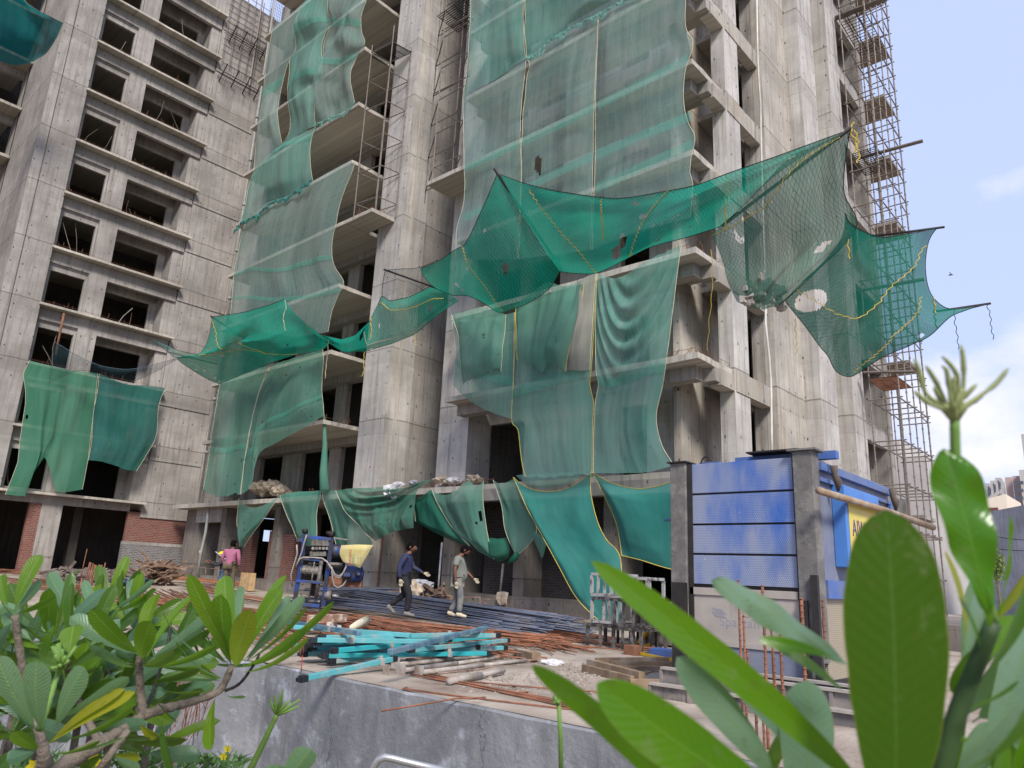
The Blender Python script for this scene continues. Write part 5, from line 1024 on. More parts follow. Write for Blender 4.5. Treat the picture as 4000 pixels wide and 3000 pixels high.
o, _ = sheet('sack', SACK, [mpp(1040, 340), mpp(1340, 328), mpp(1650, 335)], [mpp(1170, 685), mpp(1250, 720), mpp(1400, 770)], [mpp(1040, 340), mpp(1010, 500), mpp(1080, 660), mpp(1170, 685)], [mpp(1650, 335), mpp(1580, 450), mpp(1400, 770)],
    'yellow printed cement sack spread over the machine motor', None, 22, 20, .05, .03, 3, seed=50, hems=(), cat='sack', normal=tuple(-(R @ V((0, 0, -1)))))
SR = simple('sack_red', (.5, .07, .06, 1), .8); SG = simple('sack_green', (.10, .30, .20, 1), .8)
def sack_text(s, size, x, y, mat):
    c = mp_(x, y, -.36); Ry = R.copy(); rot = Ry @ Matrix.Rotation(math.radians(88), 3, 'Z'); text(s, size, c, rot, mat, 'print', o, .001, 1.)
sack_text('JAWAHAR', .10, 1235, 570, SR); sack_text('CEMENT', .075, 1290, 600, SG); sack_text('43', .08, 1385, 585, SG); sack_text('50', .08, 1435, 585, SG)
# ================================================================ YARD CLUTTER
def on(fr, p, z): x, y = fr(*p); return az(x, y, z)
BARB = simple('blue_grey_rebar', (.12, .145, .21, 1), .55, .3, .35, 4, dirt=(.15, .12, .10, 1), dscale=2)
BARR = simple('rust_rebar', (.27, .11, .06, 1), .85, 0, .4, 4, dirt=(.13, .07, .045, 1), dscale=3); BARO = simple('orange_rust_rebar', (.36, .16, .085, 1), .85, 0, .3, 4, dirt=(.22, .10, .06, 1), dscale=3)
GB = 'bundles of reinforcing bars lying in the yard'
def bundle(label, a, b, w, h, n, r, mat, sag=.0, fan=1., jit=.5, mids=None, name='rebar_bundle', group=GB):
    a, b = V(a), V(b); d = nrm(b-a); s = nrm(d.cross(V((0, 0, 1)))); m = MB()
    for k in range(n):
        u = (k+.5)/n*2-1+rnd(-.1, .1); v = rnd(0, 1)*(1-u*u*.7)
        e0 = rnd(-jit, jit); e1 = rnd(-jit, jit); f0 = rnd(-.3, .3); f1 = rnd(-.35, .35)
        pts = []
        for i in range(7):
            t = i/6; p = a.lerp(b, t)+d*(e0*(1-t)+e1*t); ww = w*(1+(fan-1)*abs(2*t-1))
            p = p+s*((u+f0*(1-t)+f1*t)*ww/2+rnd(-.006, .006)+sag*math.sin(t*math.pi))+V((0, 0, v*h+r+rnd(0, .008)+(yz(p.x, p.y))))
            pts.append(p)
        m.tube(pts, r, 4)
    return tag(m.build(name, mat, None, True), label, 'rebar', group)
bundle('blue grey bar bundle behind the walking man in blue', on(z8, (1120, 1180), .25), on(z9, (620, 1400), .2), 1.1, .28, 80, .014, BARB, .25, 1.3, 1)
bundle('wide blue grey bar bundle under the feet of both walking men', on(z8, (1040, 1240), .1), on(z9, (560, 1440), .1), 1.8, .2, 100, .014, BARB, -.2, 1.1, 1.2)
bundle('blue grey bar bundle resting on hoops against the plinth', on(z8, (900, 1150), .5), on(z8, (2000, 1200), .35), .3, .12, 16, .011, BARB, 0, 1, .6)
bundle('blue bar bundle tied in front of the grey sacks by the machine', on(z8, (1160, 1150), .4), on(z8, (1800, 1310), .05), .5, .2, 30, .013, BARB, 0, 1.4, .3)
bundle('grey brown bars lying beside the blue bundle', on(z8, (900, 1290), .05), on(z9, (150, 1440), .05), 1.2, .1, 60, .012, simple('dust_rebar', (.25, .20, .17, 1), .85, 0, .3), 0, 1.3, .8)
bundle('big rusty bar bundle behind the teal box beams', on(z8, (960, 1330), .05), on(z9, (350, 1500), .03), 2.3, .2, 170, .013, BARR, .1, 1.2, 1.)
bundle('rusty bars crossing diagonally behind the teal box beams', on(z8, (1150, 1310), .16), on(z8, (1900, 1480), .12), .5, .10, 26, .012, BARR, 0, 1.6, .6)
bundle('rusty bars under the teal box beams', on(z8, (1000, 1400), .05), on(z9, (300, 1590), .0), .7, .10, 24, .012, BARR, 0, 1.5, .8)
for i, (a, b, w, n, mat, lab) in enumerate([
    ((820, 1440), (2250, 1520), 1.2, 50, BARO, 'long orange rusty bars in the left yard, nearest the wall of leaves'),
    ((700, 1400), (2150, 1400), .9, 40, BARO, 'long orange rusty bars in the left yard, below the timber scrap heap'),
    ((300, 1500), (1700, 1640), 1.4, 50, BARR, 'dark rusty bars spread behind the left plumeria'),
    ((100, 1430), (900, 1470), 1.2, 30, BARR, 'rusty bars at the far left behind the upright leaf'),
    ((1500, 1560), (2400, 1760), 1.2, 40, BARR, 'rusty bars spread between left plumeria and teal box beams'),
    ((1300, 1700), (2300, 1900), 1.2, 30, simple('pale_rebar', (.33, .22, .16, 1), .9, 0, .3), 'pale rusty bars near the inner wall edge behind leaves')]):
    bundle(lab, on(r7, a, .1), on(r7, b, .1), w, .15, n, .012, mat, rnd(-.3, .3), 1.4, 1.2)
bundle('thin rusty bars along the foot of the plinth', on(z9, (0, 1235), .1), on(z9, (930, 1335), .1), .5, .12, 34, .011, BARR, 0, 1.2, .8)
bundle('rusty bars spread before the stack of steel frames', on(z9, (200, 1400), .0), on(z9, (900, 1500), .0), 1.8, .06, 60, .012, BARR, 0, 1.3, 1.)
bundle('rusty bars leading to the rusty block of the yellow angle', on(z9, (330, 1450), .0), on(z9, (1560, 1600), .0), .35, .05, 12, .013, BARR, 0, 1.2, .8)
bundle('bundle of five rusty bars on the sand near the wall edge', on(sF, (1000, 630), .0), on(sF, (2330, 900), .0), .12, .03, 6, .010, BARR, 0, 2.5, .2)
def rod(lab, pts, r=.010, mat=None, z=.012):
    m = MB(); m.tube(pts, r, 6); return tag(m.build('rebar', mat or BARR, None, True), lab, 'rebar', 'single rusty rods on the wall edge')
rod('straight rusty rod with a hooked left end along the wall edge', [on(sF, (905, 708), .03), on(sF, (872, 718), .015), on(sF, (1370, 785), .015), on(sF, (2290, 890), .015)])
rod('bent rusty rod whose left end sticks out over the wall face', [on(sF, (1470, 782), .03), on(sF, (1370, 785), .02), ax(*sF(1250, 790), 6.0), ax(*sF(900, 850), 5.6), ax(*sF(715, 880), 5.4)])
rod('single rusty rod lying on the sand behind the five bar bundle', [on(sF, (1350, 668), .015), on(sF, (1700, 700), .02), on(sF, (2300, 745), .015)])
rod('short rusty rod stub on the sand', [on(sF, (1650, 748), .02), on(sF, (1775, 742), .02)])
for i_, (a_, b_, n_, lab) in enumerate([
    (on(z8, (700, 1080), .1), on(z8, (1100, 1190), .1), 16, 'loose rusty bars between the cardboard box and the machine foot'), (on(z8, (150, 1150), .1), on(z8, (850, 1250), .1), 26, 'loose rusty bars in front of the man in pink'),
    (on(z8, (300, 1250), .05), on(z8, (900, 1420), .05), 30, 'loose rusty bars left of the whitewashed beam'), (on(z8, (100, 1300), .05), on(z8, (800, 1500), .05), 30, 'loose rusty bars left of the black beam ends'),
    (on(z9, (120, 1290), .08), on(z9, (700, 1380), .08), 20, 'loose brown bars right of the feet of the man in grey'), (on(z9, (250, 1470), .02), on(z9, (700, 1560), .02), 14, 'loose rusty bars behind the wooden block'),
    (on(z9, (450, 1510), .02), on(z9, (1000, 1570), .02), 9, 'loose rusty bars right of the wooden block'), (on(z8, (1500, 1420), .04), on(z9, (450, 1480), .04), 24, 'loose rusty bars along the right end of the teal beams')]):
    bundle(lab, a_, b_, .9, .07, n_, .011, [BARR, BARO, BARR][i_ % 3], rnd(-.2, .2), 1.5, .8, group='loose rusty bars scattered over the slab')
# teal box beams
TB = simple('teal_beam_paint', (.03, .36, .38, 1), .45, .0, .12, 3, dirt=(.20, .30, .30, 1), dscale=3.2, dlo=.58, dhi=.72); TB2 = simple('teal_beam_dusty', (.10, .36, .38, 1), .55, 0, .15, 3, dirt=(.32, .36, .34, 1), dscale=3.2, dlo=.5, dhi=.66)
TBD = simple('slate_beam', (.07, .17, .24, 1), .5, 0, .2, 3, dirt=(.25, .30, .31, 1), dscale=3)
CAPM = simple('black_plastic_cap', (.015, .018, .022, 1), .5)
CLIP = simple('grey_clip', (.36, .36, .33, 1), .7, 0, .2)
beams = [
 ((300, 350), .34, (1545, 335), .36, TB2, 1), ((90, 275), .40, (930, 335), .38, TB2, 0), ((-40, 225), .42, (560, 320), .44, TBD, 0), ((930, 338), .38, (1430, 325), .38, TB2, 0),
 ((270, 388), .27, (1200, 362), .27, TB, 1), ((210, 405), .22, (1100, 400), .22, TBD, 1), ((385, 445), .21, (1555, 338), .27, TB, 1), ((200, 435), .14, (1400, 420), .16, TBD, 1),
 ((940, 440), .2, (1620, 372), .22, TB2, 1), ((1150, 440), .13, (1600, 425), .14, TB2, 1), ((320, 482), .10, (1480, 464), .10, TB, 1), ((170, 470), .08, (1300, 455), .06, TB2, 1),
 ((780, 455), .36, (1475, 280), .46, TBD, 0), ((370, 520), .03, (1180, 440), .10, TB2, 1), ((165, 645), .02, (800, 505), .12, TB2, 1), ((60, 400), .15, (320, 402), .15, TB2, 0), ((240, 368), .31, (1100, 380), .31, TB2, 1), ((240, 420), .18, (900, 418), .18, TB, 1)]
labs = ['topmost teal beam with black end at the left', 'long dusty teal beam at the back of the pile', 'dark slate beam end at the far left top', 'dusty teal beam behind the crossing one', 'bright teal beam in the middle of the pile', 'slate blue beam in the middle of the pile', 'bright teal beam slanting up to the right end', 'slate beam under the bright slanting one', 'dusty teal beam with a clip near the right end', 'short dusty teal beam at the right bottom', 'bright teal beam along the front of the pile', 'dusty beam below the bright front one', 'slate beam lying diagonally across the top of the pile', 'dusty teal beam with black end just above the wall edge', 'beam with black end sticking out over the wall face', 'short teal beam stub behind the black ends', 'second dusty teal beam below the topmost', 'bright teal beam hidden between black ended ones']
for (a, za, b, zb, mat, cap), lab in zip(beams, labs):
    A = on(sF, a, za+.035); B = on(sF, b, zb+.035)
    if 'sticking out' in lab: A = ax(*sF(165, 645), 5.55)
    m = MB(); m.beam(A, B, .072, .064)
    o = m.build('box_beam', mat, None, bevel=.006); tag(o, lab, 'beam', 'teal steel box beams piled on the wall edge')
    d = nrm(B-A)
    if cap: m = MB(); m.beam(A-d*.07, A+d*.03, .086, .078); m.beam(A-d*.11, A-d*.07, .06, .05); sub(m, 'end_cap', CAPM, o, bevel=.006)
    if cap: m = MB(); m.beam(B-d*.03, B+d*.06, .086, .078); sub(m, 'end_cap', CAPM, o, bevel=.006)
    if random.random() < .7: t = rnd(.2, .85); m = MB(); c = A.lerp(B, t); m.beam(c-d*.035, c+d*.035, .09, .082); m.beam(c-d*.03+V((0, 0, .05)), c+d*.03+V((0, 0, .05)), .02, .05); sub(m, 'clip', CLIP, o)
m = MB(); a = ax(*sF(150, 480), 5.95); m.tube([a, a+V((0, 0, -.1)), a+V((.01, 0, -.2))], .006, 5); tag(m.build('red_string', simple('red_string', (.5, .03, .02, 1), .8), None, True), 'short red string hanging from the black beam ends', 'string')
# steel props
PROP = simple('prop_cement', (.38, .34, .30, 1), .9, 0, .25, 6, dirt=(.24, .17, .12, 1), dscale=4, dlo=.5, dhi=.65, bump=.5); PRR = simple('prop_rust', (.24, .14, .10, 1), .85, 0, .3, 5, dirt=(.36, .31, .27, 1), dscale=4)
for (a, b, r, mat, plate, lab) in [((820, 545), (1520, 478), .030, PROP, 1, 'cement crusted prop, rearmost of the pale ones'), ((860, 590), (1535, 500), .034, PROP, 1, 'cement crusted prop with a holed square plate, middle of the pale ones'), ((990, 605), (1760, 515), .034, PROP, 1, 'cement crusted prop with an angled plate, nearest of the long ones'),
    ((900, 515), (1420, 468), .030, PRR, 0, 'rusty prop behind the pale ones'), ((1530, 495), (1790, 462), .028, PRR, 0, 'rusty tube ending at the wooden block'), ((1200, 668), (1600, 588), .042, PROP, 0, 'short thick cement crusted tube in front'), ((1640, 530), (1830, 512), .026, PRR, 0, 'thin rusty tube next to the wooden block'), ((1130, 610), (1560, 562), .012, PRR, 0, 'thin rod lying between the pale props')]:
    A = on(sF, a, r+.01); B = on(sF, b, r+.01); m = MB(); m.tube([A, A.lerp(B, .55)], r, 10); o = m.build('steel_prop', mat, None, True); tag(o, lab, 'prop', 'steel props lying on the slab')
    m = MB(); m.tube([A.lerp(B, .55), B], r*.8, 10); sub(m, 'inner_tube', mat, o, True)
    if plate:
        d = nrm(B-A); m = MB(); m.beam(A-d*.012+V((0, 0, .02)), A+V((0, 0, .02)), .15, .15); sub(m, 'base_plate', mat, o)
m = MB(); A = on(sF, (755, 585), .06); m.box(A.x-.01, A.x, A.y-.06, A.y+.06, .0, .13); tag(m.build('base_plate', PROP), 'loose square plate standing at the left of the props', 'plate')
plank(on(sF, (1705, 455), .08), on(sF, (1835, 490), .08), .16, .12, 'wooden block under the far ends of the props', None, name='wooden_block', cat='block')
TW = simple('whitewashed_timber', (.34, .20, .13, 1), .9, 0, .3, 4, dirt=(.60, .52, .46, 1), dscale=6, dlo=.5, dhi=.6)
plank(on(z8, (940, 1325), .3), on(z8, (1190, 1315), .3), .16, .16, 'thick whitewashed timber beam behind the teal box beams', None, TW, 'timber_beam', 'beam')
plank(on(z8, (1080, 1365), .2), on(z8, (1180, 1330), .2), .12, .10, 'whitewashed timber offcut lying below the thick beam', None, TW, 'timber_beam', 'beam')
A = on(z8, (1240, 1385), .25); B = on(z8, (1345, 1335), .3); m = MB(); m.tube([A, A.lerp(B, .5), B], [.05, .085, .10], 8); o = tag(m.build('sack_roll', simple('white_sack', (.60, .56, .46, 1), .85, 0, .15, 8, dirt=(.55, .42, .08, 1), dscale=6, dlo=.52, dhi=.6), None, True), 'rolled white and yellow sack lying on the rusty bars', 'sack')
for (a, b, w, h, lab) in [((240, 1035), (730, 1160), .10, .10, 'thick pale timber with a square end, second from the left'), ((185, 1085), (640, 1200), .06, .10, 'long thin timber nearest the sand at the left'), ((300, 1020), (1060, 1010), .05, .09, 'rearmost timber of the shutter frame pile'), ((430, 1050), (1060, 1055), .05, .09, 'second timber from the back of the shutter pile'), ((500, 1095), (1060, 1105), .05, .09, 'third timber from the back of the shutter pile'),
    ((610, 1235), (1110, 1240), .09, .12, 'thick timber at the front of the shutter pile'), ((740, 1145), (820, 1110), .10, .03, 'short whitish wood chip on the shutter pile'), ((1000, 1165), (1130, 1165), .08, .10, 'dark timber end below the hoist post'), ((450, 1170), (700, 1215), .05, .05, 'thin lath between the two front timbers'), ((560, 940), (1050, 935), .04, .06, 'dark lath in front of the skip')]:
    plank(on(q2, a, h/2), on(q2, b, h/2), w, h, lab, 'timbers piled before the hoist')
for (a, b, w, lab) in [((640, 760), (870, 750), .08, 'pale plank lying by the broken bricks'), ((440, 630), (820, 700), .10, 'weathered plank behind the broken bricks'), ((250, 700), (480, 720), .09, 'weathered plank among the rusty bars')]:
    pass
plank(on(z9, (620, 1455), .03), on(z9, (870, 1460), .03), .10, .05, 'pale plank lying by the broken bricks', 'planks on the ground'); plank(on(z9, (450, 1330), .05), on(z9, (810, 1380), .05), .12, .05, 'weathered plank behind the broken bricks', 'planks on the ground')
BRK = simple('broken_brick', (.30, .12, .08, 1), .9, 0, .3, 5, dirt=(.5, .42, .36, 1), dscale=6, dlo=.52, dhi=.62)
for k in range(26):
    x, y = rnd(640, 1060), rnd(1340, 1440); p = on(z9, (x, y), .04); a = rnd(0, 3.1); L = rnd(.08, .23)
    m = MB(); m.beam(p-V((math.cos(a), math.sin(a), 0))*L/2+V((0, 0, rnd(0, .1))), p+V((math.cos(a), math.sin(a), rnd(-.1, .2)))*L/2, .11, .07)
    if k < 8: 
        tag(m.build('brick', BRK, bevel=.004), 'broken red brick in the heap left of the steel frames', 'brick', 'broken bricks left of the steel frames')
    else: tag(m.build('brick', BRK, bevel=.004), 'broken red brick in the heap left of the steel frames', 'brick', 'broken bricks left of the steel frames')
# small rubble scattered over the slab
m = MB()
for k in range(1500):
    t = random.random()
    if t < .45: p = on(sF, (rnd(1250, 2300), rnd(500, 760)), 0)
    elif t < .7: p = on(q2, (rnd(-50, 500), rnd(930, 1250)), 0)
    else: p = V((rnd(6.3, 17), rnd(4, 30), 0))
    if p.x < 6.25: continue
    z = yz(p.x, p.y); s = rnd(.004, .018)*(1.5 if random.random() < .1 else 1)
    c = [p+V((rnd(.5, 1)*sx*s, rnd(.5, 1)*sy*s, z+(.0 if sz < 0 else rnd(.5, 1.2)*s))) for sz in (-1, 1) for sx, sy in ((-1,-1),(1,-1),(1,1),(-1,1))]; m.hexa(c)
tag(m.build('rubble', simple('rubble', (.36, .31, .26, 1), .95, 0, .35, 8)), 'small stones and mortar crumbs scattered over the slab', 'rubble', kind='stuff')
def crumple(label, c, r, mat, name='sack', cat='sack', flat=.5, seed=0, group=None, n=14):
    m = MB(); c = V(c)
    for i in range(n+1):
        th = math.pi*i/n
        for j in range(n*2):
            ph = 2*math.pi*j/(n*2); d = V((math.sin(th)*math.cos(ph), math.sin(th)*math.sin(ph), math.cos(th)*flat))
            k = 1+.55*fn(d, 2.6, seed)+.35*abs(fn(d, 6, seed+2)); m.v.append(tuple(c+d*r*k))
    for i in range(n):
        for j in range(n*2): m.f.append((i*n*2+j, (i+1)*n*2+j, (i+1)*n*2+(j+1) % (n*2), i*n*2+(j+1) % (n*2))); m.mi.append(0)
    return tag(m.build(name, mat, None, False), label, cat, group)
WHT = simple('white_plastic', (.62, .60, .60, 1), .6, 0, .12, 6, dirt=(.35, .34, .36, 1), dscale=5); BEI = simple('beige_sack', (.46, .38, .29, 1), .9, 0, .2, 6, dirt=(.28, .22, .17, 1), dscale=5); GRYS = simple('grey_plastic', (.30, .30, .33, 1), .6, 0, .3, 6, dirt=(.5, .5, .52, 1), dscale=4)
crumple('striped crumpled plastic bag on the sand', on(sF, (1955, 530), .03), .16, WHT, flat=.25, seed=3)
crumple('grey white crumpled plastic beside the hoops', on(r9, (480, 1545), .25), .42, WHT, flat=.45, seed=4); crumple('pale sack bundle at the machine foot', on(z8, (1150, 1185), .3), .3, WHT, flat=.6, seed=5)
crumple('red and white torn bag among the bars', on(z9, (420, 1290), .2), .32, simple('red_white_bag', (.58, .46, .42, 1), .8, 0, .2, 5, dirt=(.45, .12, .10, 1), dscale=6, dlo=.55, dhi=.62), flat=.3, seed=6)
crumple('white lime crust on the broken bricks', on(z9, (800, 1400), .06), .25, WHT, flat=.2, seed=7)
for i, (p, r_, lab) in enumerate([((600, 385), .5, 'large'), ((680, 365), .4, 'middle'), ((730, 400), .4, 'right')]):
    crumple('%s beige rubble sack on the podium edge, left part' % lab, ax(*z8(*p), 18.2)-V((0, 0, 0)), r_, BEI, flat=.6, seed=10+i, group='beige sacks on the podium')
for i, (p, r_, mm, lab) in enumerate([((1190, 88), .26, BEI, 'pale sack'), ((1330, 92), .24, WHT, 'flattened white sack'), ((1600, 70), .26, BEI, 'beige torn sack'), ((850, 120), .2, GRYS, 'dark grey bundle')]):
    crumple('%s on the podium right of the tall pier' % lab, ax(*r9(*p), 17.9), r_, mm, flat=.5, seed=20+i, group='sacks on the podium right of the pier')
sheet('rag', WHT, P(r9, [(465, 150), (560, 130), (660, 95), (740, 130)], 'X', 17.0), P(r9, [(520, 290), (570, 300), (600, 310), (640, 290)], 'X', 16.95), P(r9, [(465, 150), (480, 230), (520, 290)], 'X', 17.0), P(r9, [(740, 130), (650, 190), (640, 290)], 'X', 17.0), 'white rag hanging over the podium edge above the dusty swag', None, 18, 16, .12, .12, 3.5, seed=60, hems=(), cat='rag')
sheet('rag', BEI, P(r9, [(1870, 1462), (1950, 1455), (2015, 1470)], 'X', 17.85), P(r9, [(1880, 1600), (1920, 1625), (1990, 1600)], 'X', 17.8), P(r9, [(1870, 1462), (1855, 1530), (1880, 1600)], 'X', 17.85), P(r9, [(2015, 1470), (2000, 1540), (1990, 1600)], 'X', 17.8), 'beige sack draped over the plinth edge beside a column', None, 14, 14, .06, .06, 3, seed=61, hems=(), cat='sack')
# heap of machinery and scrap behind the man in blue
hp = MB()
for k in range(46):
    p = ax(*r9(rnd(860, 1230), rnd(1400, 1600)), 17.2+rnd(-.3, .3)); d = V((rnd(-1, 1), rnd(-1, 1), rnd(-.6, .6))).normalized()*rnd(.1, .4); hp.beam(p-d, p+d, rnd(.03, .16), rnd(.03, .14))
tag(hp.build('scrap_heap', simple('scrap_brown', (.085, .055, .04, 1), .85, 0, .5, 3, dirt=(.22, .15, .11, 1), dscale=4)), 'brown heap of scrap machinery in front of the dark ground floor opening', 'scrap heap')
for (a, b, lab) in (((930, 1350), (1060, 1290), 'left'), ((980, 1370), (1080, 1330), 'right')):
    crumple('%s grey metal sheet scrap on the brown heap' % lab, ax(*r9(*a), 17.3), .3, GRYS, 'sheet_scrap', 'scrap', .35, 31 if lab == 'left' else 32)
crumple('torn beige sack standing against the brown scrap heap', ax(*r9(830, 1500), 16.9), .36, BEI, flat=1.2, seed=35)
m = MB(); m.tube([ax(*r9(1145, 1390), 17.9), ax(*r9(1190, 850), 17.95)], .035, 8); tag(m.build('conduit_pipe', WHT, None, True), 'white conduit pipe standing at the left edge of a ground floor column', 'pipe')
m = MB(); m.tube([ax(*r9(1910, 1470), 18.3), ax(*r9(1945, 1110), 18.4)], .04, 8); tag(m.build('leaning_prop', PROP, None, True), 'pale prop standing before the dark brick infill', 'prop')
m = MB(); A = ax(*r8(825, 1320), 17.0); m.box(A.x-.05, A.x+.2, A.y-.42, A.y+.42, A.z-.42, A.z+.32); tag(m.build('cardboard_box', simple('cardboard', (.50, .34, .17, 1), .9, 0, .12, 3, dirt=(.32, .2, .1, 1), dscale=5), None, bevel=.01), 'brown cardboard box right of the man in pink', 'box')
# hoops
for i, (pts, lab) in enumerate([([(20, 1560), (45, 1440), (380, 1435), (385, 1560)], 'leftmost thin steel hoop beside the grey plastic'), ([(400, 1560), (410, 1450), (670, 1455), (680, 1530)], 'thin steel hoop behind the leg of the man in blue'), ([(1018, 1610), (1030, 1505), (1300, 1508), (1305, 1600)], 'wide thin hoop between the two walking men'), ([(1450, 1640), (1460, 1525), (1660, 1528), (1660, 1659)], 'thin steel hoop right of the man in grey'), ([(1735, 1610), (1665, 1560), (1680, 1550), (1985, 1555), (1985, 1640)], 'rightmost thin steel hoop with a slanting stay')]):
    m = MB(); m.tube([ax(*r9(*p), 16.9) for p in pts], .016, 6); tag(m.build('steel_hoop', PRR, None, True), lab, 'hoop', 'thin steel hoops along the plinth')
for i, (pts, lab) in enumerate([([(150, 1250), (165, 1158), (330, 1165), (325, 1270)], 'thin hoop left of the grey downpipe foot'), ([(310, 1180), (480, 1170), (485, 1290)], 'thin hoop right of the grey downpipe foot')]):
    m = MB(); m.tube([ax(*r8(*p), 17.2) for p in pts], .016, 6); tag(m.build('steel_hoop', PRR, None, True), lab, 'hoop', 'thin steel hoops along the plinth')
# timber scrap heap and loose junk by the left wing
hp = MB()
c0 = r7
for k in range(60):
    x = rnd(1330, 1680); t = (x-1330)/350; y = rnd(1200+90*abs(t-.35), 1390); p = ad(*r7(x, y), 31+rnd(-.5, .5)); d = V((rnd(-1, 1), rnd(-.4, .4), rnd(-.35, .2))).normalized()*rnd(.3, .9); hp.beam(p-d, p+d, rnd(.05, .14), rnd(.03, .07))
tag(hp.build('timber_heap', simple('timber_scrap', (.20, .12, .08, 1), .9, 0, .4, 3, dirt=(.33, .24, .17, 1), dscale=3)), 'heap of brown timber scrap before the brick wall of the left wing', 'timber heap')
hp = MB()
for k in range(160):
    x = rnd(450, 1330); y = rnd(1290, 1420); p = ad(*r7(x, y), 30+rnd(-2, 2)); d = V((rnd(-1, 1), rnd(-.6, .6), rnd(-.2, .3))).normalized()*rnd(.1, .5); hp.beam(p-d, p+d, rnd(.03, .16), rnd(.03, .12))
tag(hp.build('debris_heap', simple('debris_brown', (.16, .12, .10, 1), .95, 0, .5, 2, dirt=(.30, .26, .24, 1), dscale=3)), 'long low mound of brown debris at the foot of the left wing', 'debris', kind='stuff')
crumple('crumpled dark blue tarpaulin on the left debris', ad(*r7(1250, 1400), 29), .6, simple('blue_tarp', (.05, .07, .12, 1), .6, 0, .4, 4), 'tarpaulin', 'tarpaulin', .3, 40)
def vrods(label, xs_, y0, y1, d, r=.02, jit=25, fr=r7):
    m = MB()
    for x in xs_:
        a = ad(*fr(x+rnd(-8, 8), y0+rnd(-jit, jit)), d+rnd(-.3, .3)); m.tube([a, V((a.x+rnd(-.05, .05), a.y+rnd(-.05, .05), a.z-(y1-y0)/2.458/2890*d))], r, 5)
    tag(m.build('column_rebar', BARR, None, True), label, 'rebar', 'upright starter bar cages')
vrods('cage of upright rusty bars sticking up behind the left leaves', [855, 880, 900, 925, 945, 965, 985, 1010, 905, 960], 1240, 1470, 27, .022); vrods('single tall thin upright bar left of the rusty cage', [830], 1075, 1400, 28, .014)
vrods('upright bars leaning in the dark opening at the far left', [10, 35, 60, 90, 115, 140, 50, 100], 1060, 1310, 41, .03, 90)
vrods('thin upright pair of rods between the left leaves', [785], 1390, 1640, 14, .010)
vrods('row of short starter bars beneath the black beam ends', [i*22+740 for i in range(8)]+[750, 800], 1470, 1600, 10.0, .012, 8, z8)
m = MB()
for k in range(34):
    x = rnd(1010, 1300); a = ad(*zf(0,2100,1.58)(x, rnd(690, 740)), 9.6); m.tube([a, a+V((rnd(-.15, .1), rnd(-.1, .1), -.35)), a+V((rnd(-.2, .1), rnd(-.2, 0), rnd(-1.1, -.5)))], .006, 4)
for k in range(7): a = ad(*zf(0,2100,1.58)(1000, 760+k*30), 9.6); b = ad(*zf(0,2100,1.58)(1330, 740+k*26), 9.6); m.tube([a, b], .005, 4)
for k in range(6): x = 1080+k*36; a = ad(*zf(0,2100,1.58)(x+90, 930), 9.4); m.tube([a, a+V((-.3, 0, -.6)), a+V((-.9, 0, -1.6))], .006, 4)
tag(m.build('bent_bars', RUST, None, True), 'tangle of thin bent bars hanging over the wall behind the plumeria', 'rebar')
# stack of steel frames
FM = simple('frame_steel_dark', (.045, .04, .038, 1), .6, .2, .4, 5, dirt=(.22, .20, .18, 1), dscale=5); FL = simple('frame_steel_pale', (.40, .39, .38, 1), .6, .1, .2, 5, dirt=(.10, .09, .085, 1), dscale=5, dlo=.5, dhi=.62)
def frame(label, px, py, w, h, dp, z, mat, legs=2):
    p = on(q2, (px, py), z) if z == 0 else None
    return p
fx, fy = on(q2, (225, 915), 0).x, on(q2, (225, 915), 0).y
def cuboid(label, x, y, z, wx, wy, h, mat, extra=1, t=.055):
    c = [(x, y), (x+wx, y), (x+wx, y-wy), (x, y-wy)]; e = empty('steel_cage', (x, y, z), label, 'frame', 'welded steel frames stacked on the slab')
    for zz in (z+t/2, z+h-t/2):
        m = MB()
        for i in range(4): m.beam((*c[i], zz), (*c[(i+1) % 4], zz), t)
        m.build('ring', mat, e)
    for (a, b) in c: m = MB(); m.beam((a, b, z+t), (a, b, z+h-t), t); m.build('leg', mat, e)
    for k in range(extra):
        yy = y-wy*(k+1)/(extra+1); m = MB(); m.beam((x, yy, z+t), (x, yy, z+h-t), t*.8); m.build('leg', mat, e); m = MB(); m.beam((x+wx, yy, z+t), (x+wx, yy, z+h-t), t*.8); m.build('leg', mat, e)
    return e
u_ = .52
cuboid('dark frame at the bottom left of the stack', fx, fy, 0, .62, u_*1.18, .50, FM, 1); cuboid('pale frame in the middle left of the stack', fx+.05, fy-.06, .515, .6, u_*1.1, .50, FL, 1); cuboid('topmost frame at the left with close set legs', fx, fy-.08, 1.03, .7, u_*1.2, .46, FL, 3)
cuboid('dark frame at the bottom right of the stack', fx-.05, fy-u_*1.25, 0, .7, u_*1.2, .48, FM, 2); cuboid('dark frame in the middle right of the stack', fx+.0, fy-u_*1.22, .49, .7, u_*1.25, .52, FM, 2); cuboid('topmost frame at the right behind the long leaf', fx+.05, fy-u_*1.4, 1.02, .6, u_*1.2, .42, FL, 1)
cuboid('dark frame standing behind the right half of the stack', fx+.8, fy-u_*1.3, 0, .6, u_*1.2, .9, FM, 2)
YA = simple('yellow_paint', (.62, .40, .03, 1), .5, 0, .15, 4, dirt=(.30, .17, .07, 1), dscale=5, dlo=.54, dhi=.64)
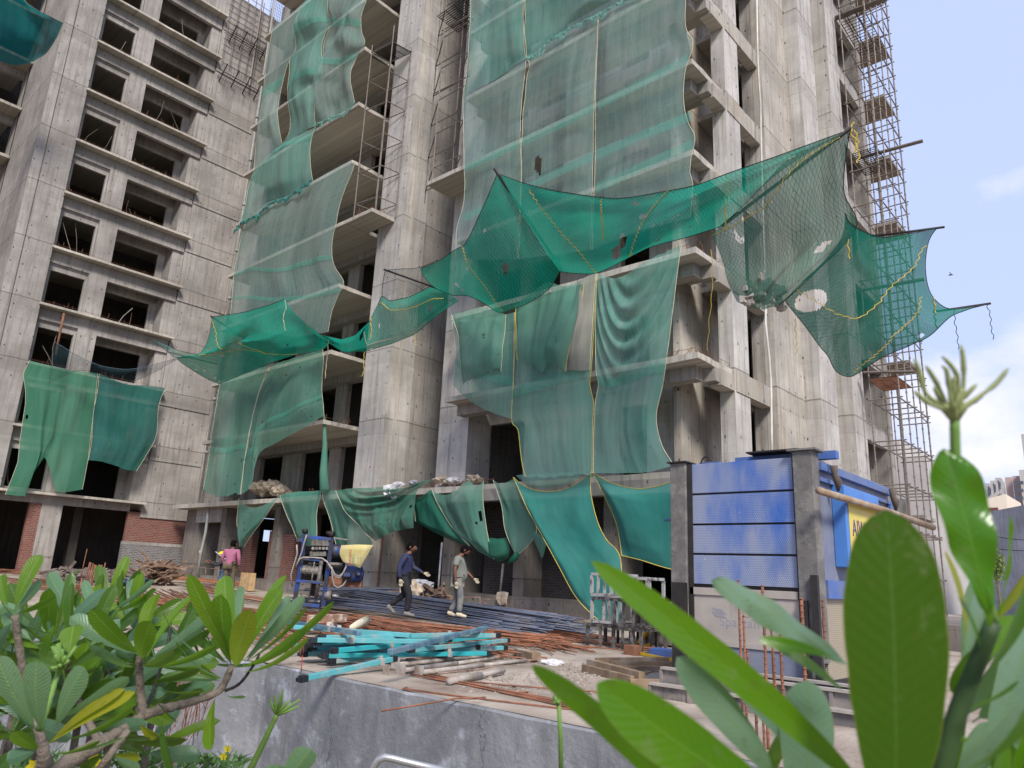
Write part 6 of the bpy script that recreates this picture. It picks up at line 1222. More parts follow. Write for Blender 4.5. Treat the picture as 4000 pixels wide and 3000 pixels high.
for (a, b, za, zb, w, lab) in [((655, 915), (795, 725), .02, .62, .075, 'steep yellow angle leaning on the grey skip'), ((665, 915), (810, 868), .02, .12, .06, 'short yellow angle at the foot of the steep one'), ((655, 945), (1045, 1020), .06, .05, .06, 'long yellow rusty angle lying on the timbers'), ((835, 550), (885, 490), 1.1, 1.3, .06, 'yellow angle tip above the grey skip')]:
    A = on(q2, a, za) if za < 1 else ad(*q2(*a), 15.5); B = ad(*q2(*b), 14.6) if 'steep' in lab else (on(q2, b, zb) if zb < 1 else ad(*q2(*b), 15.5)); plank(A, B, w, w*.8, lab, 'yellow painted steel angles', YA, 'steel_angle', 'angle')
m = MB(); A = on(q2, (655, 985), .0); m.box(A.x-.12, A.x+.12, A.y-.1, A.y+.15, 0, .2); tag(m.build('rusty_block', RUST, None, bevel=.01), 'rusty square block at the end of the long yellow angle', 'block')
# grey skip
SKP = simple('skip_grey', (.20, .185, .17, 1), .8, 0, .2, 4, dirt=(.36, .33, .30, 1), dscale=4)
s0 = V((12.0, 8.12, 0)); m = MB(); a, b, c_, d_ = (11.9, 8.1), (11.9, 6.5), (13.3, 6.5), (13.3, 8.1)
lo = [(13.9, 8.65, .14), (13.9, 7.1, .14), (15.0, 7.1, .14), (15.0, 8.65, .14)]; hi = [(13.7, 8.85, .95), (13.7, 7.0, .95), (15.2, 7.0, .95), (15.2, 8.85, .95)]
for i in range(4): j = (i+1) % 4; m.poly([lo[i], lo[j], hi[j], hi[i]]); m.poly([hi[i], hi[j], tuple(V(hi[j])*.96+V((14.4, 7.9, .95))*.04), tuple(V(hi[i])*.96+V((14.4, 7.9, .95))*.04)]); m.poly([tuple(V(hi[i])*.96+V((14.4, 7.9, .95))*.04), tuple(V(hi[j])*.96+V((14.4, 7.9, .95))*.04), tuple(V(lo[j])*.96+V((14.4, 7.9, .2))*.04), tuple(V(lo[i])*.96+V((14.4, 7.9, .2))*.04)])
m.poly(lo); tag(m.build('mortar_skip', SKP), 'grey tapered mortar skip beside the stack of steel frames', 'skip')
m = MB(); A = on(q2, (960, 960), .08); m.box(A.x-.05, A.x+.3, A.y-.5, A.y+.35, .0, .16); tag(m.build('blue_crate', BLUE2, None, bevel=.01), 'flat blue crate under the grey skip', 'crate')
# shutter panels and starter bars below the hoist
SHP = simple('shutter_panel', (.13, .12, .115, 1), .8, 0, .35, 2.2, dirt=(.33, .28, .24, 1), dscale=2.5)
for (x, y0, y1, z0_, z1__, lab) in [(8.9, 4.95, 2.6, -.12, .22, 'upper mottled shutter panel under the hoist'), (8.2, 5.0, 2.4, -.05, .05, 'flat lower shutter panel under the hoist'), (8.55, 5.05, 2.5, .0, .2, 'middle mottled shutter panel under the hoist')]:
    m = MB(); m.box(x, x+.06 if z1__ > .1 else x+.5, y1, y0, max(0, z0_), z1__+.1); o = tag(m.build('shutter_panel', SHP, None, bevel=.004), lab, 'panel', 'mottled shutter panels under the hoist')
    for k in range(6): yy = y1+(y0-y1)*k/5.; m = MB(); m.box(x-.03, x-.002, yy-.02, yy+.02, max(0, z0_), z1__+.1); sub(m, 'rib', SHP, o)
    m = MB(); m.box(x-.04, x+.05, y1, y0, z1__+.101, z1__+.13); sub(m, 'top_rail', GREYP, o)
for i, (x, y, yb, d, r) in enumerate([(490, 728, 1330, 7.2, .014), (610, 755, 1500, 6.6, .016), (650, 825, 1400, 6.6, .012), (803, 818, 1240, 6.2, .018), (515, 905, 1390, 6.6, .012), (535, 1080, 1330, 6.3, .012), (910, 828, 1100, 6.4, .014), (575, 1265, 1480, 6.0, .014), (700, 1000, 1530, 5.9, .014), (665, 1050, 1480, 5.9, .012), (612, 1340, 1600, 5.9, .012), (672, 1560, 1659, 5.7, .016)]):
    a = ad(*RZ(x, y), d); h = (yb-y)/1.276/2890*d; m = MB(); pts = [a+V((rnd(-.004, .004), rnd(-.004, .004), -h*t/8)) for t in range(9)]; m.tube(pts, r*.8, 7)
    for k in range(int(h/.05)): c = a+V((0, 0, -.05*k)); m.tube([c, c+V((0, 0, .012))], r, 7)
    tag(m.build('starter_bar', BARR, None, True), ['tallest', 'second', 'third', 'thick', 'thin left', 'short left', 'right edge', 'low thick', 'low long', 'low thin', 'lowest left', 'lowest stub'][i]+' rusty starter bar among those under the hoist', 'rebar', 'upright starter bars under the hoist')
# handrail at the wall foot, bird, thin details
m = MB(); m.tube([ad(*sF(600, 1420), 5.4), ad(*sF(668, 1270), 5.4), ad(*sF(700, 1228), 5.4), ad(*sF(745, 1212), 5.4), ad(*sF(800, 1222), 5.4), ad(*sF(960, 1262), 5.4), ad(*sF(1250, 1330), 5.4)], .028, 10); tag(m.build('handrail', simple('galvanised', (.42, .42, .42, 1), .4, .6, .1), None, True), 'curved galvanised handrail at the bottom picture border', 'handrail')
bp = BRG(3705/1.8083, 1075/1.8083, 45); m = MB(); m.tube([bp, bp+V((.05, -.1, .02)), bp+V((.1, -.22, 0))], [.02, .045, .01], 6); o = tag(m.build('bird', BLACKS, None, True), 'small dark bird flying in the sky at the right', 'bird')
m = MB(); c = bp+V((.05, -.1, .03)); m.poly([c, c+V((.15, -.0, .12)), c+V((.32, .02, .06)), c+V((.12, -.06, .0))]); sub(m, 'wing', BLACKS, o); m = MB(); m.poly([c, c+V((-.15, -.0, .10)), c+V((-.30, .02, .02)), c+V((-.1, -.06, .0))]); sub(m, 'wing', BLACKS, o)
# ================================================================ PEOPLE
def skin_mat(n, c): return simple(n, c, .6, 0, .08, 10)
SKIN = skin_mat('skin_brown', (.17, .075, .045, 1)); HAIR = simple('black_hair', (.008, .007, .007, 1), 1., spec=0.); GLOVE = simple('cotton_glove', (.42, .36, .25, 1), .95, 0, .15, 20)
def skinmesh(name, verts, edges, radii, mat, parent, sub_=2, root=0):
    me = bpy.data.meshes.new(name); me.from_pydata([tuple(v) for v in verts], edges, []); o = bpy.data.objects.new('tmp', me); col.objects.link(o)
    s = o.modifiers.new('s', 'SKIN'); s.use_smooth_shade = True
    ls = me.skin_vertices[0].data if me.skin_vertices else None
    if ls is None:
        bpy.context.view_layer.objects.active = o; bpy.ops.mesh.customdata_skin_add() ; ls = me.skin_vertices[0].data
    for i, r in enumerate(radii): ls[i].radius = (r, r) if not isinstance(r, tuple) else r; ls[i].use_root = (i == root)
    m = o.modifiers.new('d', 'SUBSURF'); m.levels = sub_; m.render_levels = sub_
    dg = bpy.context.evaluated_depsgraph_get(); dg.update(); nm = bpy.data.meshes.new_from_object(o.evaluated_get(dg)); bpy.data.objects.remove(o)
    nm.materials.clear(); nm.materials.append(mat); nm.name = name
    nm.polygons.foreach_set('use_smooth', [True]*len(nm.polygons))
    r_ = bpy.data.objects.new(name, nm); col.objects.link(r_)
    if parent:
        r_.parent = parent
        if parent.type == 'EMPTY': r_.matrix_parent_inverse = Matrix.Identity(4)
    return r_
def chain(name, groups, mat, parent, sub_=2):
    """groups: list of polylines [(x,y,z,r),...]; first point of later ones may be an index of an existing vertex"""
    vs, es, rs = [], [], []
    for g in groups:
        prev = None
        for q in g:
            if isinstance(q, int): prev = q; continue
            vs.append(V(q[:3])); rs.append(q[3] if len(q) == 4 else (q[3], q[4])); i = len(vs)-1
            if prev is not None: es.append((prev, i))
            prev = i
    return skinmesh(name, vs, es, rs, mat, parent, sub_)
def hand(parent, wrist, dirn, side, mat, curl=.5, name='glove'):
    """palm + five bent fingers; dirn: pointing direction, side: towards the thumb"""
    d = nrm(V(dirn)); s = nrm(V(side)-d*V(side).dot(d)); n = d.cross(s); w = V(wrist); g = []
    def q(p, r): return (p.x, p.y, p.z, r)
    g.append([q(w, .028), q(w+d*.045, .034), q(w+d*.085, .032)])
    for k in range(4):
        o_ = s*(.027-.018*k); L = (.030, .034, .031, .024)[k]; b = w+d*.085+o_; g.append([2, q(b+d*.012, .0115), q(b+d*(.012+L)+n*curl*.012, .0105), q(b+d*(.012+L*1.75)+n*curl*.034, .0095), q(b+d*(.012+L*2.2)+n*curl*.056, .008)])
    g.append([1, q(w+d*.05+s*.04, .013), q(w+d*.08+s*.055+n*.012, .011), q(w+d*.105+s*.055+n*.026, .009)])
    return chain(name, g, mat, parent, 1)
def head(parent, c, fwd, up, skin, hair, glasses=False, beard=False):
    """c: head centre; face towards fwd"""
    f = nrm(V(fwd)); u = nrm(V(up)-f*V(up).dot(f)); r = f.cross(u); c = V(c)
    def shape(dv):    # unit dir in (right, fwd, up)
        x, y, z = dv; k = .112
        sx = .72*(1-.22*max(0, -z)**1.5); sy = .90+.06*z; sz = 1.08
        p = V((x*sx, y*sy, z*sz))*k
        if y > 0:
            p.y -= .012*max(0, -z-.2); p.y += .016*math.exp(-((x/.13)**2+((z+.12)/.20)**2))*1.4   # nose
            p.y -= .010*math.exp(-(((abs(x)-.34)/.16)**2+((z-.08)/.13)**2)); p.y += .006*math.exp(-((x/.3)**2+((z+.50)/.08)**2)); p.y += .008*math.exp(-((x/.25)**2+((z+.78)/.14)**2))
        return c + r*p.x + f*p.y + u*p.z
    m = MB(); NU, NV_ = 28, 20
    for j in range(NV_+1):
        th = math.pi*j/NV_
        for i in range(NU): ph = 2*math.pi*i/NU; m.v.append(tuple(shape((math.sin(th)*math.cos(ph), math.sin(th)*math.sin(ph), math.cos(th)))))
    for j in range(NV_):
        for i in range(NU): m.f.append((j*NU+i, (j+1)*NU+i, (j+1)*NU+(i+1) % NU, j*NU+(i+1) % NU)); m.mi.append(0)
    hd = m.build('head', skin, parent, True)
    hd.matrix_parent_inverse = Matrix.Identity(4)
    h = MB(); n0 = 0; idx = {}
    for j in range(15):
        th = math.pi*.72*j/14
        for i in range(32):
            ph = 2*math.pi*i/32; d = V((math.sin(th)*math.cos(ph), math.sin(th)*math.sin(ph), math.cos(th)))
            lim = .42*math.pi if d.y > .35 else .72*math.pi; lim = .32*math.pi+(.40*math.pi)*min(1, max(0, (.55-d.y)/.5)); t2 = min(th, lim)
            d = V((math.sin(t2)*math.cos(ph), math.sin(t2)*math.sin(ph), math.cos(t2))); p = shape(d)
            h.v.append(tuple(c+(p-c)*(1.13+.05*fn(d, 6, 3) if th <= lim else 1.02)+u*.006))
    for j in range(14):
        for i in range(32): h.f.append((j*32+i, (j+1)*32+i, (j+1)*32+(i+1) % 32, j*32+(i+1) % 32)); h.mi.append(0)
    sub(h, 'hair', hair, hd, True)
    e = MB(); 
    for sx in (-1, 1):
        e2 = MB(); cc = c+r*.036*sx+f*.088+u*.012
        e2.tube([cc-f*.004, cc, cc+f*.006], [.011, .010, .004], 8); sub(e2, 'eye', simple('eye', (.05, .04, .04, 1), .2), hd, True)
        e3 = MB(); cc = c+r*.082*sx-f*.004-u*.004; e3.tube([cc-u*.03, cc+r*.012*sx, cc+u*.03], [.008, .016, .012], 8); sub(e3, 'ear', skin, hd, True)
    mo_ = MB(); cc = c+f*.094-u*.055; mo_.tube([cc-r*.022, cc+f*.004, cc+r*.022], [.003, .006, .003], 6); sub(mo_, 'mouth', simple('lips', (.13, .045, .035, 1), .6), hd, True)
    if beard:
        b_ = MB(); cc = c+f*.088-u*.088; b_.tube([c+r*.06+f*.04-u*.075, cc+r*.02, cc-r*.02, c-r*.06+f*.04-u*.075], [.012, .022, .022, .012], 8); sub(b_, 'beard', hair, hd, True)
    if glasses:
        for sx in (-1, 1): g_ = MB(); g_.tube([c+r*(.036*sx+.022*math.cos(t))+f*.104+u*(.012+.016*math.sin(t)) for t in [k*math.pi/6 for k in range(13)]], .003, 5); sub(g_, 'glasses', simple('glasses_rim', (.55, .5, .5, 1), .3, .5), hd, True)
    return hd
def person(name_label, feet, face_dir, build, group=None):
    """local frame: +y = facing direction, x = right"""
    e = empty('person', feet, name_label, 'person', group); e.rotation_euler = (0, 0, math.atan2(-face_dir[0], face_dir[1])); e.scale = (1.12, 1.16, 1.0); build(e); return e
CLX = dict(v=.08)
SH1 = simple('navy_shirt', (.022, .028, .075, 1), .9, 0, .25, 6, dirt=(.05, .052, .09, 1), dscale=7, bump=.4); SH2 = simple('grey_tshirt', (.20, .21, .18, 1), .9, 0, .15, 6, dirt=(.16, .16, .14, 1), dscale=6, bump=.4); SH3 = simple('pink_shirt', (.36, .13, .21, 1), .85, 0, .15, 6, dirt=(.36, .10, .17, 1), dscale=6, bump=.4)
BLK = simple('black_trousers', (.016, .016, .02, 1), .85, 0, .3, 6, bump=.3); JEA = simple('stained_jeans', (.20, .19, .17, 1), .9, 0, .25, 6, dirt=(.07, .10, .14, 1), dscale=5, bump=.4); BRT = simple('brown_trousers', (.13, .10, .06, 1), .9, 0, .2, 6, bump=.3)
SHO = simple('grey_shoes', (.19, .18, .16, 1), .8, 0, .2, 8); SHO2 = simple('cream_shoes', (.55, .47, .33, 1), .8, 0, .15, 8)
def shoe(parent, ankle, fwd, mat, tilt=0.):
    a = V(ankle); f = nrm(V(fwd)); return chain('shoe', [[(a.x, a.y, a.z+.05, .045), (a.x, a.y, a.z-.02, .048), (*(a+f*.09+V((0, 0, -.045))), .042), (*(a+f*.17+V((0, 0, -.055))), .032)], [1, (*(a-f*.05+V((0, 0, -.045))), .036)]], mat, parent, 2)
def body(e, P_, shirt, trou, sleeve_long, skin=SKIN, belly=0., hands=True, shoemat=None, hairm=HAIR, glasses=False, beard=False, headdir=(0, 1, -.1), grip=.6, glove=GLOVE):
    hip, chest, neck = V(P_['hip']), V(P_['chest']), V(P_['neck'])
    # one continuous body underneath
    g = [[(*hip, .10), (*hip.lerp(chest, .5), .10), (*chest, .11), (*neck, .055), (*(V(P_['head'])-V((0, 0, .06))), .05)]]
    for s in ('L', 'R'):
        sh, el, wr = (V(q) for q in P_['arm'+s]); g.append([2, (*sh, .052), (*sh.lerp(el, .5), .044), (*el, .037), (*el.lerp(wr, .5), .034), (*wr, .024)])
        hj, kn, an = (V(q) for q in P_['leg'+s]); g.append([0, (*hj, .085), (*hj.lerp(kn, .5), .072), (*kn, .052), (*kn.lerp(an, .4), .05), (*an, .034)])
    chain('body', g, skin, e, 2)
    # shirt
    def t5(p, a_, b_): return (p[0], p[1], p[2], a_, b_)
    g = [[t5(hip+V((0, 0, -.10)), .165, .165), t5(hip+V((0, belly*.5, .08)), .165+belly*.3, .16+belly), t5(hip.lerp(chest, .55)+V((0, belly*.3, 0)), .165, .16+belly*.6), t5(chest+V((0, 0, .02)), .18, .165), t5(chest.lerp(neck, .75), .095, .095)]]
    for s in ('L', 'R'):
        sh, el, wr = (V(q) for q in P_['arm'+s]); end = wr+(el-wr)*.08
        if sleeve_long: g.append([3, (*sh, .070), (*sh.lerp(el, .5), .062), (*el, .054), (*el.lerp(wr, .55), .050), (*end, .042)])
        else: g.append([3, (*sh, .072), (*sh.lerp(el, .45), .068), (*sh.lerp(el, .72), .070)])
    chain('shirt', g, shirt, e, 2)
    g = [[(*(hip+V((0, 0, -.04))), .145, .145)]]
    for s in ('L', 'R'):
        hj, kn, an = (V(q) for q in P_['leg'+s]); g.append([0, (*hj, .105), (*hj.lerp(kn, .5), .092), (*kn, .076), (*kn.lerp(an, .5), .068), (*(an+(kn-an)*.08), .062)])
    chain('trousers', g, trou, e, 2)
    for s in ('L', 'R'):
        hj, kn, an = (V(q) for q in P_['leg'+s]); shoe(e, an, P_['toe'+s], shoemat or SHO)
        sh, el, wr = (V(q) for q in P_['arm'+s])
        if hands: h_ = hand(e, wr, nrm(wr-el)+V((0, .1, 0)), (0, 1, .2), glove if glove else skin, grip, 'glove' if glove else 'hand'); h_.matrix_parent_inverse = Matrix.Identity(4)
    hd = head(e, P_['head'], headdir, (0, 0, 1), skin, hairm, glasses, beard)
rt_dir = R @ V((1, 0, -.05))                 # to the right in the picture
# man in the navy shirt, mid stride
f1 = on(z8, (1600, 1305), .33); f1.z = .33
def b1_(e): body(e, dict(hip=(0, -.02, .90), chest=(0, .02, 1.25), neck=(0, .05, 1.44), head=(.0, .10, 1.57), armR=((.20, .0, 1.37), (.25, -.10, 1.10), (.23, -.07, .84)), armL=((-.20, .03, 1.37), (-.22, .14, 1.12), (-.16, .36, 1.0)),
    legL=((-.09, -.01, .86), (-.09, .02, .50), (-.08, -.28, .22)), legR=((.09, -.01, .86), (.09, .13, .48), (.08, .10, .09)), toeL=(0, .8, -.6), toeR=(0, 1, 0)), SH1, BLK, True, glasses=True, headdir=(0.25, 1, -.35))
P1_ = person('person walking in navy long sleeved shirt and black trousers, with glasses', f1, (rt_dir.x, rt_dir.y), b1_)
# man in the grey t-shirt
f2 = on(z8, (1990, 1313), .33); f2.z = .335
def b2_(e): body(e, dict(hip=(0, .0, .90), chest=(0, -.02, 1.26), neck=(0, .02, 1.45), head=(0, .12, 1.57), armR=((.20, -.03, 1.38), (.24, -.07, 1.10), (.22, -.04, .83)), armL=((-.20, .0, 1.38), (-.22, .12, 1.13), (-.18, .32, .92)),
    legL=((-.09, .0, .86), (-.10, .02, .47), (-.10, -.13, .10)), legR=((.09, .0, .86), (.10, .08, .47), (.11, .06, .09)), toeL=(0, 1, -.1), toeR=(0, 1, 0)), SH2, JEA, False, belly=.05, shoemat=SHO2, headdir=(.1, 1, -.75), beard=True)
P2_ = person('person walking in grey printed t-shirt, stained jeans and cream shoes, looking down', f2, (rt_dir.x, rt_dir.y), b2_)
m = MB()
for k in range(16): a = V((-.155-.01*math.sin(k), .02+k*.010, 1.21+.012*math.sin(k*2.3))); m.tube([a, a+V((0, .006, .02+.01*math.cos(k*1.7)))], .006, 4)
# man in pink, seen from behind
hp_ = ad(910/1.0/1.8083, 2125/1.8083, 25.2); f3p = V((hp_.x, hp_.y, hp_.z-1.58)); back = nrm(R @ V((.15, 0, -1)))
def b3_(e): body(e, dict(hip=(0, 0, .90), chest=(0, .02, 1.25), neck=(0, .03, 1.44), head=(0, .04, 1.58), armL=((-.20, .0, 1.36), (-.27, -.02, 1.10), (-.24, .10, .88)), armR=((.20, .0, 1.36), (.27, -.02, 1.10), (.25, .08, .86)),
    legL=((-.10, 0, .86), (-.11, .02, .47), (-.12, .0, .09)), legR=((.10, 0, .86), (.11, .05, .47), (.12, .12, .09)), toeL=(0, 1, 0), toeR=(.1, 1, 0)), SH3, BRT, True, glove=None, headdir=(-.1, 1, -.1))
person('person in pink shirt and brown trousers seen from behind at the left', f3p, (back.x, back.y), b3_)
# partly hidden helper with a yellow helmet
h4 = ad(888/1.8083, 2172/1.8083, 26.6); f4 = V((h4.x, h4.y, h4.z-1.42)); fr4 = nrm(R @ V((-1, 0, .2)))
def b4_(e):
    body(e, dict(hip=(0, 0, .84), chest=(0, .06, 1.15), neck=(0, .10, 1.32), head=(0, .14, 1.42), armL=((-.18, .04, 1.25), (-.22, .22, 1.08), (-.12, .46, 1.16)), armR=((.18, .04, 1.25), (.2, .24, 1.1), (.1, .45, 1.2)),
    legL=((-.09, 0, .80), (-.10, .10, .45), (-.10, .0, .09)), legR=((.09, 0, .80), (.10, .12, .45), (.10, .1, .09)), toeL=(0, 1, 0), toeR=(0, 1, 0)), simple('dark_shirt', (.03, .03, .04, 1), .9), simple('blue_work_trousers', (.06, .10, .18, 1), .9), True, glove=None, headdir=(0, 1, -.2))
    hm = MB(); c = V((0, .14, 1.47))
    for j in range(7):
        for i in range(16): th = math.pi/2*j/6; ph = i*math.pi/8; hm.v.append((c.x+.125*math.sin(th)*math.cos(ph), c.y+.145*math.sin(th)*math.sin(ph), c.z+.115*math.cos(th)))
    for j in range(6):
        for i in range(16): hm.f.append((j*16+i, (j+1)*16+i, (j+1)*16+(i+1) % 16, j*16+(i+1) % 16)); hm.mi.append(0)
    o = hm.build('helmet', simple('yellow_helmet', (.75, .55, .02, 1), .35, 0, .05), e, True); o.matrix_parent_inverse = Matrix.Identity(4)
person('person with yellow helmet mostly hidden behind the one in pink', f4, (fr4.x, fr4.y), b4_)
m = MB(); m.tube([ad(*r8(450, 965), 26.4), ad(*r8(575, 1060), 26.2)], .018, 6); tag(m.build('rod', WHT, None, True), 'thin pale rod held up by the person with the yellow helmet', 'rod')
# ================================================================ PLUMERIAS IN THE FOREGROUND
def leafmat(name, top, under, vein, trans=.38, rough=.34, sv_=.16, rb_=.6, bs=.35):
    m, nt, lk = newmat(name); b = nt['Principled BSDF']; out = nt['Material Output']
    uv = nt.new('ShaderNodeTexCoord').outputs['UV']; sp = nt.new('ShaderNodeSeparateXYZ'); lk.new(uv, sp.inputs[0])
    au = mth(nt, lk, 'ABSOLUTE', mth(nt, lk, 'SUBTRACT', sp.outputs[0], .5))
    rib = mth(nt, lk, 'LESS_THAN', au, .018)
    w = mth(nt, lk, 'SUBTRACT', mth(nt, lk, 'MULTIPLY', sp.outputs[1], 20), mth(nt, lk, 'MULTIPLY', au, 5))
    sv = mth(nt, lk, 'ABSOLUTE', mth(nt, lk, 'SUBTRACT', mth(nt, lk, 'MODULO', mth(nt, lk, 'ADD', w, 40), 1), .5))
    side = ramp(nt, lk, sv, .0, .13, 1., 0.)
    g = nt.new('ShaderNodeNewGeometry'); p = g.outputs['Position']; n1 = noise(nt, lk, p, 7, 4, .6); n2 = noise(nt, lk, p, 60, 3, .6)
    oi = nt.new('ShaderNodeObjectInfo')
    t = mixc(nt, lk, ramp(nt, lk, n1, .3, .7), top, (top[0]*1.7, top[1]*1.15, top[2]*.7, 1)); t = mixc(nt, lk, mth(nt, lk, 'MULTIPLY', oi.outputs['Random'], .55), t, (top[0]*2.6, top[1]*1.35, top[2]*.5, 1))
    u = mixc(nt, lk, ramp(nt, lk, n1, .3, .7), under, (under[0]*.8, under[1]*.9, under[2]*.85, 1))
    c = mixc(nt, lk, g.outputs['Backfacing'], t, u)
    c = mixc(nt, lk, mth(nt, lk, 'MULTIPLY', side, sv_), c, vein); c = mixc(nt, lk, mth(nt, lk, 'MULTIPLY', rib, rb_), c, vein)
    c = mixc(nt, lk, ramp(nt, lk, n2, .60, .70, 0, .35), c, (.10, .085, .03, 1)); n3 = noise(nt, lk, p, 22, 6, .7); c = mixc(nt, lk, ramp(nt, lk, n3, .58, .70, 0, .45), c, (.22, .24, .12, 1)); ed = mth(nt, lk, 'GREATER_THAN', au, .485); c = mixc(nt, lk, mth(nt, lk, 'MULTIPLY', ed, .5), c, (.25, .22, .06, 1))
    lk.new(c, b.inputs['Base Color']); b.inputs['Roughness'].default_value = rough; b.inputs['Specular IOR Level'].default_value = .45
    bn = nt.new('ShaderNodeBump'); bn.inputs['Strength'].default_value = bs; bn.inputs['Distance'].default_value = .004; lk.new(mth(nt, lk, 'ADD', sv, mth(nt, lk, 'MULTIPLY', n2, .2)), bn.inputs['Height']); lk.new(bn.outputs[0], b.inputs['Normal'])
    tl = nt.new('ShaderNodeBsdfTranslucent'); tc2 = mixc(nt, lk, .6, c, (.30, .55, .02, 1)); lk.new(tc2, tl.inputs[0])
    ms = nt.new('ShaderNodeMixShader'); ms.inputs[0].default_value = trans; lk.new(b.outputs[0], ms.inputs[1]); lk.new(tl.outputs[0], ms.inputs[2]); lk.new(ms.outputs[0], out.inputs[0])
    return m
LG = leafmat('plumeria_leaf', (.06, .18, .014, 1), (.15, .26, .15, 1), (.32, .40, .12, 1)); NG = leafmat('close_leaf', (.05, .19, .010, 1), (.20, .31, .22, 1), (.18, .30, .05, 1), .48, .22, .07, .45, .10); ND = leafmat('close_leaf_dark', (.018, .075, .008, 1), (.10, .2, .14, 1), (.07, .14, .03, 1), .42, .22, .12, .6, .15)
LD = leafmat('plumeria_leaf_dark', (.030, .10, .014, 1), (.08, .16, .10, 1), (.16, .26, .10, 1), .25)
LY = leafmat('plumeria_leaf_yellowish', (.16, .24, .02, 1), (.24, .32, .16, 1), (.40, .44, .12, 1), .42)
BARK = simple('plumeria_bark', (.19, .155, .12, 1), .9, 0, .3, 14, dirt=(.09, .07, .055, 1), dscale=20, bump=.8); STEMG = simple('green_stem', (.12, .22, .04, 1), .6, 0, .2, 12)
CV = R @ V((0, 0, 1))       # towards the camera
SH = [.62, 6., 1.10]
def leaf(B, T, W, parent, mat=LG, roll=0., bend=.06, fold=.18, seed=0, under=False, wave=.0, nu=8, nv=22, petiole=.07):
    B, T = V(B), V(T); ax_ = nrm(T-B); L_ = (T-B).length
    n = CV-ax_*CV.dot(ax_); n = nrm(n); n = Matrix.Rotation(roll, 3, ax_) @ n
    if under: n = -n
    s = ax_.cross(n); m = MB(); uvs = []
    bend_n = n if not under else -n
    for j in range(nv+1):
        t = j/nv; tt = max(0, (t-petiole)/(1-petiole)); w_ = W/2*max(.035, tt**SH[0]*max(0, 1-tt**SH[1])**.55*SH[2])
        c = B+ax_*L_*t+bend_n*(bend*L_*4*t*(1-t)) - V((0, 0, 1))*0
        for i in range(nu+1):
            u = i/nu*2-1; wob = wave*W*math.sin(t*17+u*1.3+seed)*abs(u)
            edge = 1+.05*fn((t*9, u, seed), 1, seed)
            m.v.append(tuple(c+s*(u*w_*edge)+n*(fold*w_*abs(u)**1.3+wob*.3+(.018 if W < .1 and nu == 8 else .003)*W*math.sin(t*60-abs(u)*4)*abs(u)*(1-abs(u))*2)))
    for j in range(nv):
        for i in range(nu):
            a = j*(nu+1)+i; m.f.append((a, a+1, a+nu+2, a+nu+1)); m.mi.append(0); uvs += [(i/nu, j/nv), ((i+1)/nu, j/nv), ((i+1)/nu, (j+1)/nv), (i/nu, (j+1)/nv)]
    o = m.build('leaf', mat, parent, True); ul = o.data.uv_layers.new(name='UVMap'); ul.data.foreach_set('uv', [c for q in uvs for c in q]); 
    return o
LF = zf(0, 2100, 1.58)
def lp(p, d): x, y = LF(*p); return ad(x, y, d)
pa_ = empty('plumeria', lp((760, 1500), 2.1), 'leafy plumeria shrub with grey branches filling the lower left corner', 'shrub')
pb_ = empty('plumeria', lp((300, 1480), 3.0), 'dense darker plumeria foliage behind the shrub in the lower left corner', 'shrub')
def lv_(b, t, w, d0, d1, mat=LG, roll=0., under=False, bend=.06, fold=.2, par=pa_, wave=0.):
    B = lp(b, d0); T = lp(t, d1); W = 1.02*w/1.58/2890*(d0+d1)/2; return leaf(B, T, W, par, mat, roll, bend, fold, random.random()*9, under, wave)
dA, dB, dC, dD, dE = 2.35, 2.2, 2.75, 1.95, 1.75
# cluster at the right end of the long branch
for q in [((1445,770),(1165,225),118,2.2,LG,.35,0), ((1400,800),(1170,290),95,2.5,LD,-.9,1), ((1450,760),(1385,235),150,2.5,LG,.1,0), ((1430,790),(1365,350),172,2.25,LG,-.15,0), ((1455,800),(1550,440),168,2.1,LY,.1,0), ((1485,760),(1768,232),112,2.5,LG,-.75,0), ((1480,770),(1745,310),132,2.35,LG,-.45,0),
    ((1500,760),(1880,360),105,2.45,LG,.5,1), ((1500,775),(1890,425),62,2.35,LG,1.0,0), ((1505,785),(2060,390),80,2.2,LG,.85,0), ((1480,800),(1895,548),98,2.15,LG,.6,0), ((1460,830),(1905,615),66,2.1,LG,.8,0), ((1415,815),(1005,458),74,2.1,LG,-1.0,0), ((1395,870),(1090,642),76,2.15,LG,-.9,0), ((1370,885),(990,868),86,2.3,LD,1.0,0),
    ((1330,985),(1300,1310),120,2.2,LG,.2,0), ((1385,965),(1515,980),40,2.25,LG,.6,1), ((1470,760),(1480,300),110,2.75,LG,.4,1), ((1420,790),(1180,560),80,2.6,LD,.5,0), ((1500,790),(1790,360),90,2.6,LG,.6,1), ((1370,870),(1240,805),90,2.5,LG,.3,0)]:
    lv_(q[0], q[1], q[2], dA, q[3], q[4], q[5], bool(q[6]))
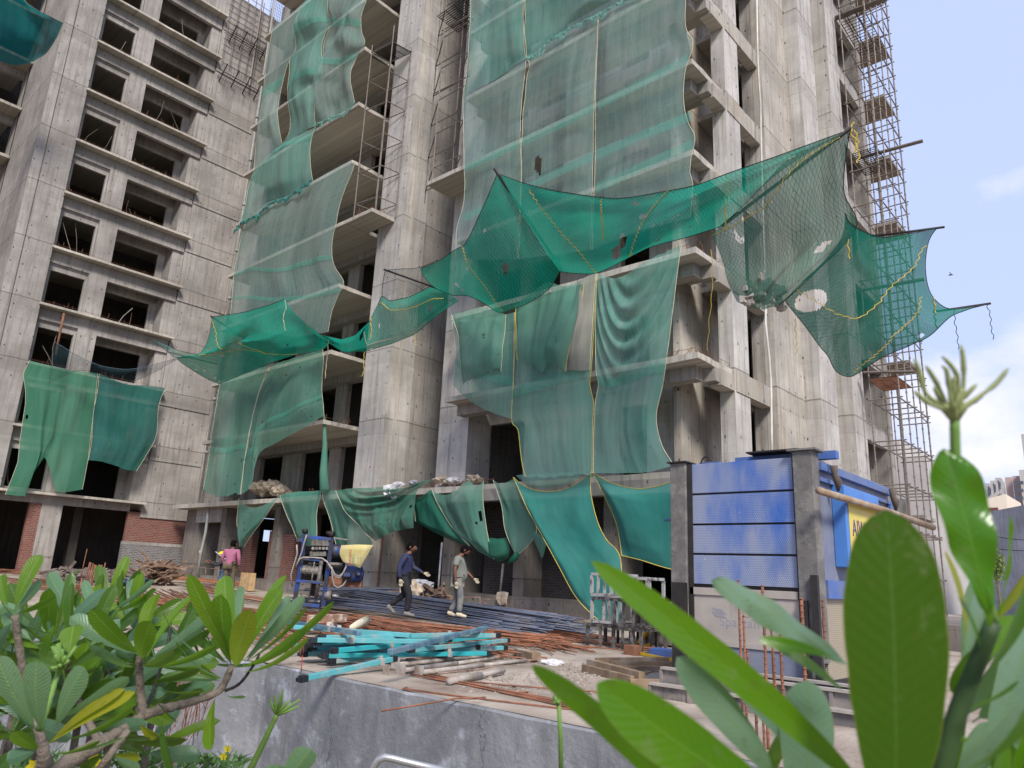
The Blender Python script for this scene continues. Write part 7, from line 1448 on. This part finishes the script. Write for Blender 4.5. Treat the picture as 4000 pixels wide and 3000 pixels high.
for q in [((860,720),(560,440),135,2.05,LG,.3,0), ((875,750),(935,515),165,2.05,LG,.0,0), ((880,740),(965,352),150,2.4,LG,-.1,0), ((850,720),(430,490),135,2.2,LG,.4,1), ((890,770),(1200,350),98,2.4,LG,-.7,0), ((905,760),(1305,480),125,2.45,LG,.5,1), ((900,780),(1300,565),90,2.3,LD,.7,0), ((890,800),(1345,655),84,2.1,LG,.8,0),
    ((835,780),(525,625),70,2.0,LG,-.9,0), ((830,800),(555,668),62,1.95,LG,.9,1), ((900,900),(1265,940),66,2.1,LD,.9,0), ((900,890),(1235,808),80,2.2,LD,.6,0), ((830,760),(700,600),110,2.6,LD,.2,1), ((870,780),(1080,700),90,2.0,LD,.5,0), ((850,800),(880,560),120,2.7,LD,-.3,0), ((880,820),(1100,1140),50,2.1,LD,.8,0)]:
    lv_(q[0], q[1], q[2], dB, q[3], q[4], q[5], bool(q[6]))
for q in [((555,560),(590,300),160,LG,.1,0), ((520,560),(300,215),118,LG,.3,1), ((470,600),(425,325),130,LG,-.3,0), ((420,650),(310,435),170,LG,.2,0), ((690,450),(950,262),66,LG,.9,1), ((700,460),(915,345),66,LG,.8,0), ((600,560),(520,260),70,LG,.8,1), ((560,600),(700,320),90,LG,.5,1), ((480,640),(620,350),120,LG,.2,0), ((440,700),(500,310),90,LD,-.5,0), ((600,640),(860,440),90,LD,.6,0), ((500,720),(720,520),120,LD,.4,0), ((420,760),(230,520),110,LD,.5,0)]:
    lv_(q[0], q[1], q[2], 2.6, 2.75, q[3], q[4], bool(q[5]))
for q in [((90,450),(255,105),138,LG,-.25,0), ((50,430),(5,235),120,LG,.1,0), ((90,460),(255,262),70,LG,.8,1), ((440,705),(-10,365),78,LG,-.8,0), ((260,690),(35,575),90,LG,.3,0), ((370,830),(350,670),160,LD,.1,0), ((430,730),(455,545),160,LG,.2,0), ((100,470),(340,360),80,LG,.8,0), ((60,500),(340,600),70,LD,.9,1), ((80,520),(-40,700),120,LD,.2,1), ((400,820),(640,650),90,LD,.5,0), ((390,840),(120,700),90,LD,.6,0), ((380,850),(600,800),80,LD,.7,0), ((200,640),(20,470),100,LG,.5,1)]:
    lv_(q[0], q[1], q[2], 1.95, 2.0, q[3], q[4], bool(q[5]))
for q in [((225,1190),(-20,730),185,LG,.15,1), ((255,1190),(225,765),205,LG,.0,1), ((345,1170),(520,800),175,LG,-.2,1), ((370,1110),(795,860),115,LG,.5,1), ((290,1280),(835,955),100,LY,-.6,0), ((305,1275),(770,935),84,LY,-.7,0), ((390,1250),(820,1045),76,LG,.8,0), ((260,1300),(-10,1145),70,LG,-.7,1), ((255,1310),(80,1195),110,LG,.2,0), ((300,1320),(765,1232),56,LG,.9,1), ((280,1330),(620,1250),60,LG,.8,0), ((240,1300),(40,1370),110,LD,.3,1)]:
    lv_(q[0], q[1], q[2], 1.75, 1.7, q[3], q[4], bool(q[5]))
for q in [((1000,1130),(1062,1435),86,LD,.3,0), ((700,1340),(865,1350),100,LY,.3,0), ((705,1350),(860,1440),110,LG,.2,1), ((860,1150),(970,1230),110,LY,.4,0), ((760,1240),(930,1240),60,LD,.8,1), ((640,1330),(500,1450),90,LG,.2,0), ((900,1180),(1040,1225),40,LY,.8,0), ((120,1300),(-30,1460),140,LD,.3,0), ((500,1400),(700,1480),90,LG,.4,0)]:
    lv_(q[0], q[1], q[2], 2.0, 2.0, q[3], q[4], bool(q[5]))
def rosette(cx_, cy_, d, n, L0, L1, par, mats, a0=-.3, a1=3.4):
    for k in range(n):
        a = a0+(a1-a0)*(k+rnd(.1, .9))/n; dv = nrm(R @ V((math.cos(a), math.sin(a), rnd(-.7, .7)))); c = lp((cx_, cy_), d); Ln = rnd(L0, L1)
        leaf(c, c+dv*Ln, rnd(.045, .072), par, random.choice(mats), rnd(-1, 1), .07, .2, k*1.3, random.random() < .35, nu=8, nv=16)
for (x_, y_, d_, n_) in [(1250,760,2.9,7), (820,560,2.8,8), (480,760,2.3,8), (230,1180,2.1,7), (30,760,2.2,7), (900,1330,2.6,7), (640,560,2.9,10), (330,640,2.6,9), (150,740,2.4,8), (980,800,2.7,9), (700,1000,2.6,9), (430,1010,2.2,8), (90,1060,2.1,7), (560,1150,2.2,8)]:
    rosette(x_, y_, d_, n_, .18, .30, pb_, [LD, LD, LG])
def limb(pts, rs, mat=BARK, name='branch'):
    P_ = spline([lp(p[:2], p[2]) for p in pts], 24); n = len(P_); r_ = [rs[0]+(rs[1]-rs[0])*k/(n-1) for k in range(n)]
    r_ = [a*(1+.10*math.sin(k*2.1)) for k, a in enumerate(r_)]; m = MB(); m.tube(P_, r_, 10); return m.build(name, mat, pa_, True)
limb([(300,1480,1.9),(450,1370,1.95),(620,1270,2.0),(780,1180,2.1),(880,1095,2.15)], (.024, .014)); limb([(870,1100,2.15),(1000,1060,2.2),(1160,1020,2.3),(1330,960,2.33),(1385,900,2.35),(1430,790,2.35)], (.015, .010)); limb([(885,1100,2.15),(870,980,2.2),(862,880,2.2),(860,730,2.2)], (.014, .010))
limb([(610,1440,2.0),(680,1340,2.0),(790,1190,2.05)], (.012, .009)); limb([(250,1480,1.8),(270,1380,1.75),(262,1270,1.75)], (.02, .013)); limb([(900,1060,2.2),(960,900,2.3),(1030,680,2.4),(1055,500,2.45)], (.006, .004), BLACKS); limb([(1390,945,2.3),(1480,900,2.3),(1570,780,2.3),(1600,720,2.3)], (.005, .004), BLACKS)
limb([(880,1080,2.2),(700,900,2.5),(560,640,2.65)], (.012, .009)); limb([(620,1280,2.0),(480,1000,2.1),(410,760,2.0)], (.012, .009)); limb([(300,1400,1.9),(160,900,1.95),(90,480,1.95)], (.012, .009))
limb([(240,1190,1.8),(300,1020,1.85),(350,860,1.9),(380,800,1.9)], (.009, .006), STEMG, 'flower_stalk')
for k in range(16): a = lp((380, 800), 1.9); m = MB(); m.tube([a, a+V((rnd(-.03, .03), rnd(-.03, .03), rnd(.0, .06)))], .005, 5); m.build('bud', STEMG, pa_, True)
# filler rosettes further back
nl = 0
for (cx_, cy_, d) in [(120,900,2.6),(620,880,2.9),(950,1020,3.0),(180,620,2.9),(700,1140,2.7),(60,1240,2.3),(480,1150,2.6),(300,980,2.4)]:
    c = lp((cx_, cy_), d); st = MB(); st.tube([c+V((rnd(-.1, .1), rnd(-.1, .1), -1.0)), c+V((0, 0, -.3)), c], [.02, .016, .012], 7); st.build('branch', BARK, pb_, True)
    for k in range(11):
        a = k*2.4+rnd(-.3, .3); el = rnd(.15, 1.1); dv = V((math.cos(a)*math.cos(el), math.sin(a)*math.cos(el), math.sin(el))); Ln = rnd(.2, .32); leaf(c, c+dv*Ln, rnd(.06, .09), pb_, random.choice([LD, LD, LG]), rnd(-1, 1), .07, .2, k, random.random() < .3, nu=6, nv=14); nl += 1
# separate young flower stalk by the wall
fs_ = empty('flower_stalk', lp((1545, 1430), 2.6), 'bare green flower stalk with a spidery top in front of the wall', 'plant')
m = MB(); m.tube(spline([lp((1540, 1440), 2.6), lp((1620, 1280), 2.6), lp((1710, 1090), 2.6)], 14), [.012-.004*k/14 for k in range(15)], 8); m.build('stalk', STEMG, fs_, True)
for (x, y, x2, y2) in [(1680,1040,1665,990),(1700,1030,1700,975),(1735,1000,1748,940),(1760,1060,1850,1000),(1765,1075,1845,1040),(1725,1040,1730,980),(1745,1045,1790,1005),(1690,1060,1672,1030)]:
    m = MB(); m.tube([lp((1712, 1090), 2.6), lp((x, y), 2.6), lp((x2, y2), 2.6)], [.008, .006, .003], 6); m.build('branchlet', STEMG, fs_, True)
ll = empty('seedling', ad(640, 1680, 2.0), 'young plumeria leaves at the bottom border left of the handrail', 'plant')
leaf(ad(600, 1700, 2.0), ad(672, 1618, 2.0), .085, ll, LG, .3, .05, .2, 3, True); leaf(ad(570, 1720, 2.0), ad(600, 1652, 2.0), .07, ll, LG, .5, .05, .2, 3, True)
st2 = empty('flower_stalk', ad(1211, 1700, 1.6), 'thin straight green stalk with a budding tip at the bottom centre', 'plant')
m = MB(); m.tube([ad(1213, 1720, 1.6), ad(1211, 1600, 1.6), ad(1207, 1520, 1.6)], [.0055, .005, .0045], 8); m.build('stalk', STEMG, st2, True)
for k in range(9): a = ad(1206, 1522, 1.6); m = MB(); m.tube([a, a+V((rnd(-.012, .012), rnd(-.012, .012), rnd(.004, .018)))], .004, 5); m.build('bud', STEMG, st2, True)
# close plumeria at the right
pr = empty('plumeria', ad(2000, 1760, .8), 'close plumeria with large blurred leaves in the lower right corner', 'shrub')
def rl(b, t, w, d0, d1, mat=NG, roll=0., under=False, bend=.05, fold=.12, wave=0.):
    SH[:] = [.62, 3.2, 1.25] if w < 200 or d0 != .60 else [.40, 3.4, 1.14]
    B = ad(*b, d0); T = ad(*t, d1); return leaf(B, T, w/F*(d0+d1)/2, pr, mat, roll, bend, fold, random.random()*9, under, wave, 12, 40)
rl((1932,1800),(1914,1102),268,.60,.62,ND,.0,False,.03,.10)
rl((1900,1740),(1278,1212),84,.70,.62,NG,.35,False,.07,.15)
rl((1560,1850),(1150,1436),74,.62,.60,NG,-.3,False,-.08,.15); rl((1760,1800),(1290,1476),150,.58,.60,NG,.1,False,.08,.1)
rl((1790,1720),(1412,1300),56,.85,.85,NG,.9,True,.04,.2); rl((1690,1700),(1462,1420),92,.85,.85,NG,.4,True,.06,.15); rl((1850,1450),(1540,1252),75,.8,.78,NG,.55,True,.03,.2,.25); rl((1800,1418),(1640,1382),36,.7,.7,NG,.6,False,.05)
rl((1740,1830),(1745,1470),140,.8,.85,NG,-.1,True,.02,.1); rl((1830,1500),(1660,1385),40,.72,.74,ND,.9)
rl((2140,1352),(2040,968),128,.62,.66,NG,-.2,False,.04,.15,.3); rl((2150,1352),(2182,1112),24,.7,.7,NG,.6,False,.03,.3,.3); rl((2120,1470),(2240,1200),90,.65,.6,NG,.5,False,.05)
rl((2062,1670),(2260,1440),84,.6,.55,NG,.5,False,.1); rl((2090,1530),(2200,1470),30,.64,.62,NG,.6); rl((2100,1560),(2290,1400),150,.9,.9,NG,.2,True); rl((2040,1800),(2200,1560),150,.95,.95,NG,-.2,True); rl((2080,1500),(2120,1240),100,1.0,1.0,NG,.2,True); rl((2120,1420),(2070,1290),26,.66,.64,NG,.8); rl((2160,1800),(2170,1600),90,.8,.8,ND,.0); rl((2010,1800),(2075,1430),60,.8,.85,ND,.3); rl((1990,1800),(2130,1560),70,.85,.85,NG,.1,True); rl((2120,1640),(2230,1330),110,.85,.9,NG,.0,True); rl((2030,1500),(2160,1400),40,.7,.7,NG,.8); rl((2080,1420),(2130,1290),110,.9,.95,NG,.3,True); rl((2040,1700),(2240,1520),120,.8,.8,NG,.4,True); rl((2060,1560),(2260,1330),120,.95,.95,NG,.3,True)
rl((2090,1390),(2040,1190),40,.75,.78,LY,.7); rl((2120,1360),(2215,1240),50,.9,.9,LY,.5); rl((2100,1400),(2060,1500),40,.7,.7,ND,.7); rl((2000,1560),(2090,1600),36,.68,.68,NG,.7)
def rs(pts, rs_, mat, name='stem'):
    P_ = spline([ad(p[0], p[1], p[2]) for p in pts], 16); n = len(P_); m = MB(); m.tube(P_, [rs_[0]+(rs_[1]-rs_[0])*k/(n-1) for k in range(n)], 12); return m.build(name, mat, pr, True)
rl((2180,1800),(2240,1560),140,.62,.6,NG,.2); rl((2100,1800),(2170,1600),90,.7,.7,NG,.5); rl((1990,1760),(1960,1450),60,.9,.9,NG,.6,True); rl((2150,1720),(2300,1600),100,.6,.6,ND,.3); rl((2060,1480),(2190,1330),50,.8,.8,NG,-.5); rl((1560,1800),(1700,1560),70,1.0,1.0,ND,.5)
DKS = simple('dark_green_stem', (.035, .07, .02, 1), .6, 0, .3, 20)
rs([(2005,1790,.66),(2040,1640,.66),(2072,1530,.66),(2112,1430,.66),(2146,1345,.66)], (.0095, .007), DKS); rs([(2146,1350,.68),(2110,1200,.67),(2070,1050,.66),(2062,900,.66)], (.0052, .0042), STEMG, 'flower_stalk')
top = (2062, 902); FLO = simple('floret_green', (.24, .27, .10, 1), .6, 0, .2, 30)
for i, pts in enumerate([[(2040,880),(2000,850),(1985,800),(1975,775)], [(2045,875),(2025,830),(2000,790)], [(2055,870),(2050,835),(2045,800),(2035,790)], [(2060,860),(2060,830),(2062,812)], [(2065,870),(2070,820),(2055,790),(2035,770)], [(2075,870),(2082,820),(2080,770),(2076,745)], [(2080,880),(2110,860),(2150,830),(2178,796)], [(2070,875),(2095,845),(2110,830)], [(2040,885),(2005,870),(1975,845)], [(2062,880),(2075,850),(2080,838)], [(2050,885),(2030,860),(2018,835)], [(2078,885),(2100,870),(2125,850)]]):
    P_ = spline([ad(*top, .66)]+[ad(x, y, .66+.012*math.sin(i*2.)) for x, y in pts], 12); m = MB(); m.tube(P_, [(.0040 if k < 3 else .0022)*(1.2-.75*k/12) + (.0009 if 7 < k < 12 else 0) for k in range(13)], 8); m.build('floret', FLO, pr, True)
# weeds at the wall foot
wd = MB(); GRN = simple('weed_green', (.06, .13, .03, 1), .8, 0, .4, 10)
for k in range(1400):
    x = rnd(-100, 1500); p = lp((x, rnd(1330, 1500)+.03*abs(x-700)), rnd(2.8, 4.6)); h = rnd(.02, .07); d = V((rnd(-1, 1), rnd(-1, 1), rnd(.2, 1)))*h; s_2 = V((rnd(-1, 1), rnd(-1, 1), rnd(-1, 1)))*.012; wd.poly([p-s_2, p+s_2, p+d])
for k in range(5000):
    p = V((rnd(-1.5, 5.9), rnd(2.5, 14), -2.28)); h = rnd(.04, .22); d = V((rnd(-.5, .5), rnd(-.5, .5), 1))*h; s_2 = V((rnd(-1, 1), rnd(-1, 1), 0))*.02; wd.poly([p-s_2, p+s_2, p+d])
tag(wd.build('weeds', GRN), 'low green weeds growing along the foot of the retaining wall', 'weeds', kind='stuff')
YF_ = simple('yellow_petals', (.75, .62, .02, 1), .6, 0, .1)
for i, (x, y, lab) in enumerate([(1405, 1302, 'upper small yellow flower by the wall'), (1380, 1350, 'lower small yellow flower by the wall'), (585, 1378, 'large blurred yellow flower below the branch'), (215, 1412, 'yellow flower at the bottom left border')]):
    d = 2.9 if i < 2 else 2.2; c = lp((x, y), d); m = MB(); r = .014 if i < 2 else .022
    for k in range(6): a = k*math.pi/3; u_v = R @ V((math.cos(a), math.sin(a), .2)); v_v = R @ V((-math.sin(a), math.cos(a), 0)); m.poly([c, c+(u_v*.7+v_v*.4)*r, c+u_v*r*1.2, c+(u_v*.7-v_v*.4)*r])
    o = tag(m.build('flower', YF_), lab, 'flower', 'yellow flowers among the weeds'); m = MB(); m.tube([c, c+V((.02, 0, -.1)), c+V((0, .02, -.3))], .003, 5); sub(m, 'stem', STEMG, o)
# small shrub behind, right
sb = empty('bush', BRG(*f3(1370, 1480), 30), 'small sunlit bush in front of the grey boundary wall', 'bush'); m = MB()
for k in range(900):
    p = BRG(*f3(1375+random.gauss(0, 30), 1420+random.gauss(0, 70)), 30+rnd(-.5, .5)); n_v = V((rnd(-1, 1), rnd(-1, 1), rnd(-1, 1))); a = n_v.orthogonal().normalized()*.05; b = n_v.cross(a).normalized()*.025; m.poly([p-a, p-b, p+a, p+b])
m.build('foliage', simple('bush_leaf', (.13, .19, .04, 1), .7, 0, .4, 3), sb); m = MB(); p = BRG(*f3(1375, 1600), 30); m.tube([p+V((0, 0, -1.2)), p+V((0, 0, .3)), p+V((.05, .1, 1.2))], [.04, .03, .01], 6); m.build('stem', BARK, sb)
